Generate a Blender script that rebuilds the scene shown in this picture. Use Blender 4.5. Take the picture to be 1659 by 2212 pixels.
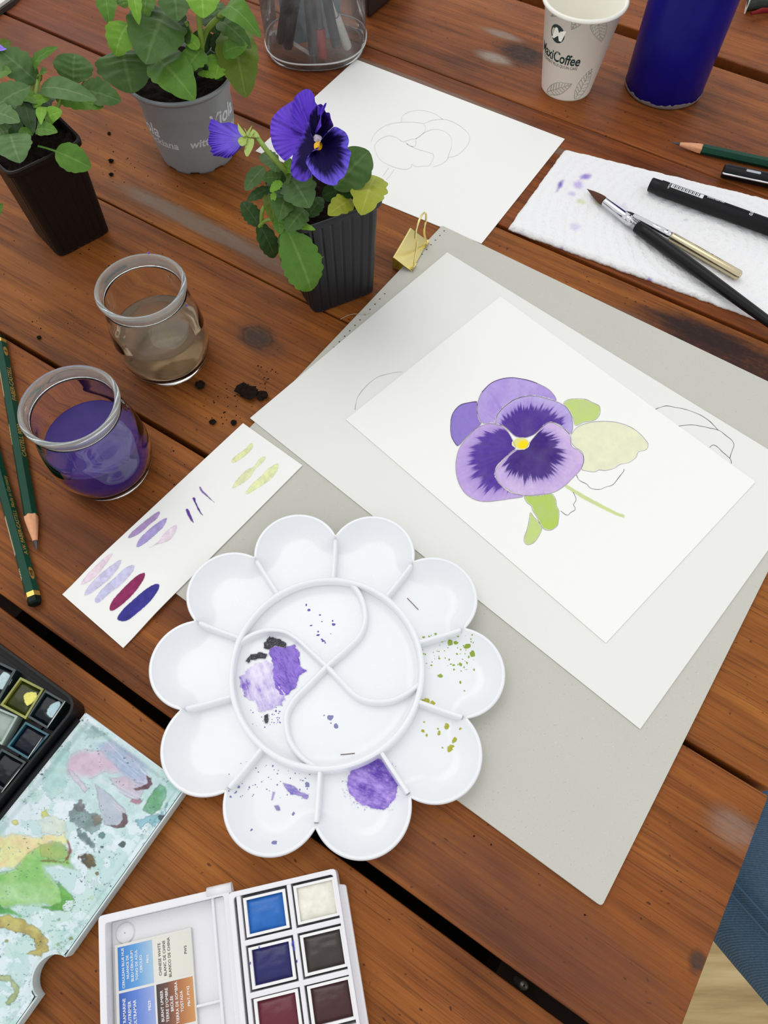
import bpy, math, random
import numpy as np
from mathutils import Matrix, Vector

for _o in list(bpy.data.objects):
    bpy.data.objects.remove(_o, do_unlink=True)
SC = bpy.context.scene
COL = SC.collection

# ---------------------------------------------------------------- camera
F_PX, TILT, ROLL, CAM_H, CX, CY = 1531.0, math.radians(27.45), math.radians(-0.75), 0.379, 829.5, 1106.0
def _rot():
    c, s = math.cos(ROLL), math.sin(ROLL)
    rz = np.array([[c, -s, 0], [s, c, 0], [0, 0, 1]])
    c, s = math.cos(TILT), math.sin(TILT)
    return np.array([[1, 0, 0], [0, c, -s], [0, s, c]]) @ rz
RCAM = _rot()
cam_data = bpy.data.cameras.new('camera')
cam_data.sensor_fit = 'VERTICAL'
cam_data.sensor_height = 24.0
cam_data.lens = F_PX / 2212.0 * 24.0
cam_data.clip_start = 0.01
cam = bpy.data.objects.new('camera', cam_data)
COL.objects.link(cam)
cam.matrix_world = Matrix.Translation((0, 0, CAM_H)) @ Matrix(RCAM.tolist()).to_4x4()
SC.camera = cam

# ---------------------------------------------------------------- overcast sky, soft sun, exposure
WORLD_STRENGTH, SUN_STRENGTH, EXPOSURE = 0.90, 0.62, 0.0
world = bpy.data.worlds.new('overcast_sky')
SC.world = world
world.use_nodes = True
_nt = world.node_tree
_nt.nodes.clear()
_out = _nt.nodes.new('ShaderNodeOutputWorld')
_bg = _nt.nodes.new('ShaderNodeBackground')
_tc = _nt.nodes.new('ShaderNodeTexCoord')
_sx = _nt.nodes.new('ShaderNodeSeparateXYZ')
_rp = _nt.nodes.new('ShaderNodeValToRGB')
_nt.links.new(_tc.outputs['Generated'], _sx.inputs[0])
_mr = _nt.nodes.new('ShaderNodeMapRange')
_mr.inputs['From Min'].default_value = -1.0
_nt.links.new(_sx.outputs['Z'], _mr.inputs['Value'])
_nt.links.new(_mr.outputs['Result'], _rp.inputs['Fac'])
_e = _rp.color_ramp.elements
_e[0].position, _e[0].color = 0.47, (0.28, 0.27, 0.25, 1)
_e[1].position, _e[1].color = 1.0, (0.92, 0.93, 0.95, 1)
_m = _rp.color_ramp.elements.new(0.53); _m.color = (1.20, 1.21, 1.22, 1)
_m = _rp.color_ramp.elements.new(0.75); _m.color = (1.02, 1.03, 1.05, 1)
_nt.links.new(_rp.outputs['Color'], _bg.inputs['Color'])
_bg.inputs['Strength'].default_value = WORLD_STRENGTH
_nt.links.new(_bg.outputs[0], _out.inputs['Surface'])

sun_data = bpy.data.lights.new('soft_sun', 'SUN')
sun_data.energy = SUN_STRENGTH
sun_data.angle = math.radians(38)
sun_data.color = (1.0, 0.975, 0.94)
sun = bpy.data.objects.new('soft_sun', sun_data)
COL.objects.link(sun)
sun.rotation_euler = Vector((0.30, -0.42, -1.0)).to_track_quat('-Z', 'Y').to_euler()

SC.view_settings.view_transform = 'Standard'
SC.view_settings.look = 'None'
SC.view_settings.gamma = 1.0
SC.view_settings.use_curve_mapping = False
SC.view_settings.exposure = EXPOSURE

# ---------------------------------------------------------------- helpers
RNG = np.random.RandomState(7)
random.seed(7)
ORI = {}

def PV(u, v, z=0.0):
    """points (N,3) at height z seen at photograph pixels u, v"""
    u = np.asarray(u, float); v = np.asarray(v, float)
    z = np.broadcast_to(np.asarray(z, float), u.shape)
    d = np.stack([(u - CX) / F_PX, -(v - CY) / F_PX, -np.ones_like(u)], -1) @ RCAM.T
    t = (z - CAM_H) / d[..., 2]
    return np.stack([d[..., 0] * t, d[..., 1] * t, z], -1)
def P(u, v, z=0.0):
    return PV(np.array([u]), np.array([v]), np.array([z]))[0]
def XV(p):
    q = (np.asarray(p, float) - np.array([0, 0, CAM_H])) @ RCAM
    return CX + F_PX * q[..., 0] / -q[..., 2], CY - F_PX * q[..., 1] / -q[..., 2]
def crop(x0, y0, s, pts):
    return [(x0 + a / s, y0 + b / s) for a, b in pts]

def lin(*c):
    if len(c) == 1: c = c[0]
    c = np.asarray(c, float) / 255.0
    return np.where(c <= 0.04045, c / 12.92, ((c + 0.055) / 1.055) ** 2.4)
def rgba(c):
    r = lin(c); return (float(r[0]), float(r[1]), float(r[2]), 1.0)
def unit(a):
    a = np.asarray(a, float); return a / (np.linalg.norm(a) + 1e-12)
def smooth(e0, e1, x):
    t = np.clip((x - e0) / (e1 - e0), 0, 1); return t * t * (3 - 2 * t)

def origin_of(parent):
    return ORI[parent.name] if parent is not None else np.zeros(3)

def thing(name, label, cat, loc, group=None):
    o = bpy.data.objects.new(name, None)
    COL.objects.link(o)
    o.empty_display_size = 0.01
    o.location = tuple(float(x) for x in loc)
    ORI[o.name] = np.array(loc, float)
    return tag(o, label, cat, group)
def tag(o, label, cat, group=None, kind=None):
    if label: o['label'] = label
    if cat: o['category'] = cat
    if group: o['group'] = group
    if kind: o['kind'] = kind
    return o

def mesh_obj(name, V, Fc, mat, parent=None, smooth_=True, cols=None, uv=None, origin=None, label=None):
    """one mesh object; V in world coordinates"""
    V = np.asarray(V, float)
    if parent is not None:
        og = origin_of(parent)
    elif origin is not None:
        og = np.array(origin, float)
    else:
        og = np.array([(V[:, 0].min() + V[:, 0].max()) / 2, (V[:, 1].min() + V[:, 1].max()) / 2, V[:, 2].min()])
    me = bpy.data.meshes.new(name)
    L = V - og
    if isinstance(Fc, np.ndarray):
        n, k = Fc.shape
        me.vertices.add(len(L)); me.vertices.foreach_set('co', L.astype(np.float32).ravel())
        me.loops.add(n * k); me.loops.foreach_set('vertex_index', Fc.astype(np.int32).ravel())
        me.polygons.add(n); me.polygons.foreach_set('loop_start', np.arange(0, n * k, k, dtype=np.int32))
        me.update(calc_edges=True)
        me.validate()
    else:
        me.from_pydata(L.tolist(), [], [tuple(int(i) for i in f) for f in Fc])
        me.update()
    if smooth_:
        me.polygons.foreach_set('use_smooth', np.ones(len(me.polygons), bool))
    if cols is not None:
        at = me.color_attributes.new('Col', 'FLOAT_COLOR', 'POINT')
        c4 = np.ones((len(V), 4), np.float32); c4[:, :3] = cols
        at.data.foreach_set('color', c4.ravel())
    if uv is not None:
        lay = me.uv_layers.new(name='UVMap')
        li = np.zeros(len(me.loops), np.int32); me.loops.foreach_get('vertex_index', li)
        lay.data.foreach_set('uv', np.asarray(uv, np.float32)[li].ravel())
    me.materials.append(mat)
    o = bpy.data.objects.new(name, me)
    COL.objects.link(o)
    if parent is not None:
        o.parent = parent
    else:
        o.location = tuple(og)
    ORI[o.name] = og
    if label: o['label'] = label
    return o

def copy_part(src, parent, name=None):
    o = src.copy(); COL.objects.link(o); o.parent = parent; ORI[o.name] = origin_of(parent)
    return o
def bevel(o, w, seg=2, angle=35):
    m = o.modifiers.new('bevel', 'BEVEL'); m.width = w; m.segments = seg
    m.limit_method = 'ANGLE'; m.angle_limit = math.radians(angle)
    return o

def grid_faces(nu, nv, wrap_u=False, wrap_v=False):
    """quads of a (nu, nv) vertex grid, index i*nv+j"""
    iu = np.arange(nu if wrap_u else nu - 1); iv = np.arange(nv if wrap_v else nv - 1)
    I, J = np.meshgrid(iu, iv, indexing='ij')
    I2 = (I + 1) % nu; J2 = (J + 1) % nv
    return np.stack([I * nv + J, I2 * nv + J, I2 * nv + J2, I * nv + J2], -1).reshape(-1, 4)

class MB:
    """collects pieces of one mesh"""
    def __init__(s): s.V = []; s.F = []; s.n = 0
    def add(s, V, F):
        V = np.asarray(V, float); s.V.append(V)
        s.F += [tuple(int(i) + s.n for i in f) for f in F]; s.n += len(V); return s
    def slab(s, poly, z0, z1):
        n = len(poly); p = np.asarray(poly, float)[:, :2]
        a = 0.5 * np.sum(p[:, 0] * np.roll(p[:, 1], -1) - p[:, 1] * np.roll(p[:, 0], -1))
        if a < 0: p = p[::-1]
        V = np.concatenate([np.c_[p, np.full(n, z0)], np.c_[p, np.full(n, z1)]])
        F = [tuple(range(n - 1, -1, -1)), tuple(range(n, 2 * n))] + [(i, (i + 1) % n, n + (i + 1) % n, n + i) for i in range(n)]
        return s.add(V, F)
    def hexa(s, b, t):
        """box from 4 bottom points and 4 top points (ccw)"""
        V = np.concatenate([np.asarray(b, float), np.asarray(t, float)])
        return s.add(V, [(3, 2, 1, 0), (4, 5, 6, 7), (0, 1, 5, 4), (1, 2, 6, 5), (2, 3, 7, 6), (3, 0, 4, 7)])
    def tube(s, pts, r, n=10, caps=True, phase=0.0, up=None):
        pts = np.asarray(pts, float); r = np.broadcast_to(np.asarray(r, float), (len(pts),))
        T = np.gradient(pts, axis=0); T /= np.linalg.norm(T, axis=1)[:, None] + 1e-12
        u0 = np.array([0, 0, 1.0]) if up is None else np.asarray(up, float)
        if abs(T[0] @ unit(u0)) > .95: u0 = np.array([1.0, 0.2, 0])
        N = unit(u0 - T[0] * (u0 @ T[0])); V = []
        for i in range(len(pts)):
            N = unit(N - T[i] * (N @ T[i])); B = np.cross(T[i], N)
            a = phase + np.arange(n) * 2 * math.pi / n
            V.append(pts[i] + r[i] * (np.cos(a)[:, None] * N + np.sin(a)[:, None] * B))
        F = [tuple(f) for f in grid_faces(len(pts), n, wrap_v=True)]
        if caps:
            F += [tuple(range(n - 1, -1, -1)), tuple(range((len(pts) - 1) * n, len(pts) * n))]
        return s.add(np.concatenate(V), F)
    def rod(s, p0, p1, prof, n=24, phase=0.0, caps=True):
        """solid of revolution along p0->p1; prof = [(t 0..1, radius)]"""
        p0 = np.asarray(p0, float); p1 = np.asarray(p1, float)
        T = unit(p1 - p0); u0 = np.array([0, 0, 1.0])
        if abs(T @ u0) > .95: u0 = np.array([1.0, 0, 0])
        N = unit(u0 - T * (u0 @ T)); B = np.cross(T, N)
        a = phase + np.arange(n) * 2 * math.pi / n
        ring = np.cos(a)[:, None] * N + np.sin(a)[:, None] * B
        V = np.concatenate([p0 + (p1 - p0) * t + ring * r for t, r in prof])
        F = [tuple(f) for f in grid_faces(len(prof), n, wrap_v=True)]
        if caps:
            F += [tuple(range(n - 1, -1, -1)), tuple(range((len(prof) - 1) * n, len(prof) * n))]
        return s.add(V, F)
    def lathe(s, c, prof, n=64, caps=True, closed=False):
        c = np.asarray(c, float); a = np.arange(n) * 2 * math.pi / n
        V = np.concatenate([np.c_[c[0] + r * np.cos(a), c[1] + r * np.sin(a), np.full(n, c[2] + z)] for r, z in prof])
        F = [tuple(f[::-1]) for f in grid_faces(len(prof), n, wrap_u=closed, wrap_v=True)]
        if caps and not closed:
            F += [tuple(range(n)), tuple(range(len(prof) * n - 1, (len(prof) - 1) * n - 1, -1))]
        return s.add(V, F)
    def build(s, name, mat, parent=None, smooth_=False, origin=None, label=None):
        return mesh_obj(name, np.concatenate(s.V), s.F, mat, parent, smooth_, origin=origin, label=label)

def catmull(pts, n, closed=True):
    p = np.asarray(pts, float); k = len(p); out = []
    segs = k if closed else k - 1
    t = np.linspace(0, 1, 12, endpoint=False)[:, None]
    for i in range(segs):
        if closed: a, b, c, d = p[i - 1], p[i], p[(i + 1) % k], p[(i + 2) % k]
        else: a, b, c, d = p[max(i - 1, 0)], p[i], p[i + 1], p[min(i + 2, k - 1)]
        out.append(.5 * (2 * b + (c - a) * t + (2 * a - 5 * b + 4 * c - d) * t ** 2 + (3 * b - a - 3 * c + d) * t ** 3))
    q = np.concatenate(out + ([] if closed else [p[-1:]]))
    if closed: q = np.concatenate([q, q[:1]])
    s = np.r_[0, np.cumsum(np.linalg.norm(np.diff(q, axis=0), axis=1))]
    w = np.linspace(0, s[-1], n + 1)[:-1] if closed else np.linspace(0, s[-1], n)
    return np.stack([np.interp(w, s, q[:, i]) for i in range(p.shape[1])], 1)

# value noise -------------------------------------------------------------
_tabs = {}
def vnoise(x, y, seed=0):
    if seed not in _tabs: _tabs[seed] = np.random.RandomState(seed + 100).rand(257, 257)
    T = _tabs[seed]; x = np.asarray(x, float) + 1000; y = np.asarray(y, float) + 1000
    xi = np.floor(x).astype(int); yi = np.floor(y).astype(int); fx = x - xi; fy = y - yi
    fx = fx * fx * (3 - 2 * fx); fy = fy * fy * (3 - 2 * fy); xi %= 256; yi %= 256
    return (T[xi, yi] * (1 - fx) + T[xi + 1, yi] * fx) * (1 - fy) + (T[xi, yi + 1] * (1 - fx) + T[xi + 1, yi + 1] * fx) * fy
def fbm(x, y, seed=0, o=4):
    a, s, t = 1.0, 0.0, 0.0
    for i in range(o):
        s = s + a * vnoise(x, y, seed + i); t += a; a *= .55; x = x * 2.03; y = y * 2.03
    return s / t
def sdf(u, v, poly):
    """signed distance, negative inside"""
    p = np.asarray(poly, float); d = np.full(u.shape, 1e9); ins = np.zeros(u.shape, bool)
    for i in range(len(p)):
        a = p[i]; b = p[(i + 1) % len(p)]; e = b - a
        wx = u - a[0]; wy = v - a[1]
        t = np.clip((wx * e[0] + wy * e[1]) / (e @ e + 1e-12), 0, 1)
        d = np.minimum(d, (wx - e[0] * t) ** 2 + (wy - e[1] * t) ** 2)
        c = ((a[1] > v) != (b[1] > v))
        if abs(e[1]) > 1e-9: ins ^= c & (u < a[0] + (v - a[1]) * e[0] / e[1])
    d = np.sqrt(d); return np.where(ins, -d, d)

# lettering ---------------------------------------------------------------
_txt = {}
def text2d(s, bold=0.0, shear=0.0, space=1.0):
    k = (s, bold, shear, space)
    if k not in _txt:
        cu = bpy.data.curves.new('lettering', 'FONT'); cu.body = s; cu.size = 1.0
        cu.offset = bold; cu.shear = shear; cu.space_character = space; cu.resolution_u = 3
        ob = bpy.data.objects.new('lettering', cu); COL.objects.link(ob)
        me = bpy.data.meshes.new_from_object(ob)
        V = np.array([v.co[:2] for v in me.vertices]).reshape(-1, 2); Fc = [tuple(p.vertices) for p in me.polygons]
        bpy.data.objects.remove(ob); bpy.data.curves.remove(cu); bpy.data.meshes.remove(me)
        _txt[k] = (V, Fc)
    return _txt[k]
def text_flat(name, lines, o, ex, ey, size, mat, parent, lead=1.25, bold=0.0, shear=0.0, align='L', space=1.0, fn=None, width=None):
    """lettering lying on a plane: o origin of the first baseline, ex along, ey up; fn(x,y)->3D for curved surfaces"""
    mb = MB(); o = np.asarray(o, float)
    for i, s in enumerate(lines):
        V, Fc = text2d(s, bold, shear, space)
        if not len(V): continue
        x = V[:, 0] * size; y = V[:, 1] * size - i * lead * size
        w = x.max()
        if width: x = x * width / w; w = width
        x = x - (0 if align == 'L' else w / 2 if align == 'C' else w)
        if fn is None: W = o + np.outer(x, ex) + np.outer(y, ey)
        else: W = fn(x, y)
        mb.add(W, Fc)
    return mb.build(name, mat, parent) if mb.V else None

# materials ---------------------------------------------------------------
_mats = {}
def new_mat(name):
    m = bpy.data.materials.new(name); m.use_nodes = True
    return m, m.node_tree, m.node_tree.nodes['Principled BSDF']
def N(nt, kind, **kw):
    n = nt.nodes.new('ShaderNode' + kind)
    for k, v in kw.items():
        if k in n.inputs.keys(): n.inputs[k].default_value = v
        else: setattr(n, k, v)
    return n
def mixc(nt, fac, a, b, blend='MIX'):
    m = nt.nodes.new('ShaderNodeMix'); m.data_type = 'RGBA'; m.blend_type = blend
    for sock, val in ((m.inputs[0], fac), (m.inputs[6], a), (m.inputs[7], b)):
        if hasattr(val, 'is_linked') or hasattr(val, 'links'): nt.links.new(val, sock)
        else: sock.default_value = val
    return m.outputs[2]
def math_(nt, op, a, b=None, c=None, clamp=False):
    m = nt.nodes.new('ShaderNodeMath'); m.operation = op; m.use_clamp = clamp
    for i, val in enumerate((a, b, c)):
        if val is None: continue
        if hasattr(val, 'links'): nt.links.new(val, m.inputs[i])
        else: m.inputs[i].default_value = val
    return m.outputs[0]
def ramp(nt, fac, stops):
    r = nt.nodes.new('ShaderNodeValToRGB'); el = r.color_ramp.elements
    while len(el) < len(stops): el.new(0.5)
    for e, (p, c) in zip(el, stops): e.position = p; e.color = c if len(c) == 4 else rgba(c)
    nt.links.new(fac, r.inputs[0]); return r.outputs[0]
def mapped(nt, coord='Object', scale=(1, 1, 1), loc=(0, 0, 0), rot=(0, 0, 0)):
    tc = nt.nodes.new('ShaderNodeTexCoord'); mp = nt.nodes.new('ShaderNodeMapping')
    mp.inputs['Scale'].default_value = scale; mp.inputs['Location'].default_value = loc; mp.inputs['Rotation'].default_value = rot
    nt.links.new(tc.outputs[coord], mp.inputs['Vector']); return mp.outputs[0]
def noise(nt, vec, scale, detail=3, rough=.5, dist=0.0):
    n = nt.nodes.new('ShaderNodeTexNoise'); n.inputs['Scale'].default_value = scale; n.inputs['Detail'].default_value = detail
    n.inputs['Roughness'].default_value = rough; n.inputs['Distortion'].default_value = dist
    if vec is not None: nt.links.new(vec, n.inputs['Vector'])
    return n.outputs['Fac']
def bump(nt, bsdf, h, strength=.3, dist=.001):
    b = nt.nodes.new('ShaderNodeBump'); b.inputs['Strength'].default_value = strength; b.inputs['Distance'].default_value = dist
    nt.links.new(h, b.inputs['Height']); nt.links.new(b.outputs[0], bsdf.inputs['Normal'])

def plain(name, col, rough=.5, spec=.5, metal=0.0, var=.06, scale=300.0, bmp=0.0, coat=0.0, detail=3):
    """procedural material: colour with a little noise in colour, roughness and relief"""
    if name in _mats: return _mats[name]
    m, nt, b = new_mat(name)
    vec = mapped(nt); f = noise(nt, vec, scale, detail)
    c = lin(col)
    lo = tuple(float(x) for x in np.clip(c * (1 - var), 0, 1)) + (1,)
    hi = tuple(float(x) for x in np.clip(c * (1 + var), 0, 1)) + (1,)
    nt.links.new(mixc(nt, f, lo, hi), b.inputs['Base Color'])
    b.inputs['Roughness'].default_value = rough
    b.inputs['Specular IOR Level'].default_value = spec
    b.inputs['Metallic'].default_value = metal
    b.inputs['Coat Weight'].default_value = coat
    if bmp: bump(nt, b, f, bmp, .0005)
    _mats[name] = m; return m
def vcol(name, rough=.6, spec=.4, scale=900, bmp=.15, coat=0.0):
    """material whose colour comes from the mesh's own painted colours"""
    if name in _mats: return _mats[name]
    m, nt, b = new_mat(name)
    a = nt.nodes.new('ShaderNodeAttribute'); a.attribute_name = 'Col'
    f = noise(nt, mapped(nt), scale, 2)
    nt.links.new(mixc(nt, .12, a.outputs['Color'], mixc(nt, f, (.75, .75, .75, 1), (1.2, 1.2, 1.2, 1)), 'MULTIPLY'), b.inputs['Base Color'])
    b.inputs['Roughness'].default_value = rough; b.inputs['Specular IOR Level'].default_value = spec
    b.inputs['Coat Weight'].default_value = coat
    if bmp: bump(nt, b, f, bmp, .0003)
    _mats[name] = m; return m

# ================================================================ STRUCTURE: floor below
def floor_mat():
    m, nt, b = new_mat('pale_floor_boards')
    v = mapped(nt, 'Object', (1.2, 14, 1), rot=(0, 0, .5))
    f = noise(nt, v, 3.0, 5, .6)
    nt.links.new(ramp(nt, f, [(.25, (132, 108, 66)), (.5, (186, 158, 106)), (.75, (214, 190, 140))]), b.inputs['Base Color'])
    b.inputs['Roughness'].default_value = .6
    return m
fl = mesh_obj('floor', [(-1.5, -1.2, -.74), (1.8, -1.2, -.74), (1.8, 2.0, -.74), (-1.5, 2.0, -.74)], [(0, 1, 2, 3)], floor_mat(), smooth_=False, origin=(0, 0, -.74))
tag(fl, 'pale wooden floor boards far below the table end', 'floor', kind='structure')

# ================================================================ TABLE of seven planks
TA = math.radians(-33.75)
TU = np.array([math.cos(TA), math.sin(TA)]); TN = np.array([-TU[1], TU[0]])
def tun(u, v):
    p = P(u, v)[:2]; return float(p @ TU), float(p @ TN)

def wood_mat():
    m, nt, b = new_mat('varnished_pine')
    L = nt.links
    tc = nt.nodes.new('ShaderNodeTexCoord'); oi = nt.nodes.new('ShaderNodeObjectInfo')
    off = N(nt, 'VectorMath', operation='SCALE'); off.inputs[0].default_value = (3.1, 7.7, 5.3)
    L.new(oi.outputs['Random'], off.inputs['Scale'])
    add = N(nt, 'VectorMath', operation='ADD'); L.new(tc.outputs['Object'], add.inputs[0]); L.new(off.outputs[0], add.inputs[1])
    base = add.outputs[0]
    def mp(scale):
        q = nt.nodes.new('ShaderNodeMapping'); q.inputs['Scale'].default_value = scale; L.new(base, q.inputs['Vector']); return q.outputs[0]
    # knots deflect the grain; (u, n, half length, half width) in the table's own axes
    sep = nt.nodes.new('ShaderNodeSeparateXYZ'); L.new(tc.outputs['Object'], sep.inputs[0])
    wob = noise(nt, mp((38, 260, 38)), 1.0, 4, .65)
    def ell(u0, n0, a, w, jag=.45):
        x = math_(nt, 'MULTIPLY', math_(nt, 'SUBTRACT', sep.outputs[0], u0), 1 / a)
        y = math_(nt, 'MULTIPLY', math_(nt, 'SUBTRACT', sep.outputs[1], n0), 1 / w)
        d = math_(nt, 'SQRT', math_(nt, 'ADD', math_(nt, 'MULTIPLY', x, x), math_(nt, 'MULTIPLY', y, y)))
        return math_(nt, 'ADD', d, math_(nt, 'MULTIPLY', math_(nt, 'SUBTRACT', wob, .5), jag))
    # cathedral grain: bands across, warped slowly along
    warp = noise(nt, mp((2.2, 9, 2)), 1.0, 3, .5)
    yy = math_(nt, 'ADD', math_(nt, 'MULTIPLY', sep.outputs[1], 26), math_(nt, 'MULTIPLY', warp, 9))
    band = math_(nt, 'MULTIPLY_ADD', math_(nt, 'SINE', math_(nt, 'MULTIPLY', math_(nt, 'ADD', yy, math_(nt, 'MULTIPLY', oi.outputs['Random'], 31)), 6.283)), .5, .5)
    g1 = noise(nt, mp((5, 150, 5)), 1.0, 8, .68, .15)
    g2 = noise(nt, mp((30, 1500, 30)), 1.0, 4, .7)
    big = noise(nt, mp((7, 15, 7)), 1.0, 4, .55)
    fac = math_(nt, 'ADD', math_(nt, 'MULTIPLY', g1, .50), math_(nt, 'MULTIPLY', big, .54))
    fac = math_(nt, 'ADD', fac, math_(nt, 'MULTIPLY', math_(nt, 'SUBTRACT', band, .5), -.05))
    fac = math_(nt, 'ADD', fac, math_(nt, 'MULTIPLY', math_(nt, 'SUBTRACT', g2, .5), .20))
    col = ramp(nt, fac, [(.30, (64, 35, 20)), (.42, (100, 57, 28)), (.53, (134, 79, 38)), (.66, (162, 100, 48)), (.80, (188, 126, 68))])
    # plank to plank tint: redder or more golden
    tint = ramp(nt, oi.outputs['Random'], [(0, (246, 222, 208)), (.5, (255, 244, 232)), (1, (255, 255, 226))])
    col = mixc(nt, 1.0, col, tint, 'MULTIPLY')
    # worn grey-brown patches in the varnish
    wear = noise(nt, mp((5, 13, 5)), 1.3, 5, .62)
    wf = math_(nt, 'MULTIPLY', ramp(nt, wear, [(.56, (0, 0, 0)), (.75, (170, 170, 170))]), .62)
    col = mixc(nt, wf, col, mixc(nt, g2, rgba((70, 50, 42)), rgba((134, 110, 92))))
    # reddish glow patches
    red = noise(nt, mp((4, 10, 4)), 1.1, 2, .5)
    col = mixc(nt, math_(nt, 'MULTIPLY', ramp(nt, red, [(.52, (0, 0, 0)), (.70, (255, 255, 255))]), .28), col, rgba((136, 72, 36)))
    # long dark pores and fine dark specks
    pores = noise(nt, mp((22, 1100, 22)), 1.0, 3, .55)
    col = mixc(nt, math_(nt, 'MULTIPLY', ramp(nt, pores, [(.54, (0, 0, 0)), (.68, (255, 255, 255))]), .50), col, rgba((62, 32, 18)))
    spk = noise(nt, mp((260, 420, 260)), 1.0, 1, .5)
    col = mixc(nt, math_(nt, 'MULTIPLY', ramp(nt, spk, [(.71, (0, 0, 0)), (.77, (255, 255, 255))]), .7), col, rgba((38, 20, 14)))
    # knots with a shape of their own
    def spot(col, u, v, a, w, c_in, c_out, inner=.55, strength=.95, jag=.45, rg=.18):
        u0, n0 = tun(u, v); d = ell(u0, n0, a, w, jag)
        rings = math_(nt, 'ADD', math_(nt, 'MULTIPLY', math_(nt, 'SINE', math_(nt, 'MULTIPLY', d, 21)), rg), d)
        c = ramp(nt, rings, [(0, c_in), (inner, c_in), (.85, c_out), (1, c_out)])
        f = ramp(nt, d, [(.45, (255, 255, 255)), (1.05, (0, 0, 0))])
        f = math_(nt, 'MULTIPLY', f, ramp(nt, math_(nt, 'ADD', math_(nt, 'MULTIPLY', g2, .6), math_(nt, 'MULTIPLY', spk, .4)), [(.32, (.55, .55, .55, 1)), (.52, (1, 1, 1, 1))]))
        return mixc(nt, math_(nt, 'MULTIPLY', f, strength), col, c)
    col = spot(col, 560, 735, .034, .017, (70, 48, 38), (92, 52, 28), .45, .55, .5)
    col = spot(col, 556, 728, .0165, .0120, (66, 50, 42), (40, 25, 19), .58, 1.0, .45, .22)
    col = spot(col, 1130, 118, .032, .022, (50, 33, 26), (66, 40, 26), .6, 1.0, .5)
    col = spot(col, 1068, 125, .024, .010, (150, 136, 124), (130, 108, 90), .4, .95, .7, 0.0)
    col = spot(col, 1085, 75, .026, .007, (142, 126, 114), (126, 104, 84), .4, .85, .7, 0.0)
    col = spot(col, 1580, 768, .085, .026, (52, 32, 28), (70, 40, 28), .7, .97, .6, .08)
    col = spot(col, 1520, 722, .050, .012, (44, 28, 28), (60, 36, 28), .7, .95, .6, .0)
    col = spot(col, 1330, 95, .03, .02, (128, 84, 56), (116, 70, 40), .4, .55, .5)
    col = spot(col, 420, 480, .11, .011, (126, 110, 96), (104, 82, 66), .5, .92, .7, 0.0)
    col = spot(col, 600, 575, .07, .009, (112, 92, 80), (100, 78, 62), .5, .6, .9, 0.0)
    col = spot(col, 1345, 680, .03, .007, (104, 84, 74), (100, 78, 66), .4, .6, .9, 0.0)
    col = spot(col, 900, 175, .16, .005, (126, 106, 92), (104, 76, 58), .5, .85, .8, 0.0)
    col = spot(col, 1185, 318, .11, .006, (124, 100, 84), (104, 72, 52), .5, .8, .8, 0.0)
    col = spot(col, 1585, 1790, .02, .012, (146, 122, 108), (120, 84, 62), .3, .6, .8, 0.0)
    col = spot(col, 1506, 2078, .0045, .006, (70, 56, 48), (50, 32, 26), .5, .9, .9, 0.0)
    col = spot(col, 1150, 1990, .11, .03, (104, 66, 52), (112, 68, 48), .5, .55, .8, 0.0)
    col = spot(col, 300, 1250, .14, .02, (100, 58, 38), (110, 62, 36), .5, .5, .8, 0.0)
    col = spot(col, 200, 620, .12, .03, (132, 78, 44), (140, 80, 40), .5, .5, .8, 0.0)
    col = spot(col, 120, 90, .3, .05, (112, 62, 46), (112, 58, 40), .5, .6, .8, 0.0)
    L.new(col, b.inputs['Base Color'])
    L.new(ramp(nt, math_(nt, 'ADD', math_(nt, 'MULTIPLY', wear, .7), math_(nt, 'MULTIPLY', g2, .3)), [(.3, (.34, .34, .34, 1)), (.75, (.62, .62, .62, 1))]), b.inputs['Roughness'])
    b.inputs['Specular IOR Level'].default_value = .16
    h = math_(nt, 'ADD', math_(nt, 'MULTIPLY', g1, .5), math_(nt, 'ADD', math_(nt, 'MULTIPLY', g2, .5), math_(nt, 'MULTIPLY', pores, -.3)))
    bump(nt, b, h, .28, .0012)
    return m
WOOD = wood_mat()
table = thing('wooden_table', 'weathered reddish-brown wooden table made of wide varnished planks', 'table', (0, 0, 0))
table.rotation_euler = (0, 0, TA)
END = .1376
bands = [(-.148, -.0052), (.0008, .1346), (.1380, .2743), (.2758, .4155), (.4193, .5576), (.5588, .6990), (.7145, .8560), (.8600, 1.0)]
for i, (n0, n1) in enumerate(bands):
    e = END + [.0, .0006, .0012, 0, .0008, 0, .001, 0][i]
    mb = MB()
    nx = 60
    xs = np.linspace(-1.05, e, nx)
    jig = lambda s: .0005 * (np.array([vnoise(x * 30, s * 7.3, 3) for x in xs]) - .5)
    lo = n0 + jig(i); hi = n1 + jig(i + 20)
    poly = [(x, y) for x, y in zip(xs, lo)] + [(x, y) for x, y in zip(xs[::-1], hi[::-1])]
    mb.slab(poly, -.028, 0.0)
    o = mb.build('plank', WOOD, None, origin=(0, 0, 0))
    o.parent = table
    bevel(o, .0011, 2, 50)
bm_ = plain('dark_batten', (46, 30, 22), .7, .3, scale=60)
for x in (-.75, -.30, .10):
    mb = MB(); mb.slab([(x - .035, -.14), (x + .035, -.14), (x + .035, .99), (x - .035, .99)], -.068, -.0285)
    o = mb.build('batten', bm_, None, origin=(0, 0, 0)); o.parent = table
mb = MB(); mb.slab([(-1.03, -.142), (.118, -.142), (.118, .99), (-1.03, .99)], -.078, -.0690)
o = mb.build('gap_shade_board', plain('dirty_gap_shade', (30, 23, 18), .9, .1, var=.5, scale=150), None, origin=(0, 0, 0)); o.parent = table  # dark board added below the planks so their gaps look shaded
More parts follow.
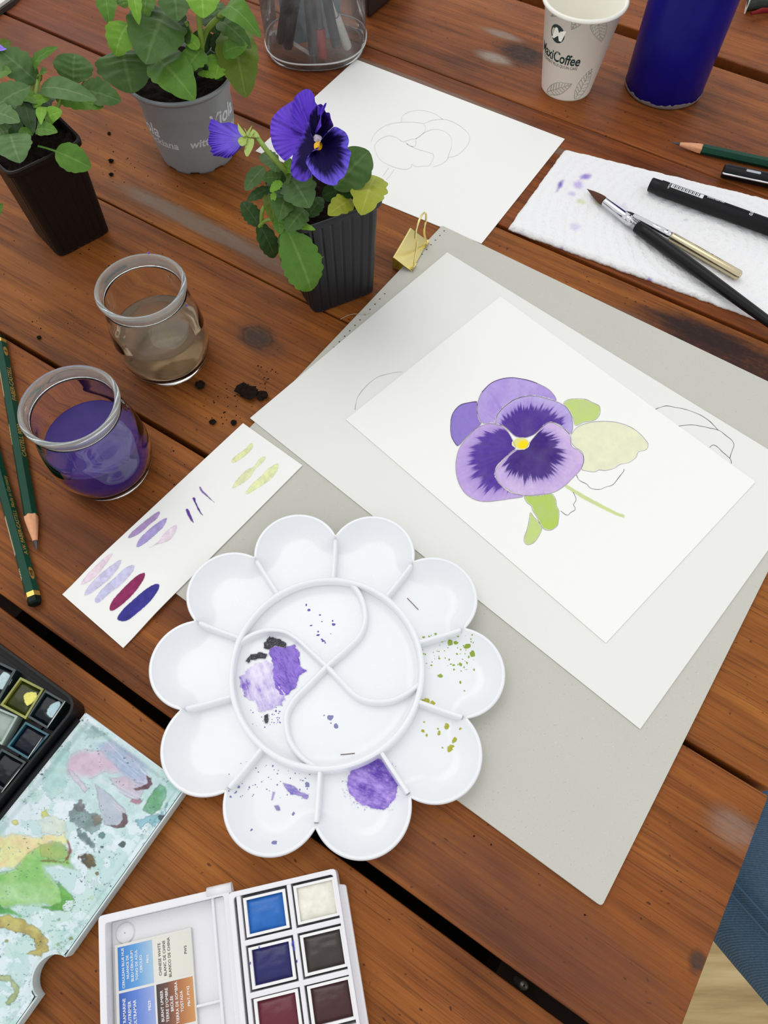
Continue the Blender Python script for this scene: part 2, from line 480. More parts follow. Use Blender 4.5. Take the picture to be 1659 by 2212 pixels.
# screw head seen in the gap
mb = MB(); q = P(1134, 2128, -.010); lx, ly = float(q[:2] @ TU), float(q[:2] @ TN)
mb.lathe((lx, -.0022, -.0285), [(.0022, 0), (.0022, .0165), (.0016, .0172), (.0004, .0173)], 16)
o = mb.build('screw', plain('dull_steel', (120, 116, 108), .45, .5, .8), None, True, origin=(0, 0, 0)); o.parent = table

# ================================================================ PERSON: one knee in jeans beside the table end
def denim_mat():
    m, nt, b = new_mat('blue_denim')
    v = mapped(nt, 'Object', rot=(0.2, 0.1, .25))
    w = nt.nodes.new('ShaderNodeTexWave'); w.inputs['Scale'].default_value = 300; w.inputs['Distortion'].default_value = 1.2
    w.inputs['Detail'].default_value = 2; w.inputs['Detail Scale'].default_value = 3
    w.bands_direction = 'Y'
    nt.links.new(v, w.inputs['Vector'])
    big = noise(nt, v, 9, 4, .6); fine = noise(nt, v, 700, 2)
    c = mixc(nt, w.outputs['Fac'], rgba((32, 56, 78)), rgba((84, 120, 148)))
    c = mixc(nt, .5, c, ramp(nt, big, [(.3, (32, 56, 78)), (.7, (84, 120, 150))]))
    nt.links.new(mixc(nt, .25, c, mixc(nt, fine, (.02, .04, .07, 1), (.3, .4, .5, 1))), b.inputs['Base Color'])
    b.inputs['Roughness'].default_value = .9; b.inputs['Specular IOR Level'].default_value = .15
    bump(nt, b, w.outputs['Fac'], .5, .0006)
    return m
DEN = denim_mat()
HIP = np.array([.50, -.262, -.150]); KNEE = np.array([.150, .184, -.165]); ANK = np.array([.21, .13, -.655])
person = thing('person', "seated person's thigh and knee in blue denim jeans beside the table end", 'person', (.21, .13, -.74))
ax = unit(KNEE - HIP)
path = catmull([HIP - ax * .02, HIP * .75 + KNEE * .25, HIP * .5 + KNEE * .5, HIP * .25 + KNEE * .75, KNEE, KNEE * .86 + ANK * .14 + np.array([-.008, .012, 0]),
                KNEE * .6 + ANK * .4, KNEE * .3 + ANK * .7, ANK], 60, False)
rr = np.interp(np.linspace(0, 1, 60), [0, .03, .2, .35, .47, .55, .7, .85, 1], [.02, .088, .092, .086, .078, .072, .066, .058, .056])
mb = MB(); mb.tube(path, rr, 40)
V = np.concatenate(mb.V)
V[:, 2] += .006 * (np.array([fbm(a * 14, b * 14 + c * 9, 5) for a, b, c in V]) - .5)
leg = mesh_obj('trouser_leg', V, mb.F, DEN, person)
# double-stitched side seam along the thigh
side = unit(np.cross(ax, [0, 0, 1])); side = side if side @ np.array([-.79, -.62, 0]) > 0 else -side
ts = np.linspace(.05, .95, 40)
for dz in (0.0, .55):
    ang = math.radians(33) + dz * .16
    pts = [HIP + (KNEE - HIP) * t + np.interp(t, [0, .2 / .47, .35 / .47, 1], [.088, .092, .086, .078]) * 1.006 * (side * math.cos(ang) + np.array([0, 0, 1]) * math.sin(ang)) for t in ts]
    s_ = MB().tube(pts, .0009, 6).build('stitching', plain('denim_stitch', (74, 98, 120), .9, .1), person, True)
mb = MB(); mb.tube([ANK + [0, 0, .02], ANK + [0, .0, -.03], ANK + [-.005, .004, -.055]], [.043, .042, .045], 20)
mb.build('sock', plain('dark_sock', (40, 40, 44), .95, .1), person, True)
mb = MB(); sh = [ANK + np.array([.03, -.03, -.05]), ANK + np.array([.0, .0, -.045]), ANK + np.array([-.06, .06, -.055]), ANK + np.array([-.11, .11, -.062]), ANK + np.array([-.13, .13, -.066])]
mb.tube(catmull(sh, 16, False), np.interp(np.linspace(0, 1, 16), [0, .1, .4, .8, 1], [.012, .030, .028, .024, .01]), 18)
V = np.concatenate(mb.V); V[:, 2] = np.maximum(V[:, 2], -.7395)
mesh_obj('shoe', V, mb.F, plain('dark_shoe', (50, 44, 40), .6, .3), person)

# ================================================================ PAPERS
def paper_mat(name, col, rough=.85, fibre=.03, flecks=0.0, spec=.12):
    m, nt, b = new_mat(name); v = mapped(nt, 'Object')
    f = noise(nt, v, 900, 4, .7); c = lin(col)
    lo = tuple(float(x) for x in c * (1 - fibre)) + (1,); hi = tuple(float(x) for x in np.clip(c * (1 + fibre), 0, .93)) + (1,)
    cc = mixc(nt, f, lo, hi)
    if flecks:
        a = noise(nt, v, 900, 1, .5); cc = mixc(nt, math_(nt, 'MULTIPLY', ramp(nt, a, [(.70, (0, 0, 0)), (.76, (255, 255, 255))]), flecks), cc, rgba((150, 146, 132)))
        a2 = noise(nt, mapped(nt, 'Object', (1, 3, 1), (3, 5, 0), (0, 0, .6)), 800, 1, .5); cc = mixc(nt, math_(nt, 'MULTIPLY', ramp(nt, a2, [(.72, (0, 0, 0)), (.77, (255, 255, 255))]), flecks), cc, rgba((238, 236, 226)))
        big = noise(nt, v, 14, 3); cc = mixc(nt, .05, cc, mixc(nt, big, (.2, .2, .17, 1), (1, 1, .95, 1)))
    nt.links.new(cc, b.inputs['Base Color'])
    b.inputs['Roughness'].default_value = rough; b.inputs['Specular IOR Level'].default_value = spec
    bump(nt, b, f, .12, .0002)
    return m
WHITE = (243, 243, 239)
PAPER = paper_mat('watercolour_paper', WHITE, fibre=.012)
PAPER2 = paper_mat('thin_grey_white_paper', (232, 232, 227), fibre=.012)
BOARD = paper_mat('grey_cardboard', (197, 195, 184), flecks=.4, fibre=.05)
PVC = vcol('watercolour_paint', .8, .2, 500, .1)
PENCIL = plain('graphite_line', (168, 164, 166), .7, .2)
INK = plain('dark_pencil_line', (108, 102, 112), .7, .2)

def sheet(name, px, z0, z1, mat, label, cat, lift=None, n=24, group=None):
    """a thin sheet through four traced corners; lift(s,t) raises it a little"""
    c = [P(u, v, z1) for u, v in px]
    S, T = np.meshgrid(np.linspace(0, 1, n), np.linspace(0, 1, n), indexing='ij')
    S, T = S.ravel(), T.ravel()
    top = (c[0] * ((1 - S) * (1 - T))[:, None] + c[1] * (S * (1 - T))[:, None] + c[2] * (S * T)[:, None] + c[3] * ((1 - S) * T)[:, None])
    L = lift(S, T) if lift else 0 * S
    top[:, 2] += L; bot = top.copy(); bot[:, 2] -= (z1 - z0)
    F = [tuple(f) for f in grid_faces(n, n)]; k = n * n
    a = np.cross(top[n] - top[0], top[1] - top[0])[2]
    Ft = F if a > 0 else [f[::-1] for f in F]
    Fb = [tuple(i + k for i in f[::-1]) for f in Ft]
    ring = [i * n for i in range(n)] + [(n - 1) * n + j for j in range(1, n)] + [i * n + n - 1 for i in range(n - 2, -1, -1)] + [j for j in range(n - 2, 0, -1)]
    sides = [(ring[i], ring[(i + 1) % len(ring)], ring[(i + 1) % len(ring)] + k, ring[i] + k) for i in range(len(ring))]
    o = mesh_obj(name, np.concatenate([top, bot]), Ft + Fb + sides, mat, None, False)
    return tag(o, label, cat, group)

def ribbon(name, polys, z, w, mat, parent, closed=False, n=60):
    """drawn lines: thin flat ribbons along traced curves; w in pixels"""
    mb = MB()
    for j, pl in enumerate(polys):
        k = max(8, int(n * len(pl) / 10))
        q = catmull(pl, k, closed)
        if closed: q = np.concatenate([q, q[:1]])
        q = q + .5 * (np.stack([vnoise(q[:, 0] / 9, q[:, 1] / 9, 11), vnoise(q[:, 0] / 9, q[:, 1] / 9, 12)], 1) - .5)
        t = np.gradient(q, axis=0); t /= np.linalg.norm(t, axis=1)[:, None] + 1e-9
        nn = np.stack([-t[:, 1], t[:, 0]], 1)
        ww = w * (.55 + .8 * vnoise(np.arange(len(q)) / 5.0, j * 3.7, 13))[:, None] / 2
        a = q + nn * ww; b = q - nn * ww
        V = np.concatenate([PV(a[:, 0], a[:, 1], np.full(len(q), z)), PV(b[:, 0], b[:, 1], np.full(len(q), z))])
        m = len(q); mb.add(V, [(i, i + 1, m + i + 1, m + i) for i in range(m - 1)])
    return mb.build(name, mat, parent)

def paint_patch(name, bbox, step, zf, fn, mat, parent, base, lift=.00006, label=None):
    """a thin layer of paint as a fine mesh: fn(u, v) -> alpha, rgb(linear), thickness (m)"""
    us = np.arange(bbox[0], bbox[2] + step, step); vs = np.arange(bbox[1], bbox[3] + step, step)
    U, Vv = np.meshgrid(us, vs, indexing='ij')
    A, C, H = fn(U, Vv)
    A = np.clip(A, 0, 1)
    if callable(zf):
        pt = PV(U, Vv, np.full(U.shape, .006))
        for _ in range(3): pt = PV(U, Vv, zf(pt[..., 0], pt[..., 1]))
        z = pt[..., 2]
    else: z = np.full(U.shape, float(zf))
    pt = PV(U, Vv, z + lift + np.maximum(H, 0) * A)
    col = lin(base)[None, None] * (1 - A[..., None]) + C * A[..., None]
    Fq = grid_faces(len(us), len(vs))
    keep = (A.ravel()[Fq] > .015).any(1); Fq = Fq[keep]
    used = np.unique(Fq); mp = np.full(U.size, -1); mp[used] = np.arange(len(used))
    V = pt.reshape(-1, 3)[used]; Fq = mp[Fq]
    a, b_, c_ = V[Fq[0, 0]], V[Fq[0, 1]], V[Fq[0, 2]]
    if np.cross(b_ - a, c_ - a)[2] < 0: Fq = Fq[:, ::-1]
    return mesh_obj(name, V, np.ascontiguousarray(Fq), mat, parent, True, cols=col.reshape(-1, 3)[used], label=label)

# -- grey cardboard
Zb = .0022
bd = np.array([P(955, 487)[:2], P(1300, 1958)[:2]])
dd = unit(np.array([215., -156.])); nn_ = np.array([-dd[1], dd[0]])
B_TL = P(955, 487, Zb)[:2]; B_BO = P(1300, 1958, Zb)[:2]
B_R = B_TL + dd * ((B_BO - B_TL) @ dd); B_L = B_TL + nn_ * ((B_BO - B_TL) @ nn_)
def rounded(poly, r=.0025, k=4):
    out = []; p = [np.asarray(x, float) for x in poly]
    for i in range(len(p)):
        a, b, c = p[i - 1], p[i], p[(i + 1) % len(p)]
        s = b + unit(a - b) * r; e = b + unit(c - b) * r
        for t in np.linspace(0, 1, k): out.append(s * (1 - t) ** 2 + 2 * b * t * (1 - t) + e * t * t)
    return out
mb = MB(); mb.slab(rounded([B_TL, B_R, B_BO, B_L], .0018), .0004, Zb)
board = tag(mb.build('cardboard_backing', BOARD), 'large grey cardboard backing sheet under the stacked papers', 'cardboard')
holes = MB()
for t in np.linspace(.012, .60, 34):
    if .115 < t < .235: continue
    c = B_TL + (B_L - B_TL) * t + dd * .0045
    holes.lathe((c[0], c[1], Zb), [(.0006, .00002), (.0006, .00006)], 8)
holes.build('punched_hole_row', plain('hole_shadow', (92, 88, 80), .9, .1), board)['kind'] = 'stuff'

# -- second sheet (thin, greyish) and its faint drawing
shB = [(966, 545), (1724, 1000), (1383, 1575), (540, 903)]
p0, p1, p3 = P(*shB[0], .0028), P(*shB[2], .0028), P(*shB[3], .0028)
q = p0 + (p1 - p3); uq, vq = XV(q); shB[1] = (float(uq), float(vq))
sheetB = sheet('thin_paper_sheet', shB, .0026, .0028, PAPER2, 'off-white thin sheet between the cardboard and the painting', 'paper')
c6 = lambda pts: crop(1300, 600, 4.423, pts)
ribbon('pencil_outline', [c6([(510, 1257), (560, 1238), (620, 1224), (700, 1238), (790, 1255), (880, 1285), (960, 1322), (1030, 1370), (1080, 1420), (1112, 1455)]),
                          c6([(735, 1418), (790, 1408), (870, 1405), (950, 1418), (1030, 1435), (1120, 1458), (1190, 1510), (1240, 1550), (1264, 1595), (1250, 1640), (1232, 1690), (1222, 1725)]),
                          c6([(1028, 1622), (1060, 1598), (1100, 1612), (1150, 1662), (1222, 1725), (1236, 1750), (1238, 1775)])], .00288, 1.3, INK, sheetB)
ribbon('faint_outline', [[(767, 885), (772, 860), (790, 835), (815, 815), (845, 806), (870, 803)]], .00288, 1.1, PENCIL, sheetB)

# -- the pansy painting
ZP = .0034
painting = sheet('pansy_painting', [(1081, 640), (1632, 1041), (1309, 1389), (747, 906)], .00305, ZP, PAPER,
                 'white sheet with a watercolour of a purple pansy and green leaves', 'painting')
cA = lambda pts: np.array(crop(900, 760, 2.765, pts))
pet = {
 'back': [(360,298),(300,305),(250,325),(215,370),(203,430),(205,490),(225,540),(248,562),(290,520),(340,470),(385,430),(375,400),(360,350)],
 'topl': [(362,340),(368,290),(390,240),(440,190),(500,163),(570,154),(650,165),(720,187),(790,225),(825,265),(832,293),(780,280),(690,262),(620,272),(560,300),(510,340),(480,380),(470,430),(430,428),(390,425),(368,390)],
 'topr': [(472,432),(475,395),(500,350),(545,310),(610,275),(690,262),(760,272),(830,295),(880,320),(915,360),(932,420),(930,470),(915,490),(860,440),(800,420),(760,440),(720,480),(690,500),(640,515),(590,505),(560,480),(520,445)],
 'left': [(470,428),(420,430),(360,455),(300,515),(255,575),(235,650),(235,720),(255,790),(290,845),(340,880),(400,895),(480,890),(560,878),(640,862),(560,840),(500,790),(470,720),(480,680),(530,630),(580,590),(590,570),(565,510),(530,460)],
 'front': [(580,590),(530,635),(480,690),(467,730),(490,780),(540,820),(600,850),(680,860),(760,853),(830,835),(890,795),(930,755),(975,710),(997,660),(995,620),(970,590),(925,560),(918,500),(880,460),(830,432),(800,420),(760,440),(735,470),(700,510),(670,550),(650,580),(620,585)],
}
leafs = {
 'upper': ([(878,308),(905,285),(950,280),(1010,283),(1045,300),(1085,318),(1097,340),(1090,380),(1060,410),(1000,420),(950,440),(935,400),(910,350)], (186,208,106), .95),
 'pale': ([(935,478),(960,450),(1020,425),(1100,415),(1190,420),(1270,445),(1330,485),(1370,530),(1383,555),(1370,585),(1325,597),(1310,630),(1270,660),(1215,672),(1180,695),(1130,708),(1090,705),(1060,717),(1020,712),(985,700),(998,660),(990,600),(950,570),(925,540),(925,500)], (228,230,190), .9),
 'lower': ([(645,862),(700,855),(770,848),(810,850),(830,880),(837,920),(850,950),(848,1000),(838,1040),(800,1065),(760,1058),(740,1030),(720,990),(695,950),(685,920),(660,900)], (172,200,76), .97),
 'small': ([(680,960),(700,985),(725,1010),(740,1040),(748,1060),(730,1100),(705,1135),(680,1150),(655,1150),(642,1130),(645,1100),(660,1060),(672,1000)], (188,208,112), .95),
}
def edge_r(poly, c, th):
    """distance from c to the outline along each angle (outermost)"""
    d = poly - c; a = np.arctan2(d[:, 1], d[:, 0]); r = np.hypot(d[:, 0], d[:, 1])
    R = np.zeros_like(th)
    for i in range(len(poly)):
        j = (i + 1) % len(poly); x1, y1 = d[i]; x2, y2 = d[j]
        den = np.cos(th) * (y2 - y1) - np.sin(th) * (x2 - x1)
        den = np.where(np.abs(den) < 1e-9, 1e-9, den)
        t = (x1 * (y2 - y1) - y1 * (x2 - x1)) / den
        s = np.where(np.abs(x2 - x1) > np.abs(y2 - y1), (t * np.cos(th) - x1) / (x2 - x1 + 1e-9), (t * np.sin(th) - y1) / (y2 - y1 + 1e-9))
        ok = (t > 0) & (s >= -.01) & (s <= 1.01)
        R = np.where(ok, np.maximum(R, t), R)
    return np.maximum(R, 1)
def petal_fn(key, center, pale, pale2, dark, t0, amp):
    poly = catmull(cA(pet[key]), 90); c = cA([center])[0]
    sd = {'topr': 21, 'left': 22, 'front': 23, 'topl': 24, 'back': 25}[key]
    def fn(U, V):
        d = sdf(U, V, poly); th = np.arctan2(V - c[1], U - c[0]); r = np.hypot(U - c[0], V - c[1])
        ths = np.linspace(-math.pi, math.pi, 361); Rt = edge_r(poly, c, ths); R = np.interp(th, ths, Rt)
        t = r / R
        ray = .5 * vnoise(th * 26, t * 1.3, sd) + .35 * vnoise(th * 55, t * 2, sd + 1) + .15 * vnoise(th * 9, 0 * t, sd + 2)
        w = fbm(U / 26, V / 26, sd + 3); g = fbm(U / 5, V / 5, sd + 4, 3)
        C = lin(pale) * (1 - w[..., None]) + lin(pale2) * w[..., None]
        C = C * (.93 + .14 * g[..., None])
        if dark is not None:
            k = smooth(-.05, .05, t0 + amp * (ray - .5) * 2 - t)
            dk = lin(dark) * (.72 + .5 * ray[..., None] + .25 * (t[..., None] - .3))
            wash = smooth(.0, .35, t0 + .24 + amp * (ray - .5) - t) * .55
            C = C * (1 - wash[..., None]) + lin(132, 104, 192) * wash[..., None]
            C = C * (1 - k[..., None]) + dk * k[..., None]
        else:
            st = smooth(.52, .72, vnoise(th * 13, t, sd)) * smooth(.98, .5, t) * .55
            C = C * (1 - st[..., None]) + lin(142, 112, 200) * st[..., None]
        rim = smooth(-2.2, -.4, d) * .22
        C = C * (1 - rim[..., None])
        A = smooth(.4, -.9, d + 1.2 * (g - .5)) * (.93 + .07 * w)
        return A, C, np.zeros_like(A)
    b = [poly[:, 0].min() - 3, poly[:, 1].min() - 3, poly[:, 0].max() + 3, poly[:, 1].max() + 3]
    return b, fn
for i, (key, cen, pa, pb, dk, t0, am) in enumerate([
    ('back', (600, 560), (130, 112, 196), (150, 124, 206), None, 0, 0),
    ('topl', (610, 500), (186, 164, 226), (166, 140, 214), None, 0, 0),
    ('topr', (640, 545), (200, 186, 232), (172, 152, 220), (74, 36, 142), .80, .16),
    ('left', (640, 575), (182, 150, 216), (200, 178, 228), (74, 34, 146), .78, .16),
    ('front', (655, 560), (214, 190, 226), (188, 162, 220), (58, 22, 120), .66, .20)]):
    b, fn = petal_fn(key, cen, pa, pb, dk, t0, am)
    paint_patch('painted_petal', b, 1.0, ZP, fn, PVC, painting, WHITE, .00003 + .00002 * i, label='painted purple pansy petal')
def leaf_fn(poly, colr, dens, sd):
    def fn(U, V):
        d = sdf(U, V, poly); w = fbm(U / 18, V / 18, sd); g = fbm(U / 5, V / 5, sd + 3, 3)
        C = lin(colr) * (.86 + .26 * w[..., None]) * np.ones_like(d)[..., None]
        return smooth(.0, -1.6, d + 2.0 * (g - .5)) * dens * (.8 + .25 * w), C, np.zeros_like(d)
    return [poly[:, 0].min() - 3, poly[:, 1].min() - 3, poly[:, 0].max() + 3, poly[:, 1].max() + 3], fn
for i, (k, (pl, colr, dens)) in enumerate(leafs.items()):
    b, fn = leaf_fn(catmull(cA(pl), 80), colr, dens, 40 + i)
    paint_patch('painted_leaf', b, 1.2, ZP, fn, PVC, painting, WHITE, .00002, label='painted green leaf')
st = cA([(880,786),(905,796),(1000,852),(1100,906),(1200,958),(1246,974),(1240,996),(1190,978),(1090,931),(990,878),(885,810)])
b, fn = leaf_fn(st, (196,212,128), .9, 50); paint_patch('painted_stem', b, 1.0, ZP, fn, PVC, painting, WHITE, .00002)
yl = catmull(cA([(570,553),(590,520),(630,513),(665,528),(670,560),(645,580),(610,580)]), 50)
def yfn(U, V):
    d = sdf(U, V, yl); cx, cy = cA([(640, 556)])[0]
    k = smooth(17, 9, np.hypot((U - cx), (V - cy) * 1.3) + 4 * (fbm(U / 3, V / 3, 60) - .5))[..., None]
    C = lin(226, 222, 140) * (1 - k) + lin(250, 222, 20) * k
    return smooth(.5, -1.2, d), C, np.zeros_like(d)
paint_patch('painted_centre', [yl[:, 0].min() - 2, yl[:, 1].min() - 2, yl[:, 0].max() + 2, yl[:, 1].max() + 2], .8, ZP, yfn, PVC, painting, WHITE, .00016)
outl = [list(map(tuple, cA(pet[k]))) for k in pet] + [list(map(tuple, cA(leafs[k][0]))) for k in leafs]
ribbon('pencil_outline', outl, ZP + .00018, .95, PENCIL, painting, closed=True)
ribbon('pencil_leaf', [list(map(tuple, cA(p))) for p in (
    [(955,735),(970,765),(1015,790),(1040,815),(1090,822),(1130,808),(1170,795),(1200,760),(1235,715),(1238,700)],
    [(935,838),(950,870),(950,890),(938,912),(948,940),(918,962),(905,975),(885,970),(860,950)])], ZP + .0001, 1.2, INK, painting)
ribbon('edge_accent', [list(map(tuple, cA(p))) for p in ([(360,298),(300,305),(250,325),(215,370),(203,430),(205,490),(225,540),(248,562)], [(390,240),(440,190),(500,163),(570,154),(650,165),(720,187)])], ZP + .0002, 1.6, plain('violet_line', (96, 78, 120), .7, .2), painting)

# -- swatch card
swatch = sheet('swatch_card', [(525, 914), (653, 1005), (263, 1397), (131, 1281)], .0026, .0032, PAPER,
               'narrow white test card with violet, magenta, blue and lime brush strokes', 'card',
               lift=lambda S, T: -.0022 * smooth(.80, 1.0, T))
def card_z(x, y):
    a = P(525, 914, .0032); b_ = P(131, 1281, .0032)
    e = b_ - a; T = ((x - a[0]) * e[0] + (y - a[1]) * e[1]) / (e @ e)
    return .0032 - .0022 * smooth(.80, 1.0, T)
c5 = lambda pts: np.array(crop(0, 900, 2.37, pts))
strokes = [
 ([(578,703),(560,730),(520,785),(470,835),(420,862),(416,852),(450,805),(510,745),(555,708)], (232,208,222), .9),
 ([(622,733),(605,775),(560,830),(500,880),(445,915),(433,905),(460,860),(520,800),(585,750)], (206,200,230), .95),
 ([(690,765),(675,800),(620,860),(560,905),(510,950),(490,952),(486,935),(520,885),(580,830),(640,775),(675,760)], (198,196,228), .95),
 ([(742,800),(735,835),(690,900),(640,950),(595,985),(565,995),(562,970),(580,935),(620,890),(670,840),(710,808)], (140,48,92), 1),
 ([(815,858),(812,885),(770,945),(710,1000),(650,1045),(610,1045),(600,1030),(630,985),(690,930),(750,880),(790,858)], (62,58,142), 1),
 ([(820,490),(805,520),(770,550),(725,590),(690,612),(655,622),(670,595),(710,560),(760,520),(805,488)], (172,142,196), .95),
 ([(855,520),(840,560),(800,600),(755,640),(710,668),(698,662),(715,625),(760,580),(810,540),(845,520)], (166,150,208), .95),
 ([(905,555),(900,590),(870,630),(830,648),(800,655),(765,672),(810,640),(840,600),(880,565)], (228,210,224), .9),
 ([(1025,358),(1045,385),(1075,415),(1100,442),(1065,415),(1030,385),(1020,365)], (120,84,160), .95),
 ([(985,418),(998,415),(1005,440),(1025,480),(1040,507),(1020,490),(1000,450)], (96,58,150), 1),
 ([(950,475),(965,475),(978,505),(992,543),(975,530),(958,500)], (104,66,158), 1),
 ([(1293,138),(1290,165),(1255,200),(1220,225),(1192,238),(1186,222),(1215,195),(1255,165),(1280,140)], (226,230,164), .9),
 ([(1360,205),(1345,235),(1310,265),(1280,310),(1235,345),(1188,368),(1215,320),(1260,275),(1300,255),(1330,215)], (228,232,176), .9),
 ([(1425,243),(1420,275),(1385,320),(1330,360),(1270,395),(1258,388),(1285,350),(1330,310),(1375,265),(1412,242)], (226,232,168), .9),
]
for i, (pl, colr, dens) in enumerate(strokes):
    poly = catmull(c5(pl), 60)
    def fn(U, V, poly=poly, colr=colr, dens=dens, i=i):
        d = sdf(U, V, poly); w = fbm(U / 9, V / 9, 70 + i); g = fbm(U / 3, V / 3, 90 + i, 3)
        C = lin(colr) * (.72 + .56 * w[..., None]); rim = smooth(-1.6, -.3, d) * .28
        return smooth(.6, -.9, d + 1.5 * (g - .5)) * dens, C * (1 - rim[..., None]), np.zeros_like(d)
    paint_patch('brush_stroke', [poly[:, 0].min() - 2, poly[:, 1].min() - 2, poly[:, 0].max() + 2, poly[:, 1].max() + 2], .9, card_z, fn, PVC, swatch, WHITE, .00005)

# -- sheet with the pencil sketch
sketch = sheet('sketch_sheet', [(769, 128), (1220, 300), (1040, 526), (552, 326)], .0003, .0008, PAPER,
               'white sheet with a faint pencil sketch of a pansy behind the flowering pot', 'drawing')
c4 = lambda pts: crop(540, 0, 2.37, pts)
ribbon('pencil_sketch', [
 c4([(775,625),(780,595),(810,575),(860,565),(910,570),(960,590),(985,612)]),
 c4([(620,725),(635,690),(680,650),(740,630),(800,625),(850,627),(890,635),(898,665),(880,690),(850,710),(830,712)]),
 c4([(890,632),(940,615),(1000,612),(1060,635),(1105,670),(1125,700),(1115,740),(1080,780),(1045,800),(1015,805)]),
 c4([(850,710),(900,675),(950,662),(1000,675),(1030,705),(1032,750),(1018,790),(1010,815),(980,840),(935,855)]),
 c4([(640,770),(640,740),(670,710),(710,695),(750,705),(780,725),(795,722),(830,712)]),
 c4([(640,770),(660,810),(700,840),(760,862),(800,867),(825,855),(828,840),(850,853),(890,850),(920,845),(940,795),(900,775),(860,765),(830,750),(800,735)]),
 c4([(795,725),(815,745),(845,748),(850,715)]), c4([(710,860),(695,880),(678,905)]), c4([(738,868),(715,900),(698,920)])], .00088, 1.15, plain('soft_graphite', (214, 213, 214), .8, .2), sketch)

# ================================================================ PAPER TOWEL
def towel_mat():
    m, nt, b = new_mat('embossed_paper_towel'); v = mapped(nt, 'Object')
    w = nt.nodes.new('ShaderNodeTexVoronoi'); w.inputs['Scale'].default_value = 420; nt.links.new(v, w.inputs['Vector'])
    r1 = nt.nodes.new('ShaderNodeTexWave'); r1.wave_type = 'RINGS'; r1.rings_direction = 'Z'; r1.inputs['Scale'].default_value = 42; r1.inputs['Distortion'].default_value = 2.5
    nt.links.new(v, r1.inputs['Vector'])
    f = noise(nt, v, 500, 4, .7)
    a = nt.nodes.new('ShaderNodeAttribute'); a.attribute_name = 'Col'
    nt.links.new(a.outputs['Color'], b.inputs['Base Color'])
    h = math_(nt, 'ADD', math_(nt, 'MULTIPLY', math_(nt, 'MULTIPLY', math_(nt, 'SUBTRACT', 1.0, w.outputs['Distance']), r1.outputs['Fac']), .8), math_(nt, 'MULTIPLY', f, .5))
    bump(nt, b, h, .9, .0010)
    b.inputs['Roughness'].default_value = .95; b.inputs['Specular IOR Level'].default_value = .1
    return m
ZT = .0042
tw = [P(1220, 319, ZT), P(1960, 500, ZT), P(1850, 760, ZT), P(1099, 488, ZT)]
nS, nT = 240, 90
S, T = np.meshgrid(np.linspace(0, 1, nS), np.linspace(0, 1, nT), indexing='ij')
tp = tw[0] * ((1 - S) * (1 - T))[..., None] + tw[1] * (S * (1 - T))[..., None] + tw[2] * (S * T)[..., None] + tw[3] * ((1 - S) * T)[..., None]
edge = .0011 * (fbm(S * 60, T * 0 + 3, 31) - .5)
tp[..., 1] += edge * (smooth(.08, 0, T) - smooth(.92, 1, T)) * 2
tp[..., 0] += .0018 * (fbm(T * 22, S * 0, 33) - .5) * smooth(.06, 0, S)
pu, pv = XV(tp)
tp[..., 2] += .0011 * (fbm(tp[..., 0] * 55, tp[..., 1] * 55, 35) - .5) + .0006 * (fbm(tp[..., 0] * 260, tp[..., 1] * 260, 36) - .5)
e4 = np.minimum(np.minimum(S * 3, (1 - S) * 3), np.minimum(T, 1 - T))
tp[..., 2] -= .0022 * smooth(.022, 0, e4)
tcol = np.ones(tp.shape) * lin(242, 242, 242)
def stain(cu, cv, ru, rv, c, a, rot=0):
    global tcol
    x = (pu - cu) * math.cos(rot) + (pv - cv) * math.sin(rot); y = -(pu - cu) * math.sin(rot) + (pv - cv) * math.cos(rot)
    d = np.sqrt((x / ru) ** 2 + (y / rv) ** 2) + .9 * (fbm(pu / 9, pv / 9, 37) - .5)
    k = (smooth(1.1, .2, d) * a)[..., None]; tcol = tcol * (1 - k) + lin(c) * k
for s_ in [(1210, 400, 6, 20, (112, 84, 190), .9, .5), (1265, 382, 14, 9, (140, 108, 206), .85, 0), (1250, 400, 17, 12, (190, 172, 228), .8, .3), (1235, 418, 13, 7, (200, 184, 232), .7, 0),
           (1255, 435, 15, 8, (214, 220, 170), .8, 0), (1290, 437, 10, 7, (210, 214, 160), .7, 0), (1243, 490, 17, 11, (216, 208, 236), .8, 0), (1340, 447, 30, 10, (216, 210, 236), .6, .3),
           (1407, 601, 10, 5, (116, 88, 190), .9, .7), (1215, 532, 8, 3, (150, 130, 200), .8, .4), (1480, 475, 6, 3, (190, 190, 205), .6, 0)]:
    stain(*s_)
k = nS * nT
top = tp.reshape(-1, 3); bot = top.copy(); bot[:, 2] = np.maximum(.0002, bot[:, 2] - .0040)
bot[:, 2] = .0003
F = [tuple(f) for f in grid_faces(nS, nT)]
F = [f[::-1] for f in F] if np.cross(top[nT] - top[0], top[1] - top[0])[2] < 0 else F
ring = [i * nT for i in range(nS)] + [(nS - 1) * nT + j for j in range(1, nT)] + [i * nT + nT - 1 for i in range(nS - 2, -1, -1)] + [j for j in range(nT - 2, 0, -1)]
sides = [(ring[i], ring[(i + 1) % len(ring)], ring[(i + 1) % len(ring)] + k, ring[i] + k) for i in range(len(ring))]
towel = mesh_obj('paper_towel', np.concatenate([top, bot]), F + [tuple(i + k for i in f[::-1]) for f in F] + sides, towel_mat(), None, True, cols=np.concatenate([tcol.reshape(-1, 3), tcol.reshape(-1, 3)]))
tag(towel, 'folded white embossed paper towel with faint violet stains under the brushes', 'paper towel')

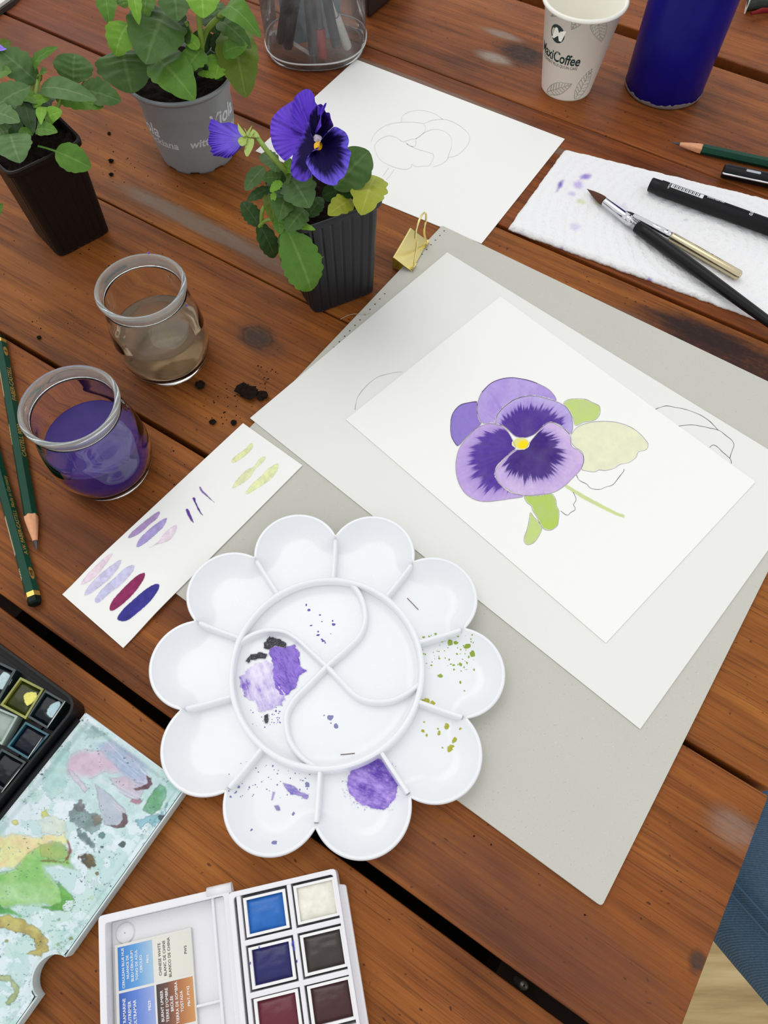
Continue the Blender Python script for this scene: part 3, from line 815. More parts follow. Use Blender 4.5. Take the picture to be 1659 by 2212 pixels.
# ================================================================ FLOWER-SHAPED PALETTE
PZ = .0132                                   # rim height
pc = P(705, 1442, PZ)
PCX, PCY = pc[0], pc[1]
PD, PR, PI_, ROT = .0690, .0240, .0492, math.radians(87.6)   # petal centre radius, petal radius, ring radius, first divider
ZF, ZC = .0046, .0058
def pal_z(x, y):
    dx, dy = x - PCX, y - PCY; r = np.hypot(dx, dy); th = np.arctan2(dy, dx)
    d = (th - ROT - math.radians(18)) / math.radians(36); d = (d - np.round(d)) * math.radians(36)
    rad, tan = r * np.cos(d), r * np.sin(d)
    e = PR - np.sqrt((tan * (.30 + .70 * smooth(.060, .074, rad))) ** 2 + np.maximum(0, rad - PD) ** 2)
    w = np.clip((e - .0014) / .0135, 0, 1)
    z = ZF + (PZ - ZF) * (1 - w) ** 2.3
    z = np.where(e < .0016, PZ - .0009 * np.clip((.0003 - e) / .0006, 0, 1), z)
    zc = ZC + .0035 * np.clip((r - (PI_ - .006)) / .006, 0, 1) ** 3
    return np.where(r < PI_, zc, z)
nth = 720
th = ROT + np.arange(nth) * 2 * math.pi / nth
d = (th - ROT - math.radians(18)) / math.radians(36); d = (d - np.round(d)) * math.radians(36)
Rout = PD * np.cos(d) + np.sqrt(np.maximum(1e-9, PR ** 2 - (PD * np.sin(d)) ** 2))
rows = []
for rr_ in np.r_[np.linspace(.00015, PI_ - .0002, 22)]:
    rows.append(np.c_[PCX + rr_ * np.cos(th), PCY + rr_ * np.sin(th)])
for s_ in np.r_[np.linspace(0, .75, 30), np.linspace(.77, .94, 16), np.linspace(.945, 1, 12)]:
    R_ = (PI_ + .0001) + (Rout - PI_ - .0001) * s_
    rows.append(np.c_[PCX + R_ * np.cos(th), PCY + R_ * np.sin(th)])
XY = np.array(rows); Z = pal_z(XY[..., 0], XY[..., 1])
V = np.concatenate([XY, Z[..., None]], -1)
skirt = []
for off, z in ((.0004, PZ - .0011), (.0002, PZ - .0022), (-.0012, PZ - .0030), (-.0040, .0052), (-.0095, .0016), (-.012, .0008), (-.03, .0008)):
    R_ = Rout + off; skirt.append(np.c_[PCX + R_ * np.cos(th), PCY + R_ * np.sin(th), np.full(nth, z)])
V = np.concatenate([V, np.array(skirt)]); nr = V.shape[0]
V = V.reshape(-1, 3)
F = [tuple(f) for f in grid_faces(nr, nth, wrap_v=True)]
F.append(tuple(range(nth - 1, -1, -1)))
F = [f for f in F]
def white_plastic(name, col=(236, 238, 240), rough=.22):
    m, nt, b = new_mat(name); v = mapped(nt)
    f = noise(nt, v, 40, 3)
    c = lin(col)
    nt.links.new(mixc(nt, f, tuple(c * .985) + (1,), tuple(np.clip(c * 1.01, 0, 1)) + (1,)), b.inputs['Base Color'])
    nt.links.new(ramp(nt, noise(nt, v, 90, 3), [(.3, (rough * .8,) * 3 + (1,)), (.7, (rough * 1.3,) * 3 + (1,))]), b.inputs['Roughness'])
    b.inputs['Specular IOR Level'].default_value = .5
    bump(nt, b, noise(nt, v, 160, 2), .03, .0004)
    return m
WP = white_plastic('glossy_white_plastic')
palette = thing('flower_palette', 'round white flower-shaped paint palette with ten outer wells and violet paint', 'palette', (PCX, PCY, 0))
mesh_obj('tray', V, [f[::-1] for f in F] if False else F, WP, palette)
mb = MB(); pr = []
for a in np.linspace(0, math.pi, 9): pr.append((PI_ + .0006 - .0012 * math.cos(a) * 1.0, PZ - .0012 + .0012 * math.sin(a)))
prof = [(PI_ - .0012, .0050)] + [(PI_ + .0006 - .0014 * math.cos(a), PZ - .0013 + .0013 * math.sin(a)) for a in np.linspace(0, math.pi, 9)] + [(PI_ + .0026, .0046)]
mb.lathe((PCX, PCY, 0), prof[::-1], 160, caps=False)
mb.build('ring_wall', WP, palette, True)
def rib(path, w, z0, ztop, n=9):
    """rounded upstanding rib along a plan path"""
    path = np.asarray(path, float)[:, :2]; zt = np.broadcast_to(ztop, (len(path),)); z0 = np.broadcast_to(z0, (len(path),))
    t = np.gradient(path, axis=0); t /= np.linalg.norm(t, axis=1)[:, None] + 1e-12; nn = np.stack([-t[:, 1], t[:, 0]], 1)
    prof = [(-w * .75, None)] + [(-w / 2 * math.cos(a), math.sin(a) * w * .5) for a in np.linspace(0, math.pi, n)] + [(w * .75, None)]
    rows = []
    for off, dz in prof:
        z = z0 if dz is None else zt - w * .5 + dz
        rows.append(np.c_[path + nn * off, z])
    V = np.array(rows).transpose(1, 0, 2); m = V.shape[1]
    F = [tuple(f) for f in grid_faces(len(path), m)] + [tuple(range(m - 1, -1, -1)), tuple(range((len(path) - 1) * m, len(path) * m))]
    return V.reshape(-1, 3), F
for kdiv in range(10):
    a = ROT + kdiv * math.radians(36)
    rs = np.linspace(PI_ + .0015, .0742, 20)
    path = np.c_[PCX + rs * math.cos(a), PCY + rs * math.sin(a)]
    V, F = rib(path, .0021, .0038, np.interp(rs, [.05, .066, .0742], [PZ - .0012, PZ - .0012, PZ - .0002]))
    mesh_obj('divider', V, F, WP, palette)
c8 = lambda pts: np.array(crop(300, 1080, 2.074, pts))
for pl in ([(835,322),(880,336),(925,352),(970,388),(1003,450),(1013,530),(988,600),(930,660),(840,740),(760,820),(692,890),(657,960),(662,1040),(690,1105),(740,1160),(800,1200)],
           [(390,720),(432,655),(480,612),(560,580),(640,582),(700,612),(760,665),(840,740),(900,800),(960,862),(1020,893),(1100,898),(1170,878),(1245,830),(1290,780)]):
    q = catmull(c8(pl), 70, False); w3 = PV(q[:, 0], q[:, 1], np.full(len(q), PZ - .001))
    rr_ = np.hypot(w3[:, 0] - PCX, w3[:, 1] - PCY); w3 = w3[rr_ < PI_ + .0007]
    V, F = rib(w3, .0024, ZC - .0006, PZ - .0016)
    mesh_obj('curved_rib', V, F, WP, palette)
# paint on the palette
WET = vcol('wet_gouache', .22, .5, 400, .12, .3)
PW = (236, 238, 240)
def blob_fn(poly, fnc, soft=2.0, jag=5.0, sd=120, thick=.0004, nsc=7):
    def fn(U, V):
        g = fbm(U / nsc, V / nsc, sd, 4)
        d = sdf(U, V, poly) + jag * (g - .5) * 2
        A = smooth(soft * .3, -soft, d)
        C, a2, h = fnc(U, V, d)
        return A * a2, C, h * thick
    return [poly[:, 0].min() - 8, poly[:, 1].min() - 8, poly[:, 0].max() + 8, poly[:, 1].max() + 8], fn
def brushy(sd, ang, dark, light, a_lo=1.0, gam=1.0):
    def f(U, V, d):
        x = U * math.cos(ang) + V * math.sin(ang); y = -U * math.sin(ang) + V * math.cos(ang)
        n = (.5 * fbm(x / 40, y / 9, sd, 4) + .5 * fbm(U / 17, V / 17, sd + 5, 4))
        n = np.clip((n - .3) / .42, 0, 1) ** gam
        C = lin(dark) * (1 - n[..., None]) + lin(light) * n[..., None]
        return C, a_lo + (1 - a_lo) * (1 - n), fbm(x / 14, y / 5, sd + 9, 3)
    return f
pb = c8([(585,650),(650,655),(700,650),(722,690),(722,740),(750,765),(720,790),(705,840),(660,880),(620,870),(600,800),(600,730),(580,690)])
b, fn = blob_fn(pb, brushy(130, .9, (84, 36, 170), (140, 100, 214)), jag=4); paint_patch('paint_dab', b, .8, pal_z, fn, WET, palette, PW, .00012, label='thick violet paint in the centre well')
pb = c8([(500,745),(560,720),(605,740),(640,800),(670,850),(640,920),(600,935),(540,950),(520,905),(470,880),(450,830),(455,785)])
b, fn = blob_fn(pb, brushy(140, 1.25, (126, 92, 196), (226, 216, 242), .75, .7), jag=6); paint_patch('paint_smear', b, .8, pal_z, fn, WET, palette, PW, .00008, label='thin brushed lilac paint')
blk = lambda U, V, d: (lin(36, 32, 44) * (.7 + .6 * fbm(U / 4, V / 4, 155)[..., None]), 1.0, fbm(U / 5, V / 5, 150))
for i, pl in enumerate(([(560,640),(585,612),(630,622),(660,640),(665,665),(610,655),(585,672),(560,665)], [(478,720),(500,692),(545,680),(575,690),(572,712),(530,712),(500,722),(488,738)], [(560,965),(580,955),(585,975),(575,1003),(560,998)])):
    b, fn = blob_fn(c8(pl), blk, 1.4, 3.0, 152 + i, .0012, 5); paint_patch('black_paint', b, .8, pal_z, fn, WET, palette, PW, .00018, label='blob of black paint')
pb = catmull(c8([(960,1200),(1000,1165),(1060,1150),(1110,1180),(1150,1230),(1162,1290),(1140,1350),(1095,1388),(1030,1380),(970,1345),(935,1300),(935,1240)]), 60)
b, fn = blob_fn(pb, brushy(160, .5, (86, 40, 170), (176, 146, 230), 1.0, 1.3), jag=4); paint_patch('paint_dab', b, .8, pal_z, fn, WET, palette, PW, .00012, label='round violet paint dab in an outer well')
b, fn = blob_fn(catmull(c8([(905,1245),(950,1190),(1060,1140),(1150,1190),(1175,1290),(1130,1385),(1040,1392),(960,1365),(915,1310)]), 60), lambda U, V, d: (np.ones(U.shape + (1,)) * lin(150, 120, 210), smooth(.60, .74, fbm(U / 4, V / 4, 166)) * .8, 0 * U), 2, 8, 165, 0, 5)
paint_patch('paint_splash', b, .9, pal_z, fn, WET, palette, PW, .00005)
pb = c8([(645,1268),(690,1275),(730,1310),(762,1318),(755,1345),(715,1325),(680,1320),(660,1295)])
b, fn = blob_fn(pb, brushy(170, .4, (92, 96, 190), (168, 144, 200)), 1.4, 3, 171); paint_patch('blue_paint_mark', b, .8, pal_z, fn, WET, palette, PW, .00008)
pb = c8([(605,1368),(625,1365),(638,1392),(615,1393)]); b, fn = blob_fn(pb, brushy(175, .4, (92, 92, 150), (150, 140, 190)), 1.2, 2, 176); paint_patch('blue_paint_mark', b, .8, pal_z, fn, WET, palette, PW, .00008)
pb = c8([(600,1308),(612,1305),(600,1345),(592,1345)]); b, fn = blob_fn(pb, brushy(178, .4, (150, 130, 200), (176, 160, 214)), 1.2, 2, 179); paint_patch('blue_paint_mark', b, .8, pal_z, fn, WET, palette, PW, .00008)
def specks(name, pts, mat, hz=.0001):
    mb = MB()
    for (x, y, r) in pts:
        u, v = 300 + x / 2.074, 1080 + y / 2.074; c = P(u, v, .006)
        for _ in range(3): c = P(u, v, float(pal_z(c[0], c[1])))
        rm = r / 2.074 * .00024; n = 9; a = np.arange(n) * 2 * math.pi / n; rj = rm * (.7 + .6 * RNG.rand(n)); st_ = .5 + RNG.rand()
        ringx, ringy = c[0] + rj * np.cos(a), c[1] + rj * np.sin(a) * st_
        zz = pal_z(ringx, ringy) + .00005
        V = np.r_[[[c[0], c[1], float(pal_z(c[0], c[1])) + hz + .00008]], np.c_[ringx, ringy, zz]]
        mb.add(V, [(0, i + 1, (i + 1) % n + 1) for i in range(n)])
    o = mb.build(name, mat, palette, True); o['kind'] = 'stuff'; return o
GRN = plain('lime_paint', (140, 164, 44), .25, .5); OLV = plain('olive_yellow_paint', (172, 172, 40), .25, .5)
VIO = plain('violet_paint_speck', (92, 64, 168), .3, .5); BLG = plain('blue_grey_paint', (128, 128, 176), .4, .4)
big = [(1355,630,8),(1395,638,14),(1420,640,11),(1470,655,14),(1495,690,12),(1350,788,12),(1345,710,5),(1310,740,5),(1440,735,7),(1470,730,5),(1416,603,6),(1330,600,6),(1300,612,5),(1440,818,5),(1458,855,4),(1275,615,7),(1410,740,6),(1425,690,5)]
specks('lime_splatter', big + [(1270 + 240 * RNG.rand(), 600 + 170 * RNG.rand(), 1.5 + 3 * RNG.rand()) for _ in range(60)], GRN)
specks('olive_splatter', [(1385,965,10),(1378,955,7),(1380,1012,12),(1378,1022,10),(1272,1035,9),(1440,1025,6),(1344,1045,7),(1410,1080,9),(1400,1105,12),(1392,1118,12),(1418,1072,8),(1278,995,5),(1290,903,13),(1315,910,12),(1275,898,9),(1340,1025,5),(1290,1055,5),(1360,1110,4)], OLV, .0004)
specks('violet_splatter', [(762,493,9),(812,515,6),(873,558,9),(772,562,6),(803,605,9),(826,632,9),(820,625,6),(750,470,4),(868,542,4),(820,545,4),(803,590,5),(860,600,3),(835,640,5),(808,708,5)] + [(500 + 90 * RNG.rand(), 930 + 90 * RNG.rand(), 2.5) for _ in range(14)] + [(595 + 40 * RNG.rand(), 920 + 95 * RNG.rand(), 1.2 + 2.6 * RNG.rand() ** 2) for _ in range(20)], VIO)
specks('blue_splatter', [(858,975,16),(882,1012,12),(860,1000,4),(830,965,4),(680,1172,13),(690,1205,5),(755,1275,9),(692,1405,6),(608,1535,12),(505,1478,5),(735,1258,5),(410,1330,4),(448,1285,5),(520,1165,4)] + [(400 + 380 * RNG.rand(), 1160 + 180 * RNG.rand(), 1.5 + 2.5 * RNG.rand()) for _ in range(70)], BLG)
HAIR = plain('brown_bristle', (92, 66, 48), .6, .3)
for a_, b_ in (((1203, 428), (1253, 480)), ((902, 1137), (966, 1131))):
    pts = [P(300 + (a_[0] + (b_[0] - a_[0]) * t) / 2.074, 1080 + (a_[1] + (b_[1] - a_[1]) * t) / 2.074, .009) for t in np.linspace(0, 1, 5)]
    pts = np.array([[p[0], p[1], float(pal_z(p[0], p[1])) + .0004] for p in pts])
    MB().tube(pts, .00018, 6).build('stray_bristle', HAIR, palette, True)

# ================================================================ TWO GLASS JARS
def glass_mat(name, col=(.97, .985, .98), rough=.0):
    if name in _mats: return _mats[name]
    m, nt, b = new_mat(name)
    f = noise(nt, mapped(nt), 60, 2)
    nt.links.new(mixc(nt, f, col + (1,), tuple(min(1, c * 1.01) for c in col) + (1,)), b.inputs['Base Color'])
    b.inputs['Transmission Weight'].default_value = 1.0; b.inputs['IOR'].default_value = 1.40; b.inputs['Roughness'].default_value = rough
    bump(nt, b, noise(nt, mapped(nt), 70, 1), .06, .0006)
    _mats[name] = m; return m
def water_mat(name, c_deep, c_lit, trans, rough=.06):
    m, nt, b = new_mat(name)
    f = noise(nt, mapped(nt, 'Object', (1, 1, 2)), 55, 3, .6, .6)
    nt.links.new(mixc(nt, f, rgba(c_deep), rgba(c_lit)), b.inputs['Base Color'])
    b.inputs['Transmission Weight'].default_value = trans; b.inputs['IOR'].default_value = 1.2; b.inputs['Roughness'].default_value = rough
    return m
GLASS = glass_mat('clear_jar_glass')
def rim_mat():
    m, nt, b = new_mat('thick_rim_glass'); f = noise(nt, mapped(nt), 90, 3)
    nt.links.new(mixc(nt, f, rgba((226, 234, 231)), rgba((240, 244, 243))), b.inputs['Base Color'])
    b.inputs['Transmission Weight'].default_value = .86; b.inputs['IOR'].default_value = 1.42; b.inputs['Roughness'].default_value = .03
    return m
RIMG = rim_mat()
def jar(center, h, label, wmat, level, wlabel):
    t = thing('glass_jar', label, 'jar', (center[0], center[1], 0), 'rinsing jars')
    RB, RR = .0292, .0268
    out = [(0.0, .0006), (.0215, .0002), (.0243, .0012), (.0272, .0062), (.0292, .0135), (RB + .0008, .0205), (RB + .0003, .0290), (.0285, .0390), (.0268, .0485), (.0258, .0548), (.0255, .0580),
           (.0246, .0598), (.0262, .0608), (RR + .0004, .0624), (RR + .0007, .0640), (RR + .0003, .0655), (.0258, .0663)]
    inn = [(.0238, .0662), (.0229, .0652), (.0226, .0630), (.0240, .0580), (.0243, .0543), (.0252, .0480), (.0269, .0390), (.0274, .0290), (.0279, .0205), (.0272, .0140), (.0250, .0075), (.0200, .0044), (0.0, .0048)]
    s = h / .0663
    out = [p for p in out if p[1] <= .0581]; inn = [p for p in inn if p[1] <= .0581]
    po = catmull([(r, z * s) for r, z in out], 60, False); pi = catmull([(r, z * s) for r, z in inn], 52, False)
    prof = np.concatenate([po, pi]); prof[:, 0] = np.maximum(prof[:, 0], .00002)
    MB().lathe((center[0], center[1], 0), [tuple(p) for p in prof], 96, caps=False).build('glass_wall', GLASS, t, True)
    rim = [(.0240, .0583), (.0240, .0625), (.0243, .0651), (.0251, .0663), (.0264, .0662), (.0274, .0651), (.0273, .0632), (.0266, .0614), (.0258, .0600), (.0255, .0583)]
    rp = catmull([(r, z * s) for r, z in rim], 44, False)[::-1]
    MB().lathe((center[0], center[1], 0), [tuple(p) for p in rp], 96, closed=True).build('glass_rim', RIMG, t, True)
    # water fills the inside up to its level, touching the glass
    lo = [p for p in pi[::-1] if p[1] < level]
    re = np.interp(level, [p[1] for p in pi[::-1]][5:], [p[0] for p in pi[::-1]][5:])
    wp = [(max(.00002, r - .00015), z + .0002) for r, z in lo] + [(re - .0002, level), (re - .0012, level - .0004)] + [(re * f, level - .0005) for f in (.8, .5, .2)] + [(.00002, level - .0005)]
    w = MB().lathe((center[0], center[1], 0), wp, 96, caps=False).build('paint_water', wmat, t, True); w['label'] = wlabel
    return t
j1c = (P(147, 872, .0665) ); j2c = P(302, 616, .0665)
jarP = jar(j1c, .0665, 'glass jar of purple rinsing water beside two green pencils', water_mat('purple_rinse_water', (58, 34, 140), (96, 70, 176), .45), .0330, 'murky purple water')
jarC = jar(j2c, .0665, 'glass jar of cloudy grey rinsing water between the pots and purple jar', water_mat('cloudy_rinse_water', (186, 164, 134), (218, 200, 172), .84), .0310, 'cloudy greyish water')
for (u, v, z) in ((321, 546, .0668), (404, 660, .056)):
    c = P(u, v, z)
    rr_ = np.hypot(c[0] - j2c[0], c[1] - j2c[1])
    s_ = MB().lathe((c[0], c[1], c[2]), [(.00002, .0004), (.0006, .0003), (.0009, 0), (.0006, -.0003), (.00002, -.0004)], 10, caps=False).build('paint_drop', VIO, jarC, True)

# ================================================================ BLACK PAINT BOX (left) with paint-stained lid
BLK = plain('black_enamel', (24, 25, 27), .38, .22, scale=120, var=.3)
ZL, ZK = .0085, .0155
lid_px = [(190, 1545), (398, 1702), (60, 2245), (-170, 2010)]
box = thing('watercolour_box', 'open black metal watercolour box with stained white mixing lid', 'paint box', P(60, 1800))
LA, LB, LD = P(186, 1543, ZL), P(400, 1700, ZL), P(5, 1775, ZL)
ea = unit(LB - LA); eb_ = np.array([ea[1], -ea[0], 0.0]); eb_ = eb_ if eb_ @ (LD - LA) > 0 else -eb_
LW, LL = float(np.linalg.norm(LB - LA)), .131
LID_C = (208, 226, 224)
LIDM = vcol('stained_enamel', .30, .45, 500, .10)
# lid outline with thumb notch on the outer edge
ntc = P(137, 2130, ZL); nb = float((ntc - LA) @ eb_); NR = .0088
def lid_pt(a, b_, z): return LA * [1, 1, 0] + ea * a + eb_ * b_ + np.array([0, 0, z])
def inside_lid(a, b_):
    return (a >= 0) & (a <= LW) & (b_ >= 0) & (b_ <= LL) & (np.hypot(a - LW - .001, b_ - nb) > NR)
# wells: a ridge between the basins
def lid_z(x, y):
    dx, dy = x - LA[0], y - LA[1]; a = dx * ea[0] + dy * ea[1]; b_ = dx * eb_[0] + dy * eb_[1]
    z = ZL - .0022 + 0 * a
    e = np.minimum(np.minimum(LW - a, a), b_)
    z = z + .0030 * smooth(.0042, .0018, e)
    z = z - .0010 * smooth(.004, .012, e)
    nd = np.hypot(a - LW - .001, b_ - nb) - NR
    return z + .0014 * smooth(.003, .0008, nd)
def cl(pts): return np.array(crop(0, 1400, 2.724, pts))
def lidcolour(U, V):
    C = np.ones(U.shape + (3,)) * lin(214, 228, 232)
    g = fbm(U / 6, V / 6, 205, 4); gl = fbm(U / 18, V / 18, 210, 4)
    def wash(C, sd, sc, lev, col, a, edge):
        """a dried puddle: ragged area of thin colour with a darker tide line"""
        n = fbm(U / sc, V / sc, sd, 5); k = smooth(lev, lev + .035, n) * a
        C = C * (1 - k[..., None]) + lin(col) * k[..., None]
        ln_ = np.exp(-((n - lev - .012) / .010) ** 2) * edge * smooth(.35, .6, gl)
        return C * (1 - ln_[..., None]) + lin(70, 120, 118) * ln_[..., None]
    C = wash(C, 202, 70, .46, (186, 216, 208), .75, .25)
    C = wash(C, 212, 38, .52, (170, 208, 202), .55, .35)
    C = wash(C, 216, 26, .58, (222, 234, 240), .7, .0)
    def lay(C, poly, col, a, jag=8, soft=4, edge=.25, col2=None, sd=220, sc=14, line=.0):
        n = fbm(U / sc, V / sc, sd, 4); d = sdf(U, V, cl(poly)) + jag * 2 * (n - .5)
        k = smooth(soft * .5, -soft, d) * a
        c = lin(col) * np.ones_like(C)
        if col2 is not None:
            m = smooth(.3, .7, fbm(U / 26, V / 26, sd + 3, 4))[..., None]; c = c * (1 - m) + lin(col2) * m
        c = c * (.84 + .32 * fbm(U / 9, V / 9, sd + 6, 4)[..., None])
        rim = smooth(-5, -1.0, d) * smooth(1.5, 0, d) * edge
        c = c * (1 - rim[..., None])
        C = C * (1 - k[..., None]) + c * k[..., None]
        if line:
            q = np.exp(-((d + 1.2) / 1.0) ** 2) * line * smooth(.3, .55, gl)
            C = C * (1 - q[..., None]) + lin(col) * .35 * q[..., None]
        return C
    def streaks(C, p, q, w, n_, sd, c, a):
        """brush drag lines"""
        p = cl([p])[0]; q = cl([q])[0]; e = q - p; L = np.hypot(*e); e = e / L
        x = (U - p[0]) * e[0] + (V - p[1]) * e[1]; y = -(U - p[0]) * e[1] + (V - p[1]) * e[0]
        k = smooth(0, 12, x) * smooth(L, L - 12, x) * smooth(w, w * .6, np.abs(y)) * smooth(.55, .75, vnoise(y / n_, x / 60, sd)) * a
        return C * (1 - k[..., None]) + lin(c) * k[..., None]
    C = lay(C, [(430,470),(640,450),(840,560),(930,680),(960,850),(860,1000),(700,1060),(560,1000),(430,900),(330,880),(310,700),(360,570)], (178,208,206), .85, 16, 12, .1, (196,218,220), 221)
    C = lay(C, [(500,490),(560,460),(640,500),(560,540),(500,540)], (168,196,188), .8, 8, 6, .2, (140,170,168), 224, 10, .4)
    C = lay(C, [(300,640),(400,560),(420,700),(380,850),(300,900),(250,800)], (166,206,200), .8, 12, 5, .2, (188,216,210), 226, 14, .3)
    C = lay(C, [(560,560),(640,530),(760,590),(870,700),(895,780),(830,830),(700,760),(600,660)], (160,182,208), .9, 6, 16, .0, (182,180,206), 236)
    C = lay(C, [(385,690),(420,620),(500,590),(600,610),(690,690),(720,745),(620,730),(540,770),(470,760),(400,745)], (196,172,192), .95, 5, 12, .0, (206,178,196), 231, 14, .3)
    C = lay(C, [(390,700),(430,720),(520,830),(500,850),(420,770)], (198,190,206), .9, 4, 4, .1, None, 233, 14, .4)
    C = lay(C, [(640,760),(740,750),(860,810),(840,880),(800,900),(700,850)], (186,182,200), .9, 5, 5, .1, (198,176,190), 241, 14, .4)
    C = lay(C, [(560,800),(640,850),(740,950),(750,1030),(690,1062),(610,1040),(585,960)], (172,182,196), .95, 3, 4, .15, (186,188,200), 246, 14, .5)
    C = streaks(C, (640, 520), (890, 760), 26, 2.2, 371, (214, 218, 228), .7); C = streaks(C, (600, 620), (860, 790), 16, 2.0, 372, (150, 160, 190), .4)
    C = streaks(C, (560, 760), (820, 900), 10, 1.6, 373, (208, 214, 222), .7); C = streaks(C, (590, 830), (740, 970), 8, 1.6, 374, (206, 214, 220), .7)
    C = lay(C, [(860,745),(890,765),(897,800),(868,832),(800,838),(770,825),(830,815),(868,790)], (84,48,62), .97, 2, 2, .1, (112,72,82), 251, 7)
    C = lay(C, [(715,962),(748,980),(756,1020),(735,1055),(690,1064),(630,1042),(690,1040),(722,1010)], (82,58,66), .95, 2, 2, .1, (120,92,96), 256, 7)
    C = lay(C, [(770,885),(830,885),(838,910),(800,925),(760,905)], (164,112,132), .9, 3, 3, .2, None, 261, 7)
    C = lay(C, [(870,880),(940,800),(975,820),(985,870),(945,950),(890,985),(835,950)], (120,178,150), .97, 4, 3, .2, (92,158,112), 266, 14, .5)
    C = lay(C, [(805,1010),(870,990),(940,975),(985,910),(965,1010),(900,1060),(870,1035),(830,1068),(800,1050)], (130,182,196), .9, 8, 3, .2, (106,160,180), 271, 9, .4)
    C = lay(C, [(405,960),(450,920),(520,950),(600,1000),(590,1060),(540,1100),(450,1050),(405,1000)], (130,160,158), .9, 10, 4, .3, (96,120,118), 276, 9, .6)
    C = lay(C, [(430,920),(470,895),(505,925),(490,960),(450,960)], (106,104,108), .9, 7, 3, .2, (80,92,92), 278, 6)
    C = lay(C, [(540,990),(590,980),(600,1030),(560,1045)], (126,118,104), .85, 6, 3, .2, (96,100,92), 279, 6)
    C = lay(C, [(450,1060),(500,1080),(560,1150),(555,1200),(500,1140),(455,1110)], (122,152,156), .9, 6, 3, .3, (66,94,100), 281, 8, .5)
    for (x, y, r, c) in ((720,1155,24,(28,62,60)),(600,1100,26,(84,128,126)),(950,998,20,(44,62,62)),(600,1170,9,(60,84,84)),(585,1200,9,(90,110,110)),(645,1230,8,(70,90,92)),(465,422,8,(40,60,60)),(485,425,6,(60,80,80)),(515,424,7,(70,100,96)),(575,420,16,(26,36,36)),(245,740,9,(40,92,120)),(345,1600,12,(150,184,150)),(345,1745,14,(160,196,150)),(345,1805,14,(166,200,150)),(210,1925,26,(170,196,140)),(200,2095,34,(196,220,206)),(90,1025,22,(214,210,120)),(40,1725,13,(170,160,70)),(570,1325,13,(130,110,60)),(90,1670,8,(90,90,60)),(420,1710,14,(140,150,60)),(540,1470,14,(196,230,180)),(190,2170,20,(150,150,60))):
        a_ = np.linspace(0, 2 * math.pi, 9)[:-1]
        C = lay(C, [(x + r * math.cos(t), y + r * .9 * math.sin(t)) for t in a_], c, .92, 3, 1.5, .3, None, 285 + int(x) % 7, 5)
    C = lay(C, [(240,960),(275,945),(290,985),(255,1010),(240,1000)], (200,202,96), .9, 5, 2, .2, None, 291, 8)
    C = lay(C, [(230,1020),(300,980),(380,1000),(400,1080),(300,1100),(240,1090)], (206,218,196), .8, 8, 5, .1, (196,210,200), 293, 14, .3)
    C = lay(C, [(-240,1150),(100,1090),(240,1110),(380,1090),(410,1150),(300,1150),(220,1210),(150,1280),(-240,1350)], (222,224,152), .92, 9, 8, .12, (224,204,146), 296, 14, .3)
    C = lay(C, [(80,1300),(150,1210),(250,1150),(340,1140),(400,1180),(440,1300),(350,1280),(260,1290),(330,1380),(420,1450),(435,1520),(380,1550),(250,1500),(120,1520),(-240,1560),(-240,1370)], (146,196,112), .95, 6, 8, .2, (122,184,90), 301, 14, .3)
    C = lay(C, [(230,1150),(330,1130),(390,1160),(410,1240),(330,1250),(240,1230)], (146,176,96), .8, 6, 4, .1, (176,176,96), 303, 10, .4)
    C = lay(C, [(-240,1400),(120,1370),(250,1400),(330,1470),(250,1520),(120,1500),(-240,1470)], (172,212,158), .85, 6, 10, .0, (150,200,130), 306)
    C = lay(C, [(340,1370),(390,1420),(430,1460),(440,1510),(420,1550),(330,1550),(180,1515),(300,1520),(360,1490),(350,1430)], (72,150,48), .95, 4, 4, .2, (112,180,80), 311, 8, .4)
    C = lay(C, [(-240,1490),(60,1520),(140,1580),(230,1560),(120,1590),(60,1570),(-240,1560)], (80,170,60), .92, 6, 5, .1, (50,130,40), 316, 9)
    C = lay(C, [(365,1520),(390,1485),(425,1480),(440,1510),(410,1545),(380,1545)], (210,228,226), .95, 4, 2, .0, None, 321, 8)
    C = lay(C, [(390,1120),(412,1150),(428,1190),(400,1250),(370,1262),(400,1210),(400,1160)], (126,60,40), .92, 2.5, 3, .1, None, 326, 7)
    C = lay(C, [(230,1250),(300,1245),(400,1255),(410,1270),(300,1262)], (110,112,50), .8, 4, 2, .1, None, 328, 7)
    C = lay(C, [(450,1220),(520,1205),(560,1230),(570,1280),(530,1305),(490,1270)], (120,106,30), .95, 6, 3, .3, (64,46,20), 331, 7)
    C = lay(C, [(-240,1575),(60,1570),(140,1600),(215,1640),(280,1720),(285,1780),(240,1810),(150,1800),(210,1770),(200,1710),(120,1680),(60,1660)], (188,176,86), .92, 6, 3, .3, (160,140,58), 336, 10, .5)
    C = lay(C, [(-240,1900),(60,1930),(120,1990),(110,2040),(60,2100),(20,2090),(80,2030),(60,1970)], (172,184,124), .85, 6, 3, .35, (140,150,70), 341, 10, .5)
    C = lay(C, [(275,1950),(340,1900),(400,1930),(350,1960),(310,1965)], (110,92,80), .9, 6, 3, .1, (176,168,110), 346, 8)
    # crusted dark teal along the rims
    C = lay(C, [(560,400),(590,388),(760,490),(870,570),(945,640),(910,632),(760,545),(600,445)], (30,66,64), .92, 7, 3, .1, (96,150,142), 351, 6)
    C = lay(C, [(400,455),(390,500),(300,640),(200,770),(190,750),(290,600),(380,470)], (60,130,130), .8, 8, 3, .1, (190,214,212), 353, 6)
    C = lay(C, [(1090,815),(1080,850),(960,1050),(800,1290),(790,1280),(940,1040),(1060,850)], (80,110,106), .75, 7, 2, .1, (200,214,214), 355, 5)
    # fine specks and dried streaks
    sp = smooth(.80, .85, vnoise(U / 3.0, V / 2.4, 361)) * smooth(.54, .68, gl) * .85
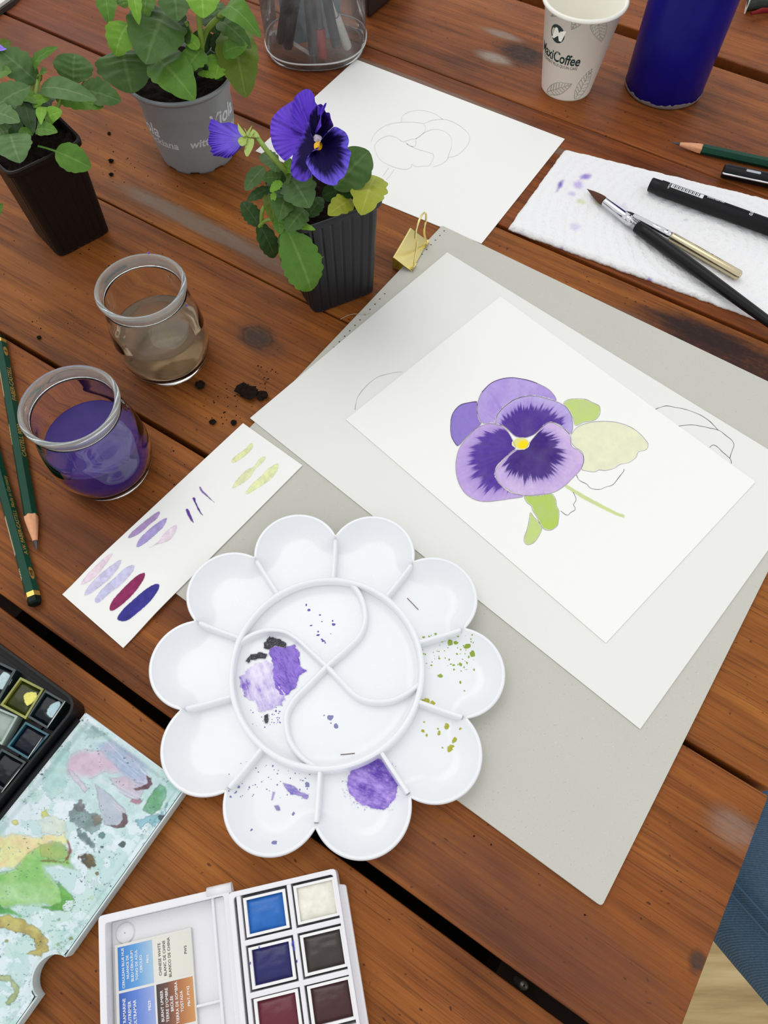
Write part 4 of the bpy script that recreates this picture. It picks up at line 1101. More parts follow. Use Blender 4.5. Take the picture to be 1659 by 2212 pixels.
    C = C * (1 - sp[..., None]) + lin(40, 84, 86) * sp[..., None]
    sp2 = smooth(.70, .76, fbm(U / 7, V / 5, 365, 3)) * smooth(.50, .62, fbm(U / 40, V / 40, 366)) * .6
    return C * (1 - sp2[..., None]) + lin(110, 160, 160) * sp2[..., None]
na, nb_ = 300, 520
AA, BB = np.meshgrid(np.linspace(0, LW, na), np.linspace(0, LL, nb_), indexing='ij')
xy = LA[:2] + AA[..., None] * ea[:2] + BB[..., None] * eb_[:2]
zz = lid_z(xy[..., 0], xy[..., 1])
pts = np.concatenate([xy, zz[..., None]], -1)
uu, vv = XV(pts)
colr = lidcolour(uu, vv)
Fq = grid_faces(na, nb_); ins = inside_lid(AA, BB).ravel(); Fq = Fq[ins[Fq].all(1)]
Fq = Fq if np.cross(ea, eb_)[2] > 0 else Fq[:, ::-1]
used = np.unique(Fq); mp_ = np.full(na * nb_, -1); mp_[used] = np.arange(len(used))
lid = mesh_obj('mixing_lid', pts.reshape(-1, 3)[used], np.ascontiguousarray(mp_[Fq]), LIDM, box, True, cols=colr.reshape(-1, 3)[used], label='white enamel lid covered in dried paint')
# lid shell: outer wall and underside, following the notch
arc = [(LW + .001 + NR * math.cos(t), nb + NR * math.sin(t)) for t in np.linspace(math.radians(266), math.radians(94), 22)]
arc = [(a, b_) for a, b_ in arc if a <= LW]
outl_ = [(-.0002, -.0002), (LW + .0006, -.0002), (LW + .0006, nb - NR)] + [(a, b_) for a, b_ in arc] + [(LW + .0006, nb + NR), (LW + .0006, LL + .0004), (-.0002, LL + .0004)]
shell = MB(); shell.slab([lid_pt(a, b_, 0)[:2] for a, b_ in outl_], .0006, ZL - .0045)
shell.build('lid_shell', plain('white_enamel', (206, 222, 222), .3, .5, var=.08), lid)
wall = MB(); k_ = len(outl_)
for i in range(k_):
    a, b_ = outl_[i], outl_[(i + 1) % k_]
    wall.add([lid_pt(*a, .003), lid_pt(*b_, .003), lid_pt(*b_, ZL + .0007), lid_pt(*a, ZL + .0007)], [(0, 1, 2, 3)])
o = wall.build('lid_rim', plain('white_enamel', (206, 222, 222)), lid); m = o.modifiers.new('thickness', 'SOLIDIFY'); m.thickness = .0007; m.offset = 0
# tray: rounded black box to the left of the hinge
def tp_(a, b_): return (LA + ea * a + eb_ * b_)[:2]
TX0, TX1, TY0, TY1 = -.110, -.0035, -.0030, .132
tray_out = rounded([tp_(TX0, TY0), tp_(TX1, TY0), tp_(TX1, TY1), tp_(TX0, TY1)], .009, 7)
def ring_wall(mb, outer, inner, z0, z1):
    n = len(outer); o_ = np.asarray(outer); i_ = np.asarray(inner)
    V = np.concatenate([np.c_[o_, np.full(n, z0)], np.c_[o_, np.full(n, z1)], np.c_[i_, np.full(n, z1)], np.c_[i_, np.full(n, z0)]])
    F = []
    for i in range(n):
        j = (i + 1) % n
        F += [(i, j, n + j, n + i), (n + i, n + j, 2 * n + j, 2 * n + i), (2 * n + i, 2 * n + j, 3 * n + j, 3 * n + i)]
    mb.add(V, F)
tray_in = rounded([tp_(TX0 + .0012, TY0 + .0012), tp_(TX1 - .0012, TY0 + .0012), tp_(TX1 - .0012, TY1 - .0012), tp_(TX0 + .0012, TY1 - .0012)], .008, 7)
mb = MB(); ring_wall(mb, tray_out, tray_in, .0006, ZK); mb.slab(tray_in, .0008, .0040)
o = mb.build('tray', BLK, box)
# hinge bar and inner insert
o = MB().tube([np.r_[tp_(-.0012, .004), .009], np.r_[tp_(-.0012, .128), .009]], .0016, 12).build('hinge', BLK, box, True)
ins_ = MB(); ins_.slab([tp_(TX0 + .002, TY0 + .0045), tp_(TX1 - .0125, TY0 + .0045), tp_(TX1 - .0125, TY1 - .004), tp_(TX0 + .002, TY1 - .004)], .0040, .0052)
ins_.build('pan_holder', BLK, box)
# pans seen in the tray: (corner quad pixels at rim height, cup tint, paint colour, painted shine blob)
def traced_pan(px, z, cup_c, cake_c, label, parent_group, shine=None, shine_px=None, h=.0085, depth=.0016):
    q = [P(u, v, z) for u, v in px]; cen = sum(q) / 4
    t = thing('paint_pan', label, 'paint pan', (cen[0], cen[1], z - h), parent_group)
    mb = MB(); outer = [p[:2] for p in q]; inner = [cen[:2] + (p[:2] - cen[:2]) * .86 for p in q]
    n = 4; V = np.concatenate([[np.r_[p * .97 + cen[:2] * .03, z - h] for p in outer], [np.r_[p, z] for p in outer], [np.r_[p, z] for p in inner], [np.r_[p * .985 + cen[:2] * .015, z - h * .8] for p in inner]])
    F = [(3, 2, 1, 0), (12, 13, 14, 15)]
    for i in range(4):
        j = (i + 1) % 4; F += [(i, j, 4 + j, 4 + i), (4 + i, 4 + j, 8 + j, 8 + i), (8 + i, 8 + j, 12 + j, 12 + i)]
    a = np.cross(q[1] - q[0], q[2] - q[0])[2]
    if a < 0: F = [f[::-1] for f in F]
    mb.add(V, F); mb.build('pan_cup', cup_c, t)
    g = 15; S_, T_ = np.meshgrid(np.linspace(0, 1, g), np.linspace(0, 1, g), indexing='ij')
    iq = [np.r_[cen[:2] + (p[:2] - cen[:2]) * .855, 0] for p in q]
    W = iq[0] * ((1 - S_) * (1 - T_))[..., None] + iq[1] * (S_ * (1 - T_))[..., None] + iq[2] * (S_ * T_)[..., None] + iq[3] * ((1 - S_) * T_)[..., None]
    e = np.minimum(np.minimum(S_, 1 - S_), np.minimum(T_, 1 - T_))
    W[..., 2] = z - depth + .0006 * (fbm(S_ * 3 + cen[0] * 900, T_ * 7, 401, 3) - .5) - .0008 * smooth(.1, 0, e) + .0005 * np.sin(T_ * math.pi)
    Fg = grid_faces(g, g); Fg = Fg if np.cross(q[1] - q[0], q[3] - q[0])[2] > 0 else Fg[:, ::-1]
    mesh_obj('paint_cake', W.reshape(-1, 3), np.ascontiguousarray(Fg), cake_c, t)
    if shine_px is not None:
        poly = np.array(shine_px); pl = catmull(poly, 30)
        def fn(U, V):
            gg = fbm(U / 4, V / 4, 410, 3); d_ = sdf(U, V, pl) + 3 * (gg - .5)
            return smooth(.6, -1.0, d_), lin(shine) * (.8 + .4 * gg[..., None]), 0 * U
        paint_patch('painted_shine', [poly[:, 0].min() - 3, poly[:, 1].min() - 3, poly[:, 0].max() + 3, poly[:, 1].max() + 3], .8, z - depth + .0009, fn, vcol('painted_shine', .3, .5), t, (30, 34, 36))  # gloss highlight on the cake, put into the colour as a patch
    return t
cl2 = lambda pts: [tuple(p) for p in cl(pts)]
ZN = .0115
DARKP = plain('dark_dried_paint', (14, 20, 26), .18, .25, var=.4, scale=200); OLP = plain('dark_olive_paint', (52, 58, 16), .18, .25, var=.5, scale=150)
NAVY = plain('deep_navy_paint', (16, 20, 34), .2, .25, var=.4, scale=200)
CUPK = plain('stained_pan_plastic', (36, 52, 52), .3, .5, var=.5, scale=90); CUPY = plain('yellow_stained_pan', (142, 144, 62), .3, .5, var=.45, scale=120); CUPT = plain('teal_stained_pan', (30, 92, 106), .3, .5, var=.5, scale=120)
CUPW = plain('grey_white_stained_pan', (160, 176, 166), .4, .5, var=.3, scale=120)
GP = 'pans in the black watercolour box'
traced_pan(cl2([(-90,40),(95,128),(-5,310),(-190,215)]), ZN, CUPK, DARKP, 'dark pan with pale painted shine at the left edge of the black box', GP, (176, 200, 204), cl2([(0,165),(25,140),(60,160),(68,195),(30,235),(0,240),(-10,200)]))
traced_pan(cl2([(120,170),(258,240),(150,418),(0,335)]), ZN, CUPY, OLP, 'olive pan with bright yellow painted shine in the black box', GP, (222, 216, 96), cl2([(140,280),(175,258),(215,265),(210,300),(170,335),(150,330)]))
traced_pan(cl2([(265,245),(382,312),(278,475),(160,405)]), ZN, CUPK, DARKP, 'dark pan with pale blue painted shine nearest the corner of the black box', GP, (170, 200, 208), cl2([(275,380),(300,335),(345,315),(355,345),(330,395),(300,410)]))
traced_pan(cl2([(-60,330),(105,400),(10,570),(-150,480)]), ZN, CUPW, plain('greyed_white_paint', (150, 164, 156), .4, .5, var=.35, scale=150), 'grey-white stained pan below the olive one', GP)
traced_pan(cl2([(150,432),(290,508),(165,655),(40,580)]), ZN, CUPT, NAVY, 'navy pan with teal stained rim below the corner pan', GP)
traced_pan(cl2([(10,590),(155,670),(20,840),(-110,755)]), ZN, CUPK, DARKP, 'blackish pan below the navy one', GP)
for pts in ([(248, 528), (165, 650)], [(118, 712), (10, 850)], [(385, 312), (278, 470)]):
    a_, b_ = [P(*p, ZN + .0015) for p in cl2(pts)]
    MB().tube([a_, (a_ + b_) / 2, b_], .0004, 6).build('pan_clip', plain('bright_wire', (196, 200, 196), .25, .5, .9), box, True)
for pts in ([(175, 695), (0, 930), (-60, 870), (100, 650)],):
    pass

# ================================================================ WHITE PAINT BOX (bottom)
WB = white_plastic('white_box_plastic', (232, 231, 234), .28)
ZW = .0175
def cw(pts): return crop(180, 1800, 2.37, pts)
wbox = thing('sketchers_paint_box', 'open white plastic watercolour box with six coloured pans and a label', 'paint box', P(500, 2150))
# axes of the box from traced edges
w0 = P(*cw([(765, 300)])[0], ZW); w1 = P(*cw([(1290, 178)])[0], ZW)
wx = unit(w1 - w0); wy = np.array([wx[1], -wx[0], 0.0]); wy = wy if wy[1] < 0 else -wy
TW = float(np.linalg.norm(w1 - w0)); TLN = .118
def wp_(a, b_, z=ZW): return np.r_[(w0 + wx * a + wy * b_)[:2], z]
def wab(x, y, z=ZW):
    p = P(*cw([(x, y)])[0], z) - w0; return float(p @ wx), float(p @ wy)
# tray body
body = MB()
out_ = rounded([wp_(-.0022, 0)[:2], wp_(TW, 0)[:2], wp_(TW, TLN)[:2], wp_(-.0022, TLN)[:2]], .002, 4)
in_ = rounded([wp_(.0, .0022)[:2], wp_(TW - .0015, .0022)[:2], wp_(TW - .0015, TLN - .002)[:2], wp_(.0, TLN - .002)[:2]], .0015, 4)
ring_wall(body, out_, in_, .0008, ZW); body.slab(in_, .0010, .0035)
trayw = bevel(body.build('pan_tray', WB, wbox), .0004, 2)
# lower flange on the outer side (thumb ring plate edge)
fb = MB(); fb.slab([wp_(TW - .002, .0060)[:2], wp_(TW + .0030, .0075)[:2], wp_(TW + .0030, TLN - .004)[:2], wp_(TW - .002, TLN - .003)[:2]], .0035, .0085)
bevel(fb.build('thumb_plate', WB, wbox), .0008, 2)
# grid of sockets: columns and rows from traced pan corners
pans = [
 ([(818,338),(1028,290),(1055,482),(840,530)], (16,100,182), 'cerulean blue', 'bright blue pan at the top left of the white box'),
 ([(1072,268),(1282,228),(1310,418),(1105,462)], (232,230,216), 'chinese white', 'white pan at the top right of the white box'),
 ([(845,590),(1062,540),(1088,745),(870,795)], (22,22,92), 'ultramarine', 'deep ultramarine pan in the middle row of the white box'),
 ([(1108,525),(1322,478),(1352,680),(1140,728)], (54,46,42), 'burnt umber', 'dark brown-black pan in the middle row of the white box'),
 ([(875,855),(1090,803),(1118,1010),(905,1062)], (98,20,38), 'crimson', 'crimson red pan at the lower left of the white box'),
 ([(1148,788),(1368,740),(1398,950),(1182,1000)], (62,26,28), 'red brown', 'dark reddish-brown pan at the lower right of the white box')]
ZN2 = .0165
rails = []
pc_ab = [np.mean([wab(x, y, ZN2) for x, y in p[0]], 0) for p in pans]
colx = [np.mean([pc_ab[i][0] for i in (0, 2, 4)]), np.mean([pc_ab[i][0] for i in (1, 3, 5)])]
rowy = [np.mean([pc_ab[i][1] for i in (0, 1)]), np.mean([pc_ab[i][1] for i in (2, 3)]), np.mean([pc_ab[i][1] for i in (4, 5)])]
dr = rowy[1] - rowy[0]; dc = colx[1] - colx[0]
rowsb = [rowy[0] + dr * (i - .5) for i in range(0, 6)]
for i, yb in enumerate(rowsb[1:5]):
    mb = MB(); mb.slab([wp_(colx[0] - dc * .5, yb - .0011)[:2], wp_(TW - .001, yb - .0011)[:2], wp_(TW - .001, yb + .0011)[:2], wp_(colx[0] - dc * .5, yb + .0011)[:2]], .0035, ZW - .0005)
    bevel(mb.build('cross_rail', WB, wbox), .0005, 2)
for xa in (colx[0] - dc * .5, (colx[0] + colx[1]) / 2):
    mb = MB(); mb.slab([wp_(xa - .0010, .002)[:2], wp_(xa + .0010, .002)[:2], wp_(xa + .0010, TLN - .002)[:2], wp_(xa - .0010, TLN - .002)[:2]], .0035, ZW - .0004)
    bevel(mb.build('long_rail', WB, wbox), .0005, 2)
PANW = white_plastic('white_pan_plastic', (238, 237, 236), .3)
GP2 = 'half pans in the white box'
for i, (pl, c, nm, lb) in enumerate(pans):
    ctr = np.array([colx[i % 2], rowy[i // 2]]) * .6 + pc_ab[i] * .4
    hw = [.0095, .0080]
    hx = dc * .5 - .0019; hy = dr * .5 - .0020
    px = []
    for sx, sy in ((-1, -1), (1, -1), (1, 1), (-1, 1)):
        w = wp_(ctr[0] + sx * hx, ctr[1] + sy * hy, ZN2); px.append(tuple(float(t) for t in XV(w)))
    traced_pan(px, ZN2, PANW, plain('cake_' + nm.replace(' ', '_'), c, .34 if i != 1 else .6, .5, var=.25, scale=260, bmp=.3), lb, GP2, h=.0125, depth=.0012)
# blue smears on the rails
for (x, y, r) in ((1072, 565, 10), (1078, 590, 7), (1093, 655, 5), (855, 665, 5), (900, 585, 5)):
    c = P(*cw([(x, y)])[0], ZW); a_ = np.arange(8) * math.pi / 4
    V = np.r_[[[c[0], c[1], ZW + .00012]], np.c_[c[0] + r * .00009 * np.cos(a_) * .6, c[1] + r * .00009 * np.sin(a_) * 1.4, np.full(8, ZW + .00003)]]
    mesh_obj('blue_smear', V, [(0, i + 1, (i + 1) % 8 + 1) for i in range(8)], plain('ultramarine_smear', (60, 62, 170), .4, .4), wbox)
# side trough and lid to the left
la0, lb0 = wab(75, 432, .0135)
ZD = .0135
def lp(x, y, z): return P(*cw([(x, y)])[0], z)
l_tl, l_tr = lp(75, 425, ZD), lp(795, 262, ZD)
LX = float((l_tl - w0) @ wx); LY = float((l_tl - w0) @ wy)
lidw = MB()
lo_ = rounded([wp_(LX, LY)[:2], wp_(-.0024, LY)[:2], wp_(-.0024, TLN)[:2], wp_(LX, TLN)[:2]], .0018, 4)
li_ = rounded([wp_(LX + .0030, LY + .0034)[:2], wp_(-.0050, LY + .0034)[:2], wp_(-.0050, TLN - .003)[:2], wp_(LX + .0030, TLN - .003)[:2]], .0012, 4)
ring_wall(lidw, lo_, li_, .0008, ZD); lidw.slab(li_, .0010, .0052)
wl = bevel(lidw.build('box_lid', WB, wbox), .0004, 2)
# hinge knuckle and inner partitions of the lid
kn = MB(); kn.tube([wp_(-.0125, LY + .0008, ZD - .0015), wp_(-.0012, LY + .0008, ZD - .0015)], .0023, 14)
kn.build('hinge_knuckle', WB, wbox, True)
g0 = wab(655, 330, ZD)[0]
pt_ = MB(); pt_.slab([wp_(g0 - .0006, LY + .003)[:2], wp_(g0 + .0006, LY + .003)[:2], wp_(g0 + .0006, TLN - .003)[:2], wp_(g0 - .0006, TLN - .003)[:2]], .0050, ZD - .0020)
bevel(pt_.build('lid_partition', WB, wbox), .0003, 2)
pt_ = MB(); pt_.slab([wp_(g0, LY + .0036)[:2], wp_(-.0052, LY + .0036)[:2], wp_(-.0052, TLN - .004)[:2], wp_(g0, TLN - .004)[:2]], .0052, .0098)
pt_.build('slot_floor', WB, wbox)
h0 = wab(640, 872, .008); h1x = wab(580, 890, .008)[0]
pt_ = MB(); pt_.slab([wp_(h1x, h0[1] - .0005)[:2], wp_(g0, h0[1] - .0005)[:2], wp_(g0, h0[1] + .0005)[:2], wp_(h1x, h0[1] + .0005)[:2]], .0050, .0085)
bevel(pt_.build('lid_partition', WB, wbox), .0003, 2)
nib = lp(215, 510, .0055); MB().lathe((nib[0], nib[1], .0052), [(.0042, 0), (.0042, .0006), (.0036, .0010), (.0002, .0010)], 32).build('lid_button', WB, wbox, True)
# printed label: lies in the lid, can be lifted out
ZLB = .0078
lab = [lp(*q, ZLB) for q in ((160, 575), (548, 470), (588, 980), (205, 1085))]
ax_ = unit(lab[1] - lab[0]); 
lx = wx; ly = wy
l0 = np.r_[lab[0][:2], 0]; LWd = float((lab[1] - lab[0]) @ lx)
def lbp(a, b_, z=ZLB): return np.r_[(l0 + lx * a + ly * b_)[:2], z]
label = MB(); label.slab([lbp(0, 0)[:2], lbp(LWd, 0)[:2], lbp(LWd, .085)[:2], lbp(0, .085)[:2]], .0056, ZLB)
labo = label.build('colour_chart', paper_mat('chart_card', (224, 222, 216)), None)
tag(labo, 'printed colour chart card lying in the lid of the white box', 'label card')
def lab_ab(x, y):
    p = lp(x, y, ZLB) - l0; return float(p @ lx), float(p @ ly)
def grad_mat(name, stops):
    m, nt, b = new_mat(name); uvn = nt.nodes.new('ShaderNodeUVMap'); sp_ = nt.nodes.new('ShaderNodeSeparateXYZ')
    nt.links.new(uvn.outputs[0], sp_.inputs[0]); f = noise(nt, mapped(nt), 300, 3)
    fac = math_(nt, 'ADD', sp_.outputs[0], math_(nt, 'MULTIPLY', math_(nt, 'SUBTRACT', f, .5), .14))
    nt.links.new(ramp(nt, fac, stops), b.inputs['Base Color']); b.inputs['Roughness'].default_value = .5
    return m
a1, b1 = lab_ab(172, 575); a2, _ = lab_ab(352, 540); a3, _ = lab_ab(362, 540); a4, _ = lab_ab(548, 500)
_, bb1 = lab_ab(180, 805); _, bb2 = lab_ab(185, 822)
b0_ = .0022; sw = (LWd - .0012) / 2
_, hgt = lab_ab(370, 765); bsp = lab_ab(360, 770)[1]
rows_ = [(lab_ab(350, 545)[1], lab_ab(362, 765)[1])]; hh = rows_[0][1] - rows_[0][0]
rows_.append((rows_[0][1] + .0010, rows_[0][1] + .0010 + hh)); rows_.append((rows_[1][1] + .0010, .083))
cols_ = [(lab_ab(175, 580)[0], lab_ab(352, 560)[0]), (lab_ab(362, 560)[0], LWd - .0006)]
INKW = plain('white_print', (240, 240, 238), .6, .2); INKD = plain('dark_print', (62, 58, 54), .6, .2)
chart = [
 (0, 0, [(0, (40, 118, 196)), (.5, (92, 156, 214)), (1, (164, 194, 216))], ['CERULEAN BLUE HUE', 'NUANCE DE', 'BLEU CÉRULÉUM', 'TONO DE AZUL', 'CERÚLEO'], 'PB15', INKW),
 (0, 1, [(0, (224, 222, 210)), (1, (220, 218, 206))], ['CHINESE WHITE', 'BLANC DE CHINE', 'BLANCO DE CHINA'], 'PW5', INKD),
 (1, 0, [(0, (44, 88, 176)), (.5, (92, 128, 206)), (1, (150, 166, 216))], ['ULTRAMARINE', 'OUTREMER', 'ULTRAMAR'], 'PB29', INKW),
 (1, 1, [(0, (58, 50, 48)), (.3, (108, 70, 58)), (.6, (168, 106, 66)), (1, (206, 146, 86))], ['BURNT UMBER', "TERRE D'OMBRE", 'BRÛLÉE', 'TIERRA DE SOMBRA', 'TOSTADA'], 'PBr7, PY42', INKW)]
for r_, c_, stops, lines, code, ink in chart:
    (ca, cb), (ra, rb) = cols_[c_], rows_[r_]
    q = [lbp(ca, ra, ZLB + .00004), lbp(cb, ra, ZLB + .00004), lbp(cb, rb, ZLB + .00004), lbp(ca, rb, ZLB + .00004)]
    sw_o = mesh_obj('colour_swatch', q, [(3, 2, 1, 0)], grad_mat('print_' + code.replace(', ', '_'), stops), labo, False, uv=[(0, 0), (1, 0), (1, 1), (0, 1)])
    size = .00178
    size = min(size, hh * .93 / max(text2d(s_, .012, 0.0, 1.04)[0][:, 0].max() for s_ in lines))
    n_ = len(lines); mid = (ra + rb) / 2
    text_flat('lettering', lines, lbp(ca + .0027, mid, ZLB + .00010), -ly, -lx, size, ink, labo, 1.27, .012, align='C', space=1.04)
    text_flat('lettering', [code], lbp(cb - .0018, mid - hh * .08, ZLB + .00010), -ly, -lx, size * .95, ink, labo, 1.4, .014, align='C', space=1.04)

# ================================================================ PENCILS
GREEN = plain('dark_green_lacquer', (18, 66, 50), .4, .16, var=.08)
GOLD = plain('gold_foil', (214, 178, 92), .3, .5, .7)
CEDAR = plain('cedar_wood', (226, 164, 124), .7, .2, var=.12, scale=500)
LEAD = plain('graphite_core', (84, 82, 86), .4, .5, .3)
def hexpt(c, T, r, i, f=1.0):
    Nn = unit(np.array([0, 0, 1.0]) - T * T[2]); B = np.cross(T, Nn); a = math.radians(30 + 60 * i)
    return c + f * r * (math.cos(a) * Nn + math.sin(a) * B)
def pencil(butt, tip, label, group, r=.0039, sharp=True, cap=True, zb=0.0):
    """hexagonal pencil lying on a flat; butt and tip are plan points"""
    flat = r * math.cos(math.radians(30))
    p0 = np.r_[butt[:2], zb + flat]; p1 = np.r_[tip[:2], zb + flat]; L = float(np.linalg.norm(p1 - p0)); T = unit(p1 - p0)
    t = thing('pencil', label, 'pencil', (p0 + p1) / 2 - [0, 0, flat], group)
    cone = .0235 if sharp else 0.0
    pe = p1 - T * cone; ph = math.radians(30)
    capl = .0042
    MB().rod(p0 + T * (capl + .0012 if cap else 0), pe, [(0, r), (1, r)], 6, ph).build('lacquered_body', GREEN, t)
    if cap:
        MB().rod(p0, p0 + T * capl, [(0, r * .80), (.25, r), (1, r)], 6, ph).build('dipped_end', plain('black_green_dip', (10, 26, 22), .4, .15), t)
        MB().rod(p0 + T * capl, p0 + T * (capl + .0030), [(0, r * 1.004), (1, r * 1.004)], 6, ph).build('gold_band', GOLD, t)
    if sharp:
        # scalloped wood cone: hexagon meeting a cone
        n = 48; a = np.arange(n) * 2 * math.pi / n; Nn = unit(np.array([0, 0, 1.0]) - T * T[2]); B = np.cross(T, Nn)
        ring = np.cos(a)[:, None] * Nn + np.sin(a)[:, None] * B
        hexr = flat / np.cos(((a - ph + math.radians(30)) % math.radians(60)) - math.radians(30))
        rows = []
        rows.append(pe - T * .0001 + ring * hexr[:, None] * 1.001 + T[None] * ((r - hexr) / (r - flat) * .0018)[:, None] * 0)
        wav = (hexr - flat) / (r - flat)
        rows.append(pe + T[None] * ((1 - wav) * .0022)[:, None] * 0 + ring * hexr[:, None])
        for f in (.12, .4, .74): rows.append(pe + T * (cone * f) + ring * np.minimum(hexr[:, None], r * (1 - f) + .00035))
        V = np.concatenate(rows); mb = MB(); mb.add(V, [tuple(x) for x in grid_faces(len(rows), n, wrap_v=True)])
        mb.build('sharpened_wood', CEDAR, t, True)
        # lacquer scallops
        sc = []
        for kf in range(6):
            for s_ in np.linspace(-1, 1, 7):
                sc.append((kf, s_))
        MB().rod(pe + T * (cone * .735), p1, [(0, .00128), (.8, .0005), (1, .0002)], 16).build('graphite_tip', LEAD, t, True)
    return t, p0, T, L, r
GP_ = 'green drawing pencils on the table'
# pencil with its point towards the viewer, next to the purple jar
tipA = P(85, 1193); buttA = P(4, 735)
pA, a0, aT, aL, ar = pencil(buttA, tipA, 'dark green pencil pointing at the viewer, next to the purple jar', GP_)
tipB = P(-60, 915); buttB = P(82, 1310)
tipB = buttB + unit(P(0, 1010) - buttB) * .172
pB_, b0, bT, bL, br = pencil(buttB, tipB, 'dark green HB pencil with gold band at the left table edge', GP_)
tipC = P(1449, 316); dC = unit(P(1659, 362) - tipC)
pC, c0_, cT, cL, cr = pencil(tipC + dC * .172, tipC, 'dark green pencil beside the black pens at the right', GP_)
def facet_text(name, s, p0, T, r, start, size, parent, mat, facet, flip=False, bold=.01, stretch=1.0):
    """lettering on one flat of a hexagonal pencil; facet angle measured from straight up"""
    flat = r * math.cos(math.radians(30)); Nn = np.array([0, 0, 1.0]); B = np.cross(T, Nn); a = math.radians(facet)
    nrm = math.cos(a) * Nn + math.sin(a) * B; tang = -math.sin(a) * Nn + math.cos(a) * B
    ex = T if not flip else -T; ey = np.cross(nrm, ex)
    o = p0 + T * start + nrm * (flat + .00005) - ey * size * .33
    return text_flat(name, [s], o, ex * stretch, ey, size, mat, parent, bold=bold)
GL = plain('gilt_lettering', (200, 160, 76), .35, .5, .4)
rside = -60 if np.cross(aT, [0, 0, 1])[0] < 0 else 60
facet_text('gilt_lettering', 'FABER-CASTELL', a0, aT, ar, .060, .0042, pA, GL, rside, True)
facet_text('gilt_lettering', 'CASTELL 9000', a0, aT, ar, .106, .0042, pA, GL, rside, True)
def oval_badge(p0, T, r, start, parent, facet, s):
    flat = r * math.cos(math.radians(30)); Nn = np.array([0, 0, 1.0]); B = np.cross(T, Nn); a = math.radians(facet)
    nrm = math.cos(a) * Nn + math.sin(a) * B; ey = np.cross(nrm, T); c = p0 + T * start + nrm * (flat + .00004)
    th_ = np.linspace(0, 2 * math.pi, 25)[:-1]
    V = np.r_[[c], [c + T * .0042 * math.cos(x) + ey * .0016 * math.sin(x) for x in th_]]
    mesh_obj('gold_badge', V, [(0, i + 1, (i + 1) % 24 + 1) for i in range(24)], GOLD, parent, False)
    text_flat('grade_mark', [s], c + nrm * .00006 - ey * .0009 , T, ey, .0030, plain('black_print', (20, 22, 20), .5, .3), parent, bold=.02, align='C')
oval_badge(a0, aT, ar, .016, pA, rside, 'B')
rsb = -60 if np.cross(bT, [0, 0, 1])[0] < 0 else 60
oval_badge(b0, bT, br, .019, pB_, rsb, 'HB')
facet_text('gilt_lettering', 'A.W. FABER-CASTELL  Made in Germany', b0, bT, br, .032, .0034, pB_, GL, rsb, False)
CRM = plain('cream_print', (226, 214, 176), .5, .3)
for i in range(26):
    pass
lsb = -rsb
facet_text('cream_print', 'IIIIIIIIIIIIIIIIIIIIIIIIIIII', b0, bT, br, .034, .0040, pB_, CRM, lsb, False, .03)
facet_text('cream_print', '9000', b0, bT, br, .017, .0038, pB_, CRM, lsb, False, .02)
facet_text('cream_print', 'GERMANY', b0, bT, br, .094, .0036, pB_, CRM, lsb, False, .02)
facet_text('cream_print', 'IIIIIIIIIIIIIIIIIIIIIIIII', a0, aT, ar, .032, .0036, pA, CRM, -rside, False, .03)
facet_text('cream_print', 'GERMANY', a0, aT, ar, .078, .0036, pA, CRM, -rside, False, .02)

# ================================================================ PENS AT THE RIGHT
PENB = plain('matt_black_plastic', (24, 24, 26), .42, .2, var=.1); WPR = plain('white_pen_print', (224, 226, 228), .5, .3); CHR = plain('polished_chrome', (214, 214, 218), .14, .5, 1.0)
ZT_ = ZT + .0004
ra = .0056
pen = thing('fineliner_pen', 'black fineliner with a white barcode lying on the paper towel', 'pen', P(1530, 440), 'black pens')
q0 = P(1404, 398, ZT_ + ra); q1 = P(1659, 490, ZT_ + ra); qT = unit((q1 - q0) * [1, 1, 0]); q1 = q0 + qT * .135
MB().rod(q0, q0 + qT * .0075, [(0, ra * .80), (.06, ra * .9), (.94, ra * .92), (1, ra * .92)], 32).build('end_plug', PENB, pen, True)
MB().rod(q0 + qT * .0075, q1 - qT * .03, [(0, ra * .9), (.004, ra), (1, ra)], 32).build('barrel', PENB, pen, True)
MB().rod(q1 - qT * .034, q1, [(0, ra * 1.08), (.95, ra * 1.08), (1, ra)], 32).build('cap', PENB, pen, True)
def wrap_pen(p0, T, r, flip=True, rot=0.0):
    Nn = np.array([0, 0, 1.0]); B = np.cross(T, Nn); s_ = -1 if flip else 1
    def fn_at(s0, ang0):
        def fn(x, y):
            a = ang0 + s_ * y / r * 1.0
            return p0 + np.outer(s0 + s_ * x, T) + (r + .00005) * (np.outer(np.cos(a), Nn) + np.outer(np.sin(a), B))
        return fn
    return fn_at
fnp = wrap_pen(q0, qT, ra, True)
sgn = 1 if np.cross(qT, [0, 0, 1])[1] > 0 else -1
# barcode sticker (white patch with dark bars) on the upper side
for nm, mat_, segs, a0_, a1_ in (('barcode_label', WPR, [(.0155, .0405)], -.30, .42), ('barcode_bars', PENB, [(.0168 + .0009 * i + .00035 * ((i * 7) % 3), .0172 + .0009 * i + .00035 * ((i * 5) % 3)) for i in range(24)], -.22, .34)):
    mb = MB(); Nn = np.array([0, 0, 1.0]); B = np.cross(qT, Nn); ro = ra + (.00004 if nm == 'barcode_label' else .00009)
    for s0, s1 in segs:
        an = np.linspace(a0_, a1_, 7) * 1.0
        V = np.concatenate([[q0 + qT * s + ro * (math.cos(a) * Nn + math.sin(a) * B) for a in an] for s in (s0, s1)])
        mb.add(V, [(i, i + 1, 7 + i + 1, 7 + i) for i in range(6)])
    mb.build(nm, mat_, pen)
text_flat('pen_lettering', ['MITSUBISHI PENCIL CO.,LTD'], (0, 0, 0), None, None, .0021, WPR, pen, fn=fnp(.0440, -.52), bold=.02)
